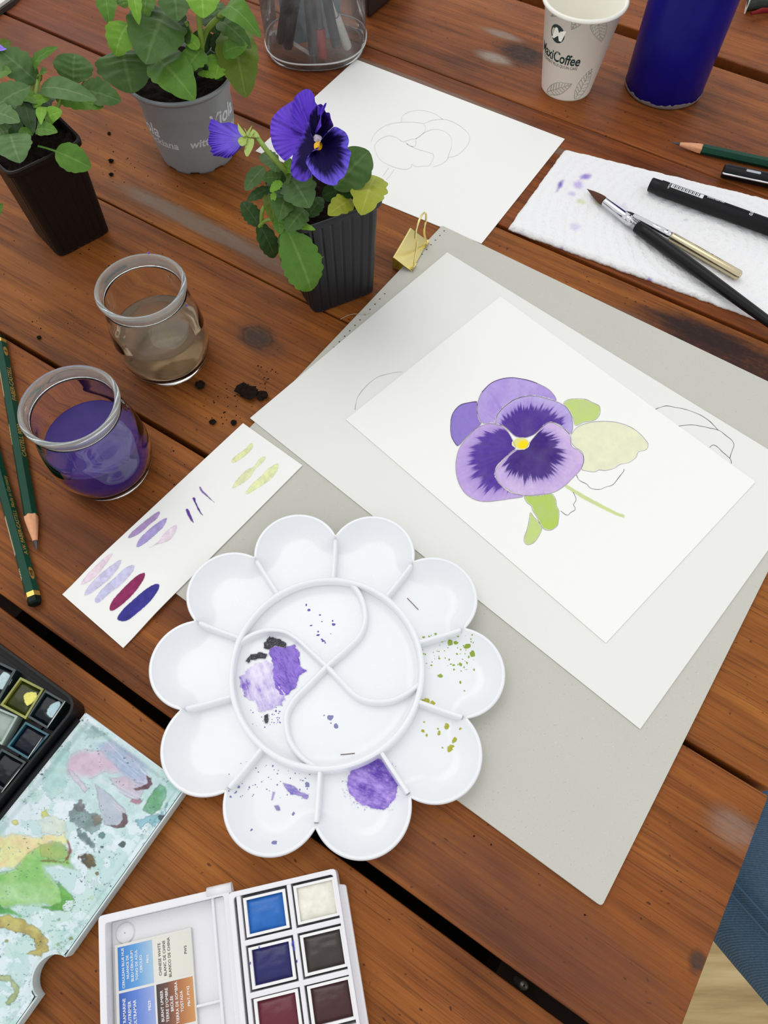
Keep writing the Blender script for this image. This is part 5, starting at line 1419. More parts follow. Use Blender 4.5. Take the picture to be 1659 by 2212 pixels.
text_flat('pen_lettering', ['PIN 005-200(S)'], (0, 0, 0), None, None, .0021, WPR, pen, fn=fnp(.0560, -.08), bold=.02)
text_flat('pen_lettering', ['VIETNAM'], (0, 0, 0), None, None, .0016, WPR, pen, fn=lambda x, y: fnp(.0148, 0)(y * 1.0, x - .004) , bold=.01)
text_flat('pen_lettering', ['0.05'], (0, 0, 0), None, None, .0036, WPR, pen, fn=lambda x, y: fnp(.078, .0)(y, x - .002), bold=.015)
text_flat('pen_lettering', ['|'], (0, 0, 0), None, None, .0060, WPR, pen, fn=fnp(.0790, -.25), bold=.02)

pen2 = thing('clip_pen', 'black capped pen with chrome clip at the right edge beside the pencil', 'pen', P(1640, 375), 'black pens')
rb_ = .0052
k0 = P(1562, 368, rb_); kT = unit((P(1659, 389, rb_) - k0) * [1, 1, 0]); k1 = k0 + kT * .140
MB().rod(k0, k0 + kT * .055, [(0, rb_ * .86), (.02, rb_), (1, rb_)], 32).build('cap', PENB, pen2, True)
MB().rod(k0 + kT * .055, k1, [(0, rb_ * .9), (.85, rb_ * .88), (1, rb_ * .5)], 32).build('barrel', PENB, pen2, True)
kB = np.cross(kT, [0, 0, 1.0]); kB = kB if kB[1] < 0 else -kB
cdir = unit(kB * .9 + np.array([0, 0, .25]))
MB().tube([k0 + cdir * (rb_ + .0005), k0 + kT * .001 + cdir * (rb_ + .0016), k0 + kT * .02 + cdir * (rb_ + .0012), k0 + kT * .042 + cdir * (rb_ + .0007)], [.0007, .0008, .0008, .0009], 8).build('clip', CHR, pen2, True)
wdw = unit(np.array([0, 0, 1.0]) + kB * .25); c = k0 + kT * .0215 + wdw * (rb_ + .00004); e2 = np.cross(wdw, kT)
V = [c + kT * a * .0055 + e2 * b_ * .0011 for a, b_ in ((-1, -.6), (-.85, -1), (.85, -1), (1, -.6), (1, .6), (.85, 1), (-.85, 1), (-1, .6))]
mesh_obj('cap_window', V, [tuple(range(8))] if np.cross(V[1] - V[0], V[2] - V[0])[2] > 0 else [tuple(range(7, -1, -1))], plain('pale_window', (176, 178, 186), .3, .5), pen2, False)

# ================================================================ BRUSHES ON THE TOWEL
BR = plain('brown_sable', (84, 46, 30), .6, .3, var=.35, scale=900); BRT = plain('dark_sable_tip', (48, 32, 26), .6, .3)
HBK = plain('black_lacquer_handle', (20, 20, 21), .35, .22)
b1 = thing('round_brush', 'large round paintbrush with long black handle across the paper towel', 'paintbrush', P(1420, 520), 'paintbrushes')
z_ = ZT_ + .0047
f0, f1, f2 = P(1268, 408, ZT_ + .002), P(1306, 436, z_), P(1376, 489, z_)
bdir = unit((P(1659, 693, z_ + .002) - f2) * [1, 1, 0])
f3 = f2 + bdir * .150 + np.array([0, 0, .002])
MB().rod(f0, f1, [(0, .0001), (.12, .0006), (.35, .0018), (.6, .0027), (.85, .0033), (1, .0030)], 24).build('bristles', BR, b1, True)
MB().rod(f1, f2, [(0, .0029), (.03, .0031), (.55, .0036), (.70, .0038), (.715, .0035), (.73, .0038), (.78, .0039), (.795, .0035), (.81, .0039), (1, .0040)], 32).build('ferrule', CHR, b1, True)
MB().rod(f2, f3, [(0, .0040), (.05, .0044), (.15, .0046), (.4, .0044), (.7, .0036), (1, .0026)], 32).build('handle', HBK, b1, True)
b2 = thing('travel_brush', 'small pocket brush with pale gold metal handle lying on the paper towel', 'paintbrush', P(1480, 530), 'paintbrushes')
z2 = ZT_ + .0034
g0_, g1_, g2_, g3_ = P(1344, 454, ZT_ + .002), P(1368, 467, z2), P(1450, 511, z2), P(1599, 597, z2 + .0002)
PGO = plain('pale_gold_metal', (206, 192, 158), .24, .5, .95)
MB().rod(g0_, g1_, [(0, .0001), (.3, .0008), (.7, .0018), (1, .0021)], 20).build('bristles', BRT, b2, True)
MB().rod(g1_, g2_, [(0, .0021), (.6, .0027), (.8, .0030), (.83, .0027), (.86, .0031), (.92, .0031), (.95, .0028), (1, .0032)], 24).build('ferrule', CHR, b2, True)
MB().rod(g2_, g3_, [(0, .0030), (.02, .0033), (.96, .0036), (.985, .0034), (1, .0022)], 28).build('metal_handle', PGO, b2, True)
gT = unit(g3_ - g2_); fng = wrap_pen(g2_, gT, .0035, True)
text_flat('engraving', ['Winsor & Newton'], (0, 0, 0), None, None, .0036, plain('dark_gold_engraving', (120, 104, 66), .4, .4, .6), b2, shear=.25, fn=fng(.0460, -.20))

# ================================================================ GOLD BINDER CLIP
BRASS = plain('brass_clip_metal', (240, 224, 150), .24, .5, .95, var=.02, scale=30)
clip = thing('binder_clip', 'gold binder clip gripping the upper edge of the grey cardboard', 'binder clip', P(880, 540))
J1, J2 = P(925, 521, .0034), P(889, 585, .0034)
jd = unit((J2 - J1) * [1, 1, 0]); pdv = np.array([jd[1], -jd[0], 0.0]); pdv = pdv if pdv[0] < 0 else -pdv
CD = .0148
cs_ = [(0, .0034), (CD * .5, .0070), (CD - .0010, .0104), (CD - .0002, .0106), (CD + .0004, .0100), (CD + .0005, .0090), (CD + .0005, .0018), (CD + .0003, .0008), (CD - .0004, .0004), (CD * .5, .0002), (.0005, .0002)]
cs_ = np.array(cs_); tg = np.gradient(cs_, axis=0); tg /= np.linalg.norm(tg, axis=1)[:, None]; nrm_ = np.stack([-tg[:, 1], tg[:, 0]], 1)
both = [cs_, cs_ - nrm_ * .0004]
both[1][:, 1] = np.maximum(both[1][:, 1], .00012) if nrm_[2, 1] < 0 else both[1][:, 1]
mb = MB(); rows = []
for e_ in (0.0, .5, 1.0):
    rows.append(np.concatenate([[(J1 + (J2 - J1) * e_) * [1, 1, 0] + pdv * a + np.array([0, 0, z]) for a, z in both[0]], [(J1 + (J2 - J1) * e_) * [1, 1, 0] + pdv * a + np.array([0, 0, z]) for a, z in both[1][::-1]]]))
m_ = len(rows[0]); mb.add(np.concatenate(rows), [tuple(f) for f in grid_faces(3, m_, wrap_v=True)])
k2 = len(cs_)
for e_ in (0, 2): mb.add(rows[e_], [(i, i + 1, m_ - 2 - i, m_ - 1 - i) for i in range(k2 - 1)])
o = mb.build('spring_body', BRASS, clip)
jl = J2 - J1
for fa, fb_ in ((0.0, .22), (.78, 1.0)):
    MB().tube([J1 + jl * fa + [0, 0, .0006], J1 + jl * fb_ + [0, 0, .0006]], .0011, 14).build('rolled_barrel', BRASS, clip, True)
# wire handle standing up from the barrels
top_ = np.array([0, 0, .0325]) + pdv * .0005
hp = [J1 + jl * .20 + [0, 0, .0008], J1 + jl * .13 + [0, 0, .0006], J1 + jl * .14 + [0, 0, .004], J1 + jl * .26 + top_ * .40, J1 + jl * .28 + top_ * .62, J1 + jl * .20 + top_ * .72, J1 + jl * .22 + top_ * .92, J1 + jl * .36 + top_ * 1.04, J1 + jl * .5 + top_ * 1.07,
      J1 + jl * .64 + top_ * 1.04, J1 + jl * .78 + top_ * .92, J1 + jl * .80 + top_ * .72, J1 + jl * .72 + top_ * .62, J1 + jl * .74 + top_ * .40, J1 + jl * .86 + [0, 0, .004], J1 + jl * .87 + [0, 0, .0006], J1 + jl * .80 + [0, 0, .0008]]
MB().tube(catmull(hp, 110, False), .00072, 10).build('wire_handle', BRASS, clip, True)

# ================================================================ PAPER COFFEE CUP
cupm = paper_mat('cup_paper', (250, 246, 234), .45, .01, spec=.4)
cupl = plain('cup_line_art', (160, 158, 146), .6, .3); cupd = plain('cup_dark_print', (30, 52, 54), .5, .3)
cc = P(1226, 188); cup_c = np.array([.1638, .6135, 0]); CH, CR0, CR1 = .0710, .0212, .0312
cup = thing('coffee_cup', 'cream paper coffee cup with leaf print beside the blue bottle', 'cup', cup_c)
prof = [(CR0 - .002, .0016), (CR0 - .0008, .0002), (CR0, .0), (CR0 + .0002, .0012), (CR1, CH - .003), (CR1 + .0012, CH - .0034), (CR1 + .0026, CH - .0022), (CR1 + .0028, CH - .0008), (CR1 + .0016, CH + .0004), (CR1, CH - .0004), (CR1 - .0006, CH - .003), (CR0 - .0004, .006), (CR0 - .004, .0048), (.00002, .0048)]
MB().lathe(cup_c, [(.00002, .0016)] + prof, 96, caps=False).build('cup_wall', cupm, cup, True)
MB().lathe(cup_c, [(.00002, .024), (CR0 + (CR1 - CR0) * .30, .024)], 48, caps=False).build('cup_coffee_stain', plain('milky_coffee', (212, 196, 164), .3, .5), cup, True)
def CRF(z): return CR0 + .0002 + (CR1 - CR0 - .0002) * (z - .0012) / (CH - .0042)
def cup_fn(a_mid, z_mid):
    def fn(x, y):
        z = z_mid + y; r = CRF(z) + .00008; a = a_mid + x / ((CR0 + CR1) / 2)
        return np.c_[cup_c[0] + r * np.cos(a), cup_c[1] + r * np.sin(a), z]
    return fn
def px_az(u, v, z):
    """azimuth and height on the cup's front seen at a pixel"""
    best = None
    for zz_ in np.linspace(.002, CH - .002, 60):
        r = CRF(zz_); p = P(u, v, zz_)
        e = abs(np.hypot(p[0] - cup_c[0], p[1] - cup_c[1]) - r)
        if p[1] < cup_c[1] + .004 and (best is None or e < best[0]): best = (e, math.atan2(p[1] - cup_c[1], p[0] - cup_c[0]), zz_)
    return best[1], best[2]
ct = lambda x, y: (1100 + x / 2.968, y / 2.968)
a_, zc_ = px_az(*ct(350, 380), 0)
text_flat('cup_name', ['MaxiCoffee'], (0, 0, 0), None, None, .0118, cupd, cup, shear=.12, bold=.022, align='C', fn=cup_fn(a_ - .24, zc_ - .0035), width=.0400)
a2_, z2_ = px_az(*ct(350, 430), 0)
text_flat('cup_tagline', ["TELLEMENT PLUS QU'UN CAFÉ"], (0, 0, 0), None, None, .0034, cupd, cup, align='C', fn=cup_fn(a2_ - .26, z2_ - .0015), width=.0360)
am, zm = px_az(*ct(312, 215), 0)
# round emblem with a white M cut through
th_ = np.linspace(0, 2 * math.pi, 41)[:-1]
fe = cup_fn(am, zm)
V = np.r_[fe(np.array([0.0]), np.array([0.0])), fe(.0062 * np.cos(th_), .0070 * np.sin(th_))]
em = mesh_obj('cup_emblem', V, [(0, i + 1, (i + 1) % 40 + 1) for i in range(40)], cupd, cup)
fe2 = lambda x, y: fe(x, y) + np.c_[(fe(x, y)[:, :2] - cup_c[:2]) * .004, 0 * x]
text_flat('emblem_letter', ['M'], (0, 0, 0), None, None, .0125, cupm, cup, bold=.03, shear=.3, align='C', fn=lambda x, y: fe2(x + .001, y - .0042))
def cup_lines(name, polys, w=.00022):
    mb = MB()
    for pl in polys:
        q = catmull(pl, max(6, 5 * len(pl)), False)
        az = np.array([px_az(*ct(x, y), 0) for x, y in q])
        r = CRF(az[:, 1]) + .00008
        W = np.c_[cup_c[0] + r * np.cos(az[:, 0]), cup_c[1] + r * np.sin(az[:, 0]), az[:, 1]]
        mb.tube(W, w, 4)
    return mb.build(name, cupl, cup)
def leaf_lines(tip, base, wd, n=7):
    tip = np.array(tip, float); base = np.array(base, float); d = tip - base; Ln = np.linalg.norm(d); d /= Ln; nn = np.array([-d[1], d[0]])
    w = lambda t: wd * math.sin(math.pi * t ** .8) ** .9
    ts = np.linspace(0.02, 1, 9)
    out = [[tuple(base + d * Ln * t + nn * w(t)) for t in ts], [tuple(base + d * Ln * t - nn * w(t)) for t in ts], [tuple(base), tuple(base + d * Ln * .5), tuple(tip)]]
    for t in np.linspace(.15, .8, n):
        for s_ in (1, -1):
            out.append([tuple(base + d * Ln * t), tuple(base + d * Ln * (t + .06) + nn * s_ * w(t + .08) * .5), tuple(base + d * Ln * (t + .10) + nn * s_ * w(t + .12) * .93)])
    return out
cup_lines('cup_leaf_print', leaf_lines((590, 268), (560, 95), 52))
cup_lines('cup_leaf_print', leaf_lines((400, 190), (465, 92), 30, 5))
cup_lines('cup_leaf_print', leaf_lines((268, 105), (345, 62), 20, 4))
cup_lines('cup_leaf_print', leaf_lines((400, 540), (240, 590), 38, 7))
cup_lines('cup_leaf_print', leaf_lines((530, 440), (420, 640), 30, 7))

# ================================================================ BLUE BOTTLE
def bottle_mat():
    m, nt, b = new_mat('cobalt_lacquer'); f = noise(nt, mapped(nt), 45, 3)
    nt.links.new(mixc(nt, f, rgba((10, 10, 96)), rgba((20, 20, 128))), b.inputs['Base Color']); b.inputs['Roughness'].default_value = .34; b.inputs['Specular IOR Level'].default_value = .2
    return m
bc = np.array([.2480, .6105, 0]); BRd = .0330
bottle = thing('steel_bottle', 'tall cobalt blue steel bottle with a worn scuffed base', 'bottle', bc)
MB().lathe(bc, [(BRd - .0006, .0030), (BRd, .0036), (BRd + .0006, .05), (BRd + .0010, .12), (BRd + .0010, .178), (BRd - .002, .190), (.022, .205), (.0195, .212)], 96).build('bottle_body', bottle_mat(), bottle, True)
nbz = 96; a = np.arange(nbz) * 2 * math.pi / nbz; zt_ = .0030 + .0026 * np.array([vnoise(math.cos(x) * 12 + 20, math.sin(x) * 12 + 20, 71) for x in a]) ** 1.3
V = np.concatenate([np.c_[bc[0] + (BRd - .0022) * np.cos(a), bc[1] + (BRd - .0022) * np.sin(a), np.full(nbz, .0)], np.c_[bc[0] + (BRd - .0008) * np.cos(a), bc[1] + (BRd - .0008) * np.sin(a), np.full(nbz, .0006)],
                    np.c_[bc[0] + (BRd + .0002) * np.cos(a), bc[1] + (BRd + .0002) * np.sin(a), np.full(nbz, .0018)], np.c_[bc[0] + (BRd + .00018) * np.cos(a), bc[1] + (BRd + .00018) * np.sin(a), zt_]])
mesh_obj('worn_base', V, [tuple(range(nbz - 1, -1, -1))] + [tuple(f[::-1]) for f in grid_faces(4, nbz, wrap_v=True)], plain('bare_worn_steel', (150, 142, 142), .5, .4, .5, var=.4, scale=300), bottle)
MB().lathe(bc + [0, 0, .2122], [(.0200, 0), (.0215, .001), (.0215, .026), (.020, .028)], 48).build('bottle_cap', plain('brushed_steel_cap', (150, 150, 154), .3, .5, .9), bottle, True)

# ================================================================ CLEAR PENCIL POUCH with tools inside
pcn = np.array([-.0565, .6770, 0]); PRX, PRY = .0455, .0400
def soft_plastic():
    m, nt, b = new_mat('soft_clear_plastic')
    nt.nodes.remove(b); out = nt.nodes['Material Output']
    tr = nt.nodes.new('ShaderNodeBsdfTransparent'); tr.inputs[0].default_value = (.93, .93, .93, 1)
    df = nt.nodes.new('ShaderNodeBsdfDiffuse'); df.inputs[0].default_value = rgba((190, 190, 188))
    gl = nt.nodes.new('ShaderNodeBsdfGlossy'); gl.inputs['Roughness'].default_value = .12
    f = noise(nt, mapped(nt, 'Object', (1, 1, .5)), 45, 4, .6, .8)
    m1 = nt.nodes.new('ShaderNodeMixShader'); m2 = nt.nodes.new('ShaderNodeMixShader')
    nt.links.new(math_(nt, 'MULTIPLY', ramp(nt, f, [(.3, (.15, .15, .15, 1)), (.75, (1, 1, 1, 1))]), .27), m1.inputs[0]); nt.links.new(tr.outputs[0], m1.inputs[1]); nt.links.new(df.outputs[0], m1.inputs[2])
    fr = nt.nodes.new('ShaderNodeFresnel'); fr.inputs[0].default_value = 1.4
    bp = nt.nodes.new('ShaderNodeBump'); bp.inputs['Strength'].default_value = .4; bp.inputs['Distance'].default_value = .002; nt.links.new(f, bp.inputs['Height']); nt.links.new(bp.outputs[0], gl.inputs['Normal'])
    nt.links.new(fr.outputs[0], m2.inputs[0]); nt.links.new(m1.outputs[0], m2.inputs[1]); nt.links.new(gl.outputs[0], m2.inputs[2])
    nt.links.new(m2.outputs[0], out.inputs['Surface'])
    return m
pouch = thing('clear_pencil_pouch', 'clear plastic standing pencil pouch full of pens behind the flowering pot', 'pouch', pcn)
na_ = 80; a = np.arange(na_) * 2 * math.pi / na_; rows = []
sup = lambda c, p: np.sign(c) * np.abs(c) ** p
for s_, z in ((.90, .0012), (.93, .0012), (.99, .0030), (1.0, .008), (1.0, .04), (.99, .09), (.97, .135), (.96, .150)):
    w = 1 + .02 * np.sin(a * 3 + z * 50)
    rows.append(np.c_[pcn[0] + PRX * s_ * sup(np.cos(a), .8) * w, pcn[1] + PRY * s_ * sup(np.sin(a), .8) * w, np.full(na_, z)])
mesh_obj('pouch_wall', np.concatenate(rows), [tuple(f[::-1]) for f in grid_faces(len(rows), na_, wrap_v=True)], soft_plastic(), pouch)
sm = MB(); sm.tube(np.concatenate([rows[3], rows[3][:1]]), .0008, 6, caps=False); sm.build('bottom_seam', plain('clear_seam', (196, 196, 192), .3, .5), pouch, True)
def in_pouch(name, label, cat, u0, v0, z0, u1, v1, z1, parts, group='tools inside the clear pouch'):
    p0 = P(u0, v0, z0); p1 = P(u1, v1, z1)
    for p_ in (p0, p1):
        dx_, dy_ = (p_[0] - pcn[0]) / PRX, (p_[1] - pcn[1]) / PRY; k_ = math.hypot(dx_, dy_)
        if k_ > .80: p_[0] = pcn[0] + dx_ * PRX * .80 / k_; p_[1] = pcn[1] + dy_ * PRY * .80 / k_
    t = thing(name, label, cat, p0, group)
    for nm, s0, s1, r, mat_ in parts:
        MB().rod(p0 + (p1 - p0) * s0, p0 + (p1 - p0) * s1, [(0, r * .9), (.02, r), (.98, r), (1, r * .9)], 16).build(nm, mat_, t, True)
    return t
GRYP = plain('grey_pen_barrel', (84, 84, 88), .4, .4); DKP = plain('charcoal_pen_barrel', (34, 34, 38), .4, .4); REDP = plain('red_pen_tip', (196, 52, 52), .4, .4); WHS = plain('white_stick', (222, 220, 212), .5, .4)
in_pouch('pen', 'dark grey pen leaning across the front of the clear pouch', 'pen', 676, 140, .012, 628, -60, .128, [('barrel', 0, .86, .0042, GRYP), ('tip', -.06, 0, .0026, DKP), ('cap', .86, 1, .0046, DKP)])
in_pouch('pen', 'black capped pen standing at the left inside the clear pouch', 'pen', 600, 92, .016, 645, -80, .115, [('barrel', 0, .8, .0046, DKP), ('cap', .8, 1, .0050, PENB)])
in_pouch('pen', 'charcoal pen without a cap, second from the left in the clear pouch', 'pen', 618, 104, .014, 690, -60, .110, [('barrel', 0, 1, .0044, DKP)])
in_pouch('red_tipped_pen', 'slim grey pen with a red tip in the clear pouch', 'pen', 697, 124, .009, 712, -50, .110, [('red_tip', 0, .24, .0040, REDP), ('barrel', .24, 1, .0030, GRYP)])
in_pouch('white_stick', 'thin white stick crossing the bottom of the clear pouch', 'stick', 664, 152, .012, 568, 78, .020, [('shaft', 0, 1, .0017, WHS)])
in_pouch('pale_brush', 'pale pointed stick standing at the right inside the clear pouch', 'stick', 778, 112, .010, 744, 30, .055, [('shaft', 0, .65, .0040, WHS), ('point', .65, 1, .0022, WHS)])
in_pouch('pen', 'grey pen upright behind the red-tipped one in the clear pouch', 'pen', 728, 100, .016, 716, -60, .115, [('barrel', 0, 1, .0042, GRYP)])
c0 = pcn + np.array([-.030, -.004, .004]); e1 = np.array([.052, .016, 0.0]); upv = np.array([.006, -.004, .118])
nb3 = unit(np.cross(e1, upv)) * .0012
q = [c0, c0 + e1, c0 + e1 + upv, c0 + upv]
mb = MB(); mb.hexa([p for p in q], [p + nb3 for p in q])
tag(mb.build('blue_card', plain('pale_teal_card', (126, 152, 158), .6, .3)), 'pale blue-grey card standing inside the clear pouch', 'card', 'tools inside the clear pouch')

# ================================================================ THINGS CUT BY THE UPPER FRAME EDGE
wsheet = MB(); wsheet.slab([P(62, -30)[:2], P(30, 8)[:2], P(-25, 48)[:2], P(-160, 40)[:2], P(-90, -120)[:2]], .004, .0065)
o = wsheet.build('notepad', paper_mat('pad_paper', (228, 226, 220))); tag(o, 'white notepad at the upper left corner of the table', 'notepad')
pad = MB(); pad.slab([P(68, -34)[:2], P(34, 11)[:2], P(-27, 54)[:2], P(-162, 44)[:2], P(-92, -126)[:2]], .0003, .004)
pad.build('pad_cover', plain('dark_pad_cover', (58, 50, 44), .7, .3), o)
cs = MB(); q = [P(795, 47), P(852, -3), P(900, -60), P(812, -140), P(740, -60)]
cs.slab([p[:2] for p in q], .0004, .052); o = cs.build('leather_case', plain('dark_brown_leather', (42, 24, 18), .55, .35, var=.3, scale=90, bmp=.3)); bevel(o, .004, 3)
tag(o, 'dark brown case hidden behind the clear pencil pouch', 'case')
g_ = MB(); q = [P(1606, 32), P(1628, 26), P(1690, 24), P(1760, -40), P(1640, -110), P(1612, -30)]
g_.slab([p[:2] for p in q], .0003, .014); o = g_.build('tool_roll', plain('grey_green_canvas', (70, 76, 72), .9, .2, var=.25, scale=400, bmp=.4)); bevel(o, .005, 3)
tag(o, 'dark grey canvas roll with red lining at the upper right corner', 'pouch')
r_ = MB(); r_.tube([P(1622, 30, .0058), P(1645, 23, .0062), P(1690, 22, .006)], [.0012, .0022, .0022], 10); r_.build('red_lining', plain('red_cloth', (120, 24, 30), .9, .2), o, True)
wc = MB(); q = [P(1609, 31), P(1620, -2), P(1648, -90), P(1640, -92), P(1614, -4), P(1607, 30)]
wc.slab([p[:2] for p in q], .0002, .016); o = wc.build('white_card', paper_mat('bright_card', (238, 236, 230))); tag(o, 'white card edge standing right behind the blue bottle', 'card')

# ================================================================ PLANTS
def leaf_mat(name, c0, c1, vein, rough=.42, vs=.55):
    m, nt, b = new_mat(name)
    uvn = nt.nodes.new('ShaderNodeUVMap'); sp = nt.nodes.new('ShaderNodeSeparateXYZ'); nt.links.new(uvn.outputs[0], sp.inputs[0])
    s, t = sp.outputs[0], sp.outputs[1]; at = math_(nt, 'ABSOLUTE', t)
    v = mapped(nt); big = noise(nt, v, 120, 3, .6); fine = noise(nt, v, 700, 3, .6)
    col = mixc(nt, big, rgba(c0), rgba(c1)); col = mixc(nt, .25, col, mixc(nt, fine, (.0, .02, .0, 1), (.5, .6, .3, 1)), 'SOFT_LIGHT')
    wob = math_(nt, 'MULTIPLY', math_(nt, 'SUBTRACT', noise(nt, v, 300, 2), .5), .5)
    ph = math_(nt, 'FRACT', math_(nt, 'ADD', math_(nt, 'SUBTRACT', math_(nt, 'MULTIPLY', s, 6.0), math_(nt, 'MULTIPLY', at, 1.7)), wob))
    side = math_(nt, 'MULTIPLY', ramp(nt, ph, [(.44, (0, 0, 0)), (.5, (255, 255, 255)), (.56, (0, 0, 0))]), ramp(nt, at, [(.0, (1, 1, 1, 1)), (.85, (.0, .0, .0, 1))]))
    mid = ramp(nt, at, [(.035, (255, 255, 255)), (.10, (0, 0, 0))])
    vf = math_(nt, 'MULTIPLY', math_(nt, 'MAXIMUM', math_(nt, 'MULTIPLY', side, .45), math_(nt, 'MULTIPLY', mid, .6)), vs)
    nt.links.new(mixc(nt, vf, col, rgba(vein)), b.inputs['Base Color'])
    b.inputs['Roughness'].default_value = rough; b.inputs['Specular IOR Level'].default_value = .2
    b.inputs['Subsurface Weight'].default_value = .0
    h = math_(nt, 'ADD', math_(nt, 'MULTIPLY', vf, -1.0), math_(nt, 'MULTIPLY', big, .6)); bump(nt, b, h, .35, .0008)
    return m
LG = {'d': leaf_mat('dark_green_leaf', (58, 88, 42), (84, 114, 54), (114, 138, 82)),
      'g': leaf_mat('grey_green_leaf', (76, 106, 62), (102, 130, 80), (138, 158, 108)),
      'm': leaf_mat('mid_green_leaf', (72, 114, 38), (100, 140, 54), (134, 162, 82)),
      'b': leaf_mat('bright_green_leaf', (100, 148, 44), (130, 172, 62), (164, 196, 100)),
      'y': leaf_mat('yellowing_leaf', (150, 160, 44), (172, 176, 62), (196, 196, 100)),
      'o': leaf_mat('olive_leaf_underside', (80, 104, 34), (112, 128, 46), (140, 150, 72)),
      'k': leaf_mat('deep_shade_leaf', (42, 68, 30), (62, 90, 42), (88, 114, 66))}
STEM = plain('green_stem', (126, 152, 62), .45, .4, var=.15); STEMD = plain('dark_green_stem', (70, 104, 44), .45, .4, var=.15)
CAMP = np.array([0, 0, CAM_H])
def leaf(parent, base, tip, w, kind, bend=.12, fold=.18, cren=5, amp=.11, pet=0.0, roll=0.0, tw=.0, fac=.6, seed=0, shape=.85, n=40, m=11, name='leaf'):
    """scalloped leaf blade from base to tip (pixel u, v, height z), w = width in pixels"""
    b_ = P(*base); t_ = P(*tip); d = t_ - b_; L = float(np.linalg.norm(d)); X = d / L
    mid = (b_ + t_) / 2; view = unit(CAMP - mid)
    wm = w * float(np.dot(mid - CAMP, -RCAM[:, 2])) / F_PX
    up = unit(view * fac + np.array([0, 0, 1.0]) * (1 - fac)); Z = unit(up - X * (up @ X)); Y = np.cross(Z, X)
    if roll:
        c, s = math.cos(roll), math.sin(roll); Y, Z = Y * c + Z * s, Z * c - Y * s
    rg = np.random.RandomState(seed + 5); ph = rg.rand() * 6.28
    V = []; UV = []
    for s in np.linspace(0, 1, n):
        if s < pet: hw = .035 * wm
        else:
            q = (s - pet) / (1 - pet); hw = .5 * wm * (math.sin(math.pi * min(1, q) ** shape) ** .62 if 0 < q < 1 else 0.0) + .012 * wm * (1 - q)
            hw *= 1 + amp * (abs(math.sin(math.pi * cren * q + .4)) - .6) * 1.6 * (0 if q > .97 else 1)
        c = b_ + d * s + Z * (bend * L * 4 * s * (1 - s))
        for t in np.linspace(-1, 1, m):
            y = hw * t; z = fold * hw * abs(t) ** 1.5 + .05 * hw * math.sin(abs(t) * 5 - s * 30) * (1 - abs(t)) - .10 * hw * t * t + .07 * hw * abs(t) ** 2 * math.sin(s * 13 + ph + (2 if t > 0 else 0)) + tw * hw * t * s
            V.append(c + Y * y + Z * z); UV.append((s, t))
    return mesh_obj(name, V, grid_faces(n, m), LG[kind], parent, True, uv=UV)
def fan(parent, name, outline, base, zb, zt, mat, colfn=None, ruff=.0, cup=.0, rows=26, n=110, closed=False, zoff=None, kf=9, lab=None):
    """petal: rows from its base point out to a traced rim, every point with its own height"""
    q = catmull(outline, n, closed); V = []; Cc = []; UV = []
    zt_ = np.array([zt(k / (n - 1)) if callable(zt) else zt for k in range(n)])
    ang = np.arange(n)
    for i, s in enumerate(np.linspace(0, 1, rows)):
        u = base[0] + (q[:, 0] - base[0]) * s; v = base[1] + (q[:, 1] - base[1]) * s
        z = zb + (zt_ - zb) * s + cup * 4 * s * (1 - s) + 1.6 * ruff * s * s * (fbm(ang / n * kf * .8, s * .6, 690 + int(abs(zb) * 1e5) % 17, 2) - .5) * 2 + .5 * ruff * s ** 5 * np.sin(ang / n * kf * 5.1 * math.pi)
        V.append(PV(u, v, z))
        if colfn is not None: Cc.append(colfn(np.full(n, s), ang / n, u, v))
    V = np.concatenate(V); cols = np.concatenate(Cc) if Cc else None
    return mesh_obj(name, V, grid_faces(rows, n, wrap_v=closed), mat, parent, True, cols=cols, label=lab)
SOIL = plain('dark_potting_soil', (30, 22, 18), .95, .1, var=.7, scale=600, bmp=1.0, detail=6)
def soil_patch(parent, polyfn, z, seed, amp=.004):
    """rough soil surface; polyfn(s, t) -> plan point"""
    g = 46; S_, T_ = np.meshgrid(np.linspace(0, 1, g), np.linspace(0, 1, g), indexing='ij')
    XYp = polyfn(S_, T_); zz_ = z + amp * (fbm(S_ * 9, T_ * 9, seed) - .5) * 2 + amp * .5 * (fbm(S_ * 30, T_ * 30, seed + 2) - .5)
    Fg = grid_faces(g, g)
    V = np.concatenate([XYp, zz_[..., None]], -1).reshape(-1, 3)
    if np.cross(V[Fg[0][1]] - V[Fg[0][0]], V[Fg[0][2]] - V[Fg[0][0]])[2] < 0: Fg = np.ascontiguousarray(Fg[:, ::-1])
    return mesh_obj('soil', V, Fg, SOIL, parent)
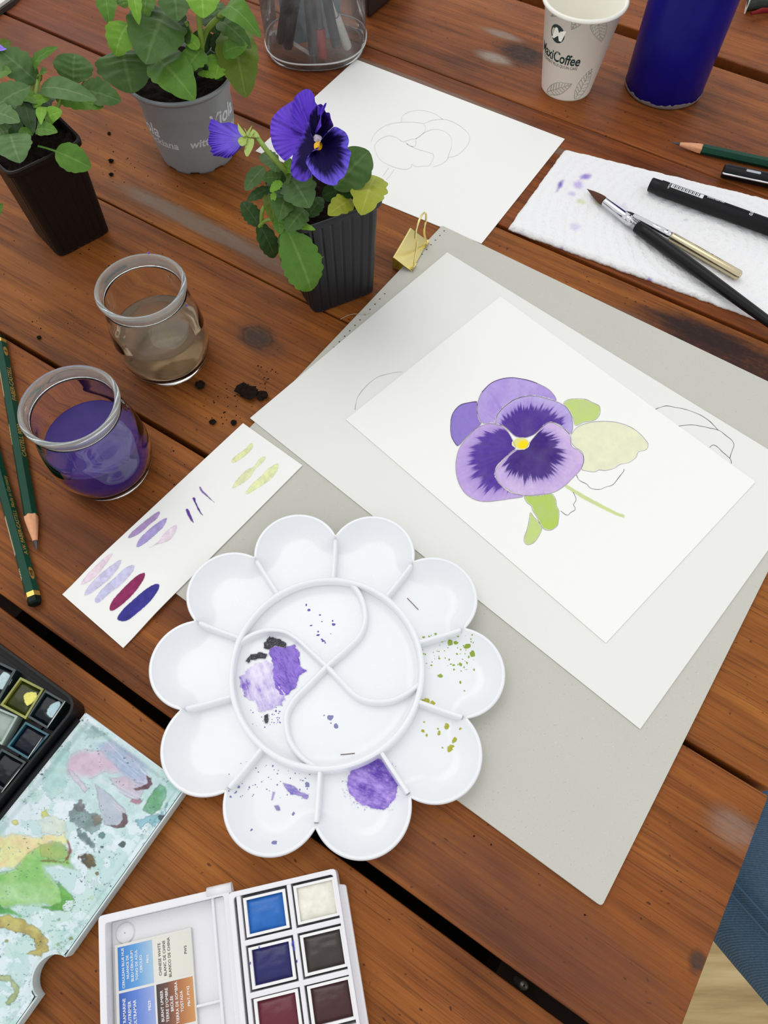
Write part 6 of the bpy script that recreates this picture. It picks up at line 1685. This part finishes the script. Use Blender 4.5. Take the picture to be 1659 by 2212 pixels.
def square_pot(t, c, e1, e2, hb, ht, h, mat):
    """tapered square pot with vertical flutes and rolled rim"""
    per = 4 * 40; rows = []
    def sq(half, flute, rr=.22):
        pts = []
        for k in range(per):
            side = k // 40; f = (k % 40) / 40 * 2 - 1
            x, y = [(f, -1), (1, f), (-f, 1), (-1, -f)][side]
            # rounded corner
            r_ = (abs(x) ** 9 + abs(y) ** 9) ** (1 / 9); x, y = x / r_, y / r_
            ribs = (1 if (k % 5) == 0 and 4 < k % 40 < 37 else 0) * flute
            pts.append(c[:2] + (e1 * x + e2 * y)[:2] * (half - ribs))
        return np.array(pts)
    prof = [(hb - .004, .0008, 0), (hb - .001, .0, 0), (hb, .0012, 0), (hb + .0002, .002, .0006)]
    for f in np.linspace(.05, .9, 8): prof.append((hb + (ht - .0022 - hb) * f, h * f, .0006))
    prof += [(ht - .0022, h - .006, .0006), (ht - .0020, h - .0045, 0), (ht - .0002, h - .0040, 0), (ht, h - .0010, 0), (ht - .0006, h, 0), (ht - .0020, h - .0004, 0), (ht - .0030, h - .004, 0), (ht - .006, h - .022, 0)]
    V = np.concatenate([np.c_[sq(a, fl), np.full(per, z)] for a, z, fl in prof])
    F = [tuple(f[::-1]) for f in grid_faces(len(prof), per, wrap_v=True)] + [tuple(range(per))]
    a = (V[1] - V[0]); 
    return mesh_obj('pot', V, F, mat, t, False)
BP = plain('black_pot_plastic', (33, 33, 36), .36, .25, var=.15, scale=200); BP2 = plain('brown_black_pot_plastic', (30, 24, 22), .36, .18, var=.15, scale=200)

# ---- centre pot with the open pansy
c3 = lambda x, y: (400 + x / 3.16, y / 3.16)
b3 = P(680, 682); r3 = P(812, 632); e1 = unit(r3 - b3); e2 = np.array([-e1[1], e1[0], 0])
hb3 = float(np.linalg.norm(r3 - b3)) / 2; cen3 = b3 + (e1 + e2) * hb3
plant3 = thing('potted_pansy', 'purple pansy in bloom in a black square pot between jar and clip', 'potted plant', (cen3[0], cen3[1], 0), 'potted pansies')
H3, ht3 = .080, hb3 + .0060
square_pot(plant3, cen3, e1, e2, hb3, ht3, H3, BP)
soil_patch(plant3, lambda S_, T_: cen3[:2] + ((S_ * 2 - 1)[..., None] * e1[:2] + (T_ * 2 - 1)[..., None] * e2[:2]) * (ht3 - .0032), H3 - .0035, 501, .0035)
def L3(bx, by, zb, tx, ty, zt, w, kind, **kw):
    leaf(plant3, c3(bx, by) + (zb,), c3(tx, ty) + (zt,), w / 3.16, kind, seed=int(bx + by), **kw)
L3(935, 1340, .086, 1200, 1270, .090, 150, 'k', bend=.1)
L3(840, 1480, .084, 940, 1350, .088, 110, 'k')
L3(1020, 1290, .092, 1255, 1030, .103, 285, 'd', bend=.10, cren=4, amp=.05, shape=.95)
L3(1300, 1200, .086, 1200, 1470, .090, 235, 'y', bend=.10, cren=5, shape=1.0)
L3(1140, 1360, .085, 975, 1470, .089, 140, 'y', bend=.08, cren=4)
L3(560, 1250, .084, 740, 1320, .085, 200, 'k')
L3(720, 1215, .098, 850, 1420, .094, 240, 'g', bend=.12, cren=4, amp=.10, shape=.9)
L3(700, 1300, .092, 640, 1505, .090, 165, 'd', bend=.12)
L3(820, 1430, .088, 690, 1585, .084, 150, 'd', bend=.15)
L3(540, 1140, .100, 410, 1300, .092, 105, 'g', bend=.12, cren=4)
L3(590, 1285, .090, 422, 1370, .084, 75, 'k', bend=.1)
L3(655, 1215, .099, 530, 1220, .098, 95, 'd', bend=.12)
L3(640, 1150, .100, 520, 1050, .094, 110, 'd', bend=.1)
L3(665, 1150, .104, 565, 1130, .106, 70, 'g', bend=.1)
L3(700, 1180, .104, 720, 1080, .112, 80, 'b', bend=.1)
L3(560, 1320, .088, 620, 1540, .080, 90, 'o', bend=.2)
L3(505, 1545, .070, 388, 1375, .078, 120, 'k', bend=.12, cren=6)
L3(500, 1520, .072, 610, 1760, .046, 130, 'k', bend=.15, cren=5, amp=.09)
L3(820, 1660, .060, 960, 1740, .050, 110, 'y', bend=.12, cren=4, amp=.10)
L3(690, 1555, .078, 860, 1985, .030, 270, 'm', bend=.14, cren=7, amp=.08, shape=.85)
L3(680, 1520, .080, 890, 1570, .083, 60, 'b', bend=.1)
L3(605, 1310, .098, 600, 1385, .094, 40, 'b'); L3(660, 1240, .102, 580, 1310, .100, 60, 'b')
L3(650, 1590, .076, 730, 1900, .045, 90, 'd', bend=.12)
L3(630, 1480, .084, 650, 1600, .076, 80, 'm')
# stems
def stem(parent, pts, r, mat=STEM, name='stem'):
    q = catmull([P(*p) for p in pts], 30, False); return MB().tube(q, r, 9).build(name, mat, parent, True)
stem(plant3, [c3(720, 1330) + (.082,), c3(700, 1200) + (.098,), c3(640, 1120) + (.115,), c3(560, 1030) + (.124,), c3(500, 950) + (.126,), c3(455, 915) + (.122,)], .0014)
stem(plant3, [c3(760, 1380) + (.080,), c3(700, 1260) + (.098,), c3(760, 1100) + (.104,), c3(840, 1000) + (.110,)], .0014, STEMD)
stem(plant3, [c3(740, 1500) + (.080,), c3(640, 1500) + (.082,), c3(560, 1500) + (.078,), c3(505, 1545) + (.070,)], .0011)
stem(plant3, [c3(760, 1480) + (.080,), c3(720, 1540) + (.083,), c3(690, 1560) + (.078,)], .0011)
stem(plant3, [c3(600, 1360) + (.084,), c3(530, 1430) + (.084,), c3(520, 1540) + (.070,)], .0012)
# the open flower
PET = vcol('pansy_petal', .7, .08, 700, .25)
def petcol(edge, mid, dark, t_dark, seed, amp=.12, stripes=40):
    def f(s, k, u, v):
        ray = .55 * vnoise(k * stripes, s * 2, seed) + .45 * vnoise(k * stripes * 2.3, s * 3, seed + 1)
        C = lin(mid) * (1 - smooth(.55, 1.0, s))[:, None] + lin(edge) * smooth(.55, 1.0, s)[:, None]
        kd = smooth(-.10, .10, t_dark + amp * 2 * (ray - .5) - s)
        C = C * (1 - kd[:, None]) + lin(dark) * kd[:, None]
        vein = smooth(.62, .82, vnoise(k * stripes * 1.6, s * 1.5, seed + 3)) * .30
        return C * (1 - vein[:, None]) * (.92 + .16 * fbm(u / 9, v / 9, seed + 5, 3))[:, None]
    return f
fl3 = mesh_obj('pansy_flower', PV(np.array([680., 690, 685]), np.array([315., 312, 322]), np.array([.121, .121, .121])), [(0, 1, 2)], PET, plant3, cols=np.ones((3, 3)) * lin(30, 10, 80))
k3 = lambda pts: [c3(x, y) for x, y in pts]
fan(fl3, 'petal', k3([(760,900),(700,1090),(640,1060),(600,1000),(582,920),(585,830),(620,770),(690,715),(740,690),(790,720),(830,800)]), c3(850, 950), .118, lambda k: .112 + .012 * k, PET, petcol((112, 78, 206), (100, 62, 196), (74, 38, 164), .15, 601, .1, 30), ruff=.0016)
fan(fl3, 'petal', k3([(720,880),(728,790),(740,680),(770,640),(810,612),(850,612),(880,650),(890,700),(930,730),(960,700),(962,720),(930,790),(930,860)]), c3(870, 940), .1195, lambda k: .120 + .014 * k, PET, petcol((98, 66, 198), (86, 50, 184), (66, 32, 150), .2, 611, .12, 34), ruff=.0020, kf=6)
fan(fl3, 'petal', k3([(850,880),(850,790),(880,740),(920,710),(945,725),(960,765),(985,770),(995,810),(1012,860),(985,880),(960,930)]), c3(905, 965), .1215, .1290, PET, petcol((70, 38, 152), (44, 18, 110), (16, 5, 54), .92, 621, .16, 38), ruff=.0018, kf=5)
fan(fl3, 'petal', k3([(860,925),(850,870),(840,830),(815,850),(790,920),(765,980),(735,1060),(722,1130),(722,1180),(745,1215),(790,1238),(830,1232),(870,1190),(890,1120),(895,1030)]), c3(900, 985), .1220, lambda k: .128 - .012 * math.sin(k * math.pi), PET, petcol((92, 64, 186), (66, 34, 150), (20, 8, 62), .78, 631, .18, 40), ruff=.0016, kf=6)
fan(fl3, 'petal', k3([(905,1020),(860,1040),(832,1080),(825,1110),(850,1160),(890,1210),(940,1245),(990,1264),(1035,1262),(1045,1235),(1085,1205),(1110,1150),(1125,1080),(1132,1040),(1110,1010),(1118,960),(1100,910),(1060,880),(1020,865),(985,890),(950,925),(925,960)]), c3(915, 990), .1232, lambda k: .128 + .007 * k, PET, petcol((104, 88, 206), (74, 50, 176), (16, 5, 58), .80, 641, .22, 60), ruff=.0014, kf=9)
fan(fl3, 'petal_eye', k3([(880,985),(882,1015),(900,1026),(925,1022),(936,1000),(932,975),(915,965),(895,968)]), c3(908, 1000), .1262, .1245, plain('yellow_flower_eye', (236, 178, 24), .5, .3, var=.15), rows=6, n=24, closed=True)
fan(fl3, 'petal_throat', k3([(880,960),(875,935),(890,918),(915,922),(932,935),(935,958),(915,965),(895,968)]), c3(905, 945), .1262, .1246, plain('white_flower_throat', (196, 186, 202), .6, .3, var=.2), rows=6, n=24, closed=True)
# the nodding flower seen from behind
fl4 = mesh_obj('side_flower', PV(np.array([528., 532, 530]), np.array([300., 302, 306]), np.array([.122, .122, .121])), [(0, 1, 2)], PET, plant3, cols=np.ones((3, 3)) * lin(80, 60, 170))
for i, (ol, z) in enumerate((([(362,860),(300,835),(250,840),(180,812),(165,850),(158,880),(175,915),(180,950)], .112), ([(170,900),(155,960),(160,985),(180,1010),(175,1040),(260,1030)], .117), ([(180,1000),(190,1060),(240,1068),(280,1080),(320,1065),(370,1020),(400,985)], .121))):
    fan(fl4, 'petal', k3(ol), c3(408, 955), .122, z, PET, petcol((84, 60, 182), (104, 82, 200), (122, 104, 204), .3, 651 + i * 10, .1, 26), ruff=.0015, kf=5, cup=.003)
for ol in ([(358,838),(365,895),(400,935),(420,900),(400,870)], [(460,852),(425,895),(420,925),(450,935),(475,890)], [(410,930),(370,940),(360,965),(380,995),(410,990),(425,960)], [(420,950),(415,1000),(402,1030),(425,1070),(465,1000),(470,950)], [(430,910),(470,930),(510,940),(490,900),(460,880)]):
    cxm = np.mean(np.array(ol), 0)
    fan(fl4, 'sepal', k3(ol), c3(430, 935), .1265, .1275, leaf_mat('pale_sepal', (136, 158, 66), (160, 178, 86), (186, 200, 120)) if 'pale_sepal' not in bpy.data.materials else bpy.data.materials['pale_sepal'], rows=6, n=26, ruff=.0006, kf=2)

# ---- left pot, leafy
c1f = lambda x, y: (x / 2.765, y / 2.765)
b1_ = P(130, 560); r1_ = P(241, 501); e1 = unit(r1_ - b1_); e2 = np.array([-e1[1], e1[0], 0]); hb1 = float(np.linalg.norm(r1_ - b1_)) / 2; cen1 = b1_ + (e1 + e2) * hb1
plant1 = thing('potted_seedling', 'leafy plant in a brown-black ribbed square pot at the left edge', 'potted plant', (cen1[0], cen1[1], 0), 'potted pansies')
H1, ht1 = .0765, hb1 + .0060
square_pot(plant1, cen1, e1, e2, hb1, ht1, H1, BP2)
soil_patch(plant1, lambda S_, T_: cen1[:2] + ((S_ * 2 - 1)[..., None] * e1[:2] + (T_ * 2 - 1)[..., None] * e2[:2]) * (ht1 - .0032), H1 - .004, 511, .005)
def L1f(bx, by, zb, tx, ty, zt, w, kind, **kw):
    leaf(plant1, c1f(bx, by) + (zb,), c1f(tx, ty) + (zt,), w / 2.765, kind, seed=int(bx * 3 + by), **kw)
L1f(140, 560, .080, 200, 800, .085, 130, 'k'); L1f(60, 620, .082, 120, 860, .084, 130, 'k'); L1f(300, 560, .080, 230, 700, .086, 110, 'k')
L1f(220, 490, .094, -20, 290, .112, 175, 'g', bend=.12, cren=5)
L1f(210, 430, .098, 350, 280, .118, 62, 'm', bend=.18, cren=3)
L1f(440, 500, .094, 445, 320, .104, 220, 'd', bend=.12, cren=7, amp=.04, shape=1.0)
L1f(250, 480, .092, 280, 430, .106, 70, 'm')
L1f(470, 540, .090, 725, 605, .090, 165, 'd', bend=.12, cren=5)
L1f(330, 580, .092, 620, 640, .088, 110, 'm', bend=.08)
L1f(240, 530, .096, 580, 600, .098, 130, 'g', bend=.14, cren=3, amp=.04)
L1f(-20, 640, .094, 180, 520, .104, 150, 'g', bend=.12)
L1f(-30, 680, .092, 120, 730, .096, 130, 'g', bend=.12, cren=4)
L1f(-20, 470, .094, 70, 430, .106, 100, 'm'); L1f(-10, 270, .108, 70, 255, .108, 50, 'o')
L1f(268, 715, .090, 372, 665, .097, 95, 'b', bend=.1, cren=2, amp=.0, fold=.1)
L1f(262, 640, .090, 245, 745, .095, 60, 'b', cren=2)
L1f(215, 775, .088, 345, 790, .092, 88, 'm', cren=3)
L1f(190, 790, .085, 110, 800, .090, 60, 'm'); L1f(90, 780, .086, -20, 800, .088, 90, 'g')
L1f(60, 800, .090, 120, 975, .086, 215, 'g', bend=.12, cren=6, amp=.05)
L1f(225, 872, .082, 545, 1005, .070, 165, 'm', bend=.14, pet=.36, cren=5, amp=.05)
L1f(-60, 1330, .040, 15, 1215, .046, 60, 'm')
stem(plant1, [c1f(-60, 1020) + (.078,), c1f(-110, 1150) + (.066,), c1f(-60, 1330) + (.040,)], .0012)
L1f(100, 560, .086, 240, 620, .092, 90, 'm'); L1f(190, 640, .086, 300, 590, .094, 70, 'b', bend=.2)
for pts in ([(200, 780, .076), (210, 600, .090), (235, 450, .098)], [(190, 780, .076), (180, 600, .088), (200, 480, .094)], [(220, 790, .076), (300, 700, .086), (420, 520, .094)], [(230, 780, .076), (240, 700, .084), (250, 650, .090)]):
    stem(plant1, [c1f(x, y) + (z,) for x, y, z in pts], .0013)
fan(plant1, 'petal', [c1f(x, y) for x, y in [(-40, 250), (0, 266), (25, 285), (40, 290), (20, 302), (-40, 306)]], c1f(-50, 280), .112, .113, PET, petcol((150, 128, 224), (130, 104, 214), (110, 84, 200), .2, 681), rows=8, n=30)

# ---- grey round pot
cg = np.array([-.1478, .5335, 0]); HG = .0660; RG0, RG1 = .0300, .0398
plant2 = thing('potted_viola', 'bushy green plant in a grey round printed pot at the top', 'potted plant', cg, 'potted pansies')
GPOT = plain('grey_pot_plastic', (142, 147, 149), .42, .3, var=.05, scale=120)
nga = 120; a = np.arange(nga) * 2 * math.pi / nga
prof = [(RG0 - .004, .0016), (RG0 - .0006, .0016), (RG0, .0030), (RG0 + .0006, .0060), (RG0 + .004, .030), (RG1 - .0052, HG - .0125), (RG1 - .0040, HG - .0110), (RG1 - .0022, HG - .0045), (RG1 - .0006, HG - .0040), (RG1 + .0008, HG - .0030), (RG1 + .0014, HG - .0010), (RG1 + .0004, HG), (RG1 - .0010, HG - .0006), (RG1 - .0022, HG - .004), (RG1 - .006, HG - .022)]
rows = []
for i, (r, z) in enumerate(prof):
    zz_ = np.full(nga, z)
    if i <= 2: zz_ = zz_ - .0016 * (np.sin(a * 9) > -.35) * (1 if i < 2 else .6)
    rows.append(np.c_[cg[0] + r * np.cos(a), cg[1] + r * np.sin(a), zz_])
mesh_obj('pot', np.concatenate(rows), [tuple(f[::-1]) for f in grid_faces(len(rows), nga, wrap_v=True)] + [tuple(range(nga))], GPOT, plant2)
soil_patch(plant2, lambda S_, T_: cg[:2] + (RG1 - .0028) * np.stack([(S_ * 2 - 1) * np.sqrt(np.maximum(0, 1 - (T_ * 2 - 1) ** 2 / 2)), (T_ * 2 - 1) * np.sqrt(np.maximum(0, 1 - (S_ * 2 - 1) ** 2 / 2))], -1), HG - .005, 521, .004)
def pot_fn(a0_, z0_):
    def fn(x, y):
        z = z0_ + y; r = np.interp(z, [p[1] for p in prof[2:6]], [p[0] for p in prof[2:6]]) + .00012; aa = a0_ + x / .033
        return np.c_[cg[0] + r * np.cos(aa), cg[1] + r * np.sin(aa), z]
    return fn
def pot_az(u, v):
    best = None
    for zz_ in np.linspace(.005, .052, 60):
        r = np.interp(zz_, [p[1] for p in prof[2:6]], [p[0] for p in prof[2:6]]); p = P(u, v, zz_)
        e = abs(np.hypot(p[0] - cg[0], p[1] - cg[1]) - r)
        e = e + .02 * abs(p[1] - cg[1] + .02) * (p[1] > cg[1] - .014)
        if p[1] < cg[1] + .006 and (best is None or e < best[0]): best = (e, math.atan2(p[1] - cg[1], p[0] - cg[0]), zz_)
    return best[1], best[2]
PPR = plain('pale_pot_print', (206, 210, 212), .6, .3)
for (x1, y1, x2, y2) in ((893, 770, 950, 852), (1340, 720, 1330, 820)):
    aa, z_a = pot_az(*c1f(x1, y1)); ab, z_b = pot_az(*c1f(x2, y2))
    text_flat('pot_lettering', ['Viola'], (0, 0, 0), None, None, .0140, PPR, plant2, shear=.2, bold=.022, align='C', fn=pot_fn(aa, z_a))
    text_flat('pot_lettering', ['wittrockiana'], (0, 0, 0), None, None, .0092, PPR, plant2, shear=.25, bold=.022, align='C', fn=pot_fn(ab - .12, z_b))
def L2(bx, by, zb, tx, ty, zt, w, kind, **kw):
    leaf(plant2, c1f(bx, by) + (zb,), c1f(tx, ty) + (zt,), w / 2.765, kind, seed=int(bx + by * 3), **kw)
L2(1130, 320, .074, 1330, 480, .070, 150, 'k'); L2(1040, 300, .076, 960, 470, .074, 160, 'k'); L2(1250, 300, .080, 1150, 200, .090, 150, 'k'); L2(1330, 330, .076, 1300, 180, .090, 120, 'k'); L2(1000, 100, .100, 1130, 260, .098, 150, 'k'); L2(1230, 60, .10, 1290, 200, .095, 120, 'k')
L2(1385, 160, .090, 1470, 585, .064, 240, 'o', bend=.14, cren=6, amp=.05)
L2(1290, 110, .100, 1500, 290, .092, 120, 'd', bend=.16)
L2(730, 300, .088, 790, 560, .074, 330, 'd', bend=.16, cren=6, amp=.05, shape=.95)
L2(930, 350, .084, 1165, 600, .076, 245, 'm', bend=.16, cren=5, amp=.05)
L2(1000, 60, .104, 870, 385, .096, 330, 'd', bend=.12, cren=6, amp=.05, shape=.95)
L2(1210, 300, .090, 1110, 425, .086, 140, 'm', bend=.14, cren=4, amp=.1)
L2(1320, 330, .080, 1290, 475, .076, 140, 'b', bend=.12, cren=4, amp=.1); L2(1180, 440, .078, 1310, 465, .076, 40, 'b')
L2(1330, 320, .088, 1480, 270, .094, 110, 'm', bend=.12, cren=3)
L2(1190, 290, .094, 1100, 210, .100, 80, 'b', bend=.1, cren=2, amp=.0)
L2(765, 140, .106, 690, 335, .094, 175, 'b', bend=.22, cren=5, amp=.07)
L2(630, -60, .118, 655, 145, .108, 120, 'm', bend=.16, cren=4, amp=.05)
L2(720, -40, .114, 750, 50, .110, 100, 'm'); L2(800, -50, .120, 830, 150, .112, 85, 'b', bend=.2, fold=.5)
L2(880, -60, .116, 860, 115, .108, 120, 'm', bend=.1)
L2(1040, -80, .118, 1060, 130, .112, 215, 'd', bend=.1, cren=5)
L2(1210, -80, .126, 1215, 110, .120, 220, 'b', bend=.14, cren=4, amp=.05)
L2(1290, 20, .112, 1330, 130, .108, 90, 'd')
L2(1340, 60, .114, 1560, 225, .110, 140, 'm', bend=.34, cren=4, amp=.04)
for pts in ([(1200, 440, .066), (1205, 300, .088), (1195, 180, .102), (1185, 60, .114)], [(1200, 300, .086), (1230, 190, .098), (1300, 110, .108), (1370, 50, .116)], [(1190, 330, .080), (1150, 220, .096), (1110, 130, .106)], [(1080, 440, .066), (960, 330, .084), (780, 200, .10)]):
    stem(plant2, [c1f(x, y) + (z,) for x, y, z in pts], .0019 if pts[0][0] == 1200 else .0012)

# ================================================================ SOIL CRUMBS AND CLODS ON THE TABLE
def clod(u, v, r_px, label, seed, flat=.55, sx=1.0):
    c = P(u, v); r = r_px * .00031; rg = np.random.RandomState(seed); mb = MB()
    nu, nv = 7, 10; V = []
    for i in range(nu):
        ph_ = math.pi * i / (nu - 1)
        for j in range(nv):
            th_ = 2 * math.pi * j / nv; k = .62 + .7 * rg.rand()
            V.append((c[0] + r * sx * k * math.sin(ph_) * math.cos(th_), c[1] + r * k * math.sin(ph_) * math.sin(th_), max(.0, r * flat * (1 + math.cos(ph_) * (.7 + .5 * rg.rand())))))
    o = mesh_obj('soil_clod', V, [tuple(f) for f in grid_faces(nu, nv, wrap_v=True)], SOIL, None, False)
    return tag(o, label, 'soil', 'soil spilled on the table')
clod(535, 851, 20, 'largest black soil clod between the cloudy jar and the white sheet', 1, .5, 1.1)
clod(566, 858, 12, 'soil clod just right of the largest black one', 2)
clod(435, 834, 11, 'lone soil clod just below the cloudy jar', 3)
clod(460, 914, 7, 'small soil crumb above the end of the swatch card', 4)
clod(505, 915, 6, 'small soil crumb at the tip of the swatch card', 5)
clod(240, 350, 7, 'soil crumb between the left pot and the grey pot', 6)
clod(241, 379, 6, 'soil crumb nearest the right side of the left pot', 7)
clod(236, 290, 5, 'soil crumb close to the grey pot printing side', 8)
clod(85, 731, 5, 'tiny soil crumb beside the long gap above the purple jar', 9)
rg = np.random.RandomState(77); mb = MB()
for (u0, v0, su, sv, n_) in ((570, 820, 12, 14, 30), (480, 860, 20, 20, 26), (475, 905, 35, 10, 18), (250, 365, 25, 25, 16), (110, 690, 40, 25, 16), (420, 380, 60, 40, 12), (150, 560, 90, 60, 24), (620, 720, 60, 60, 10), (330, 1000, 60, 60, 12), (1180, 1790, 120, 80, 16)):
    for _ in range(n_):
        c = P(u0 + su * rg.randn(), v0 + sv * rg.randn()); r = .00022 + .0005 * rg.rand() ** 2
        a_ = np.arange(5) * 2 * math.pi / 5; V = np.r_[np.c_[c[0] + r * np.cos(a_) * (.6 + .8 * rg.rand(5)), c[1] + r * np.sin(a_) * (.6 + .8 * rg.rand(5)), np.full(5, .00003)], [[c[0], c[1], r * .8]]]
        mb.add(V, [(i, (i + 1) % 5, 5) for i in range(5)])
o = mb.build('soil_dust', SOIL); tag(o, 'fine scattered soil grains around the pots and jars', 'soil', None, 'stuff')

# thin loose thread by the foot of the centre pot
q = catmull([P(735, 690, .0004), P(752, 681, .0006), P(770, 678, .0026), P(786, 680, .0028), P(800, 676, .0027)], 24, False)
tag(MB().tube(q, .00016, 6).build('loose_thread', plain('pale_thread', (190, 180, 166), .8, .2), None, True), 'thin pale thread at the foot of the flowering pot', 'thread')
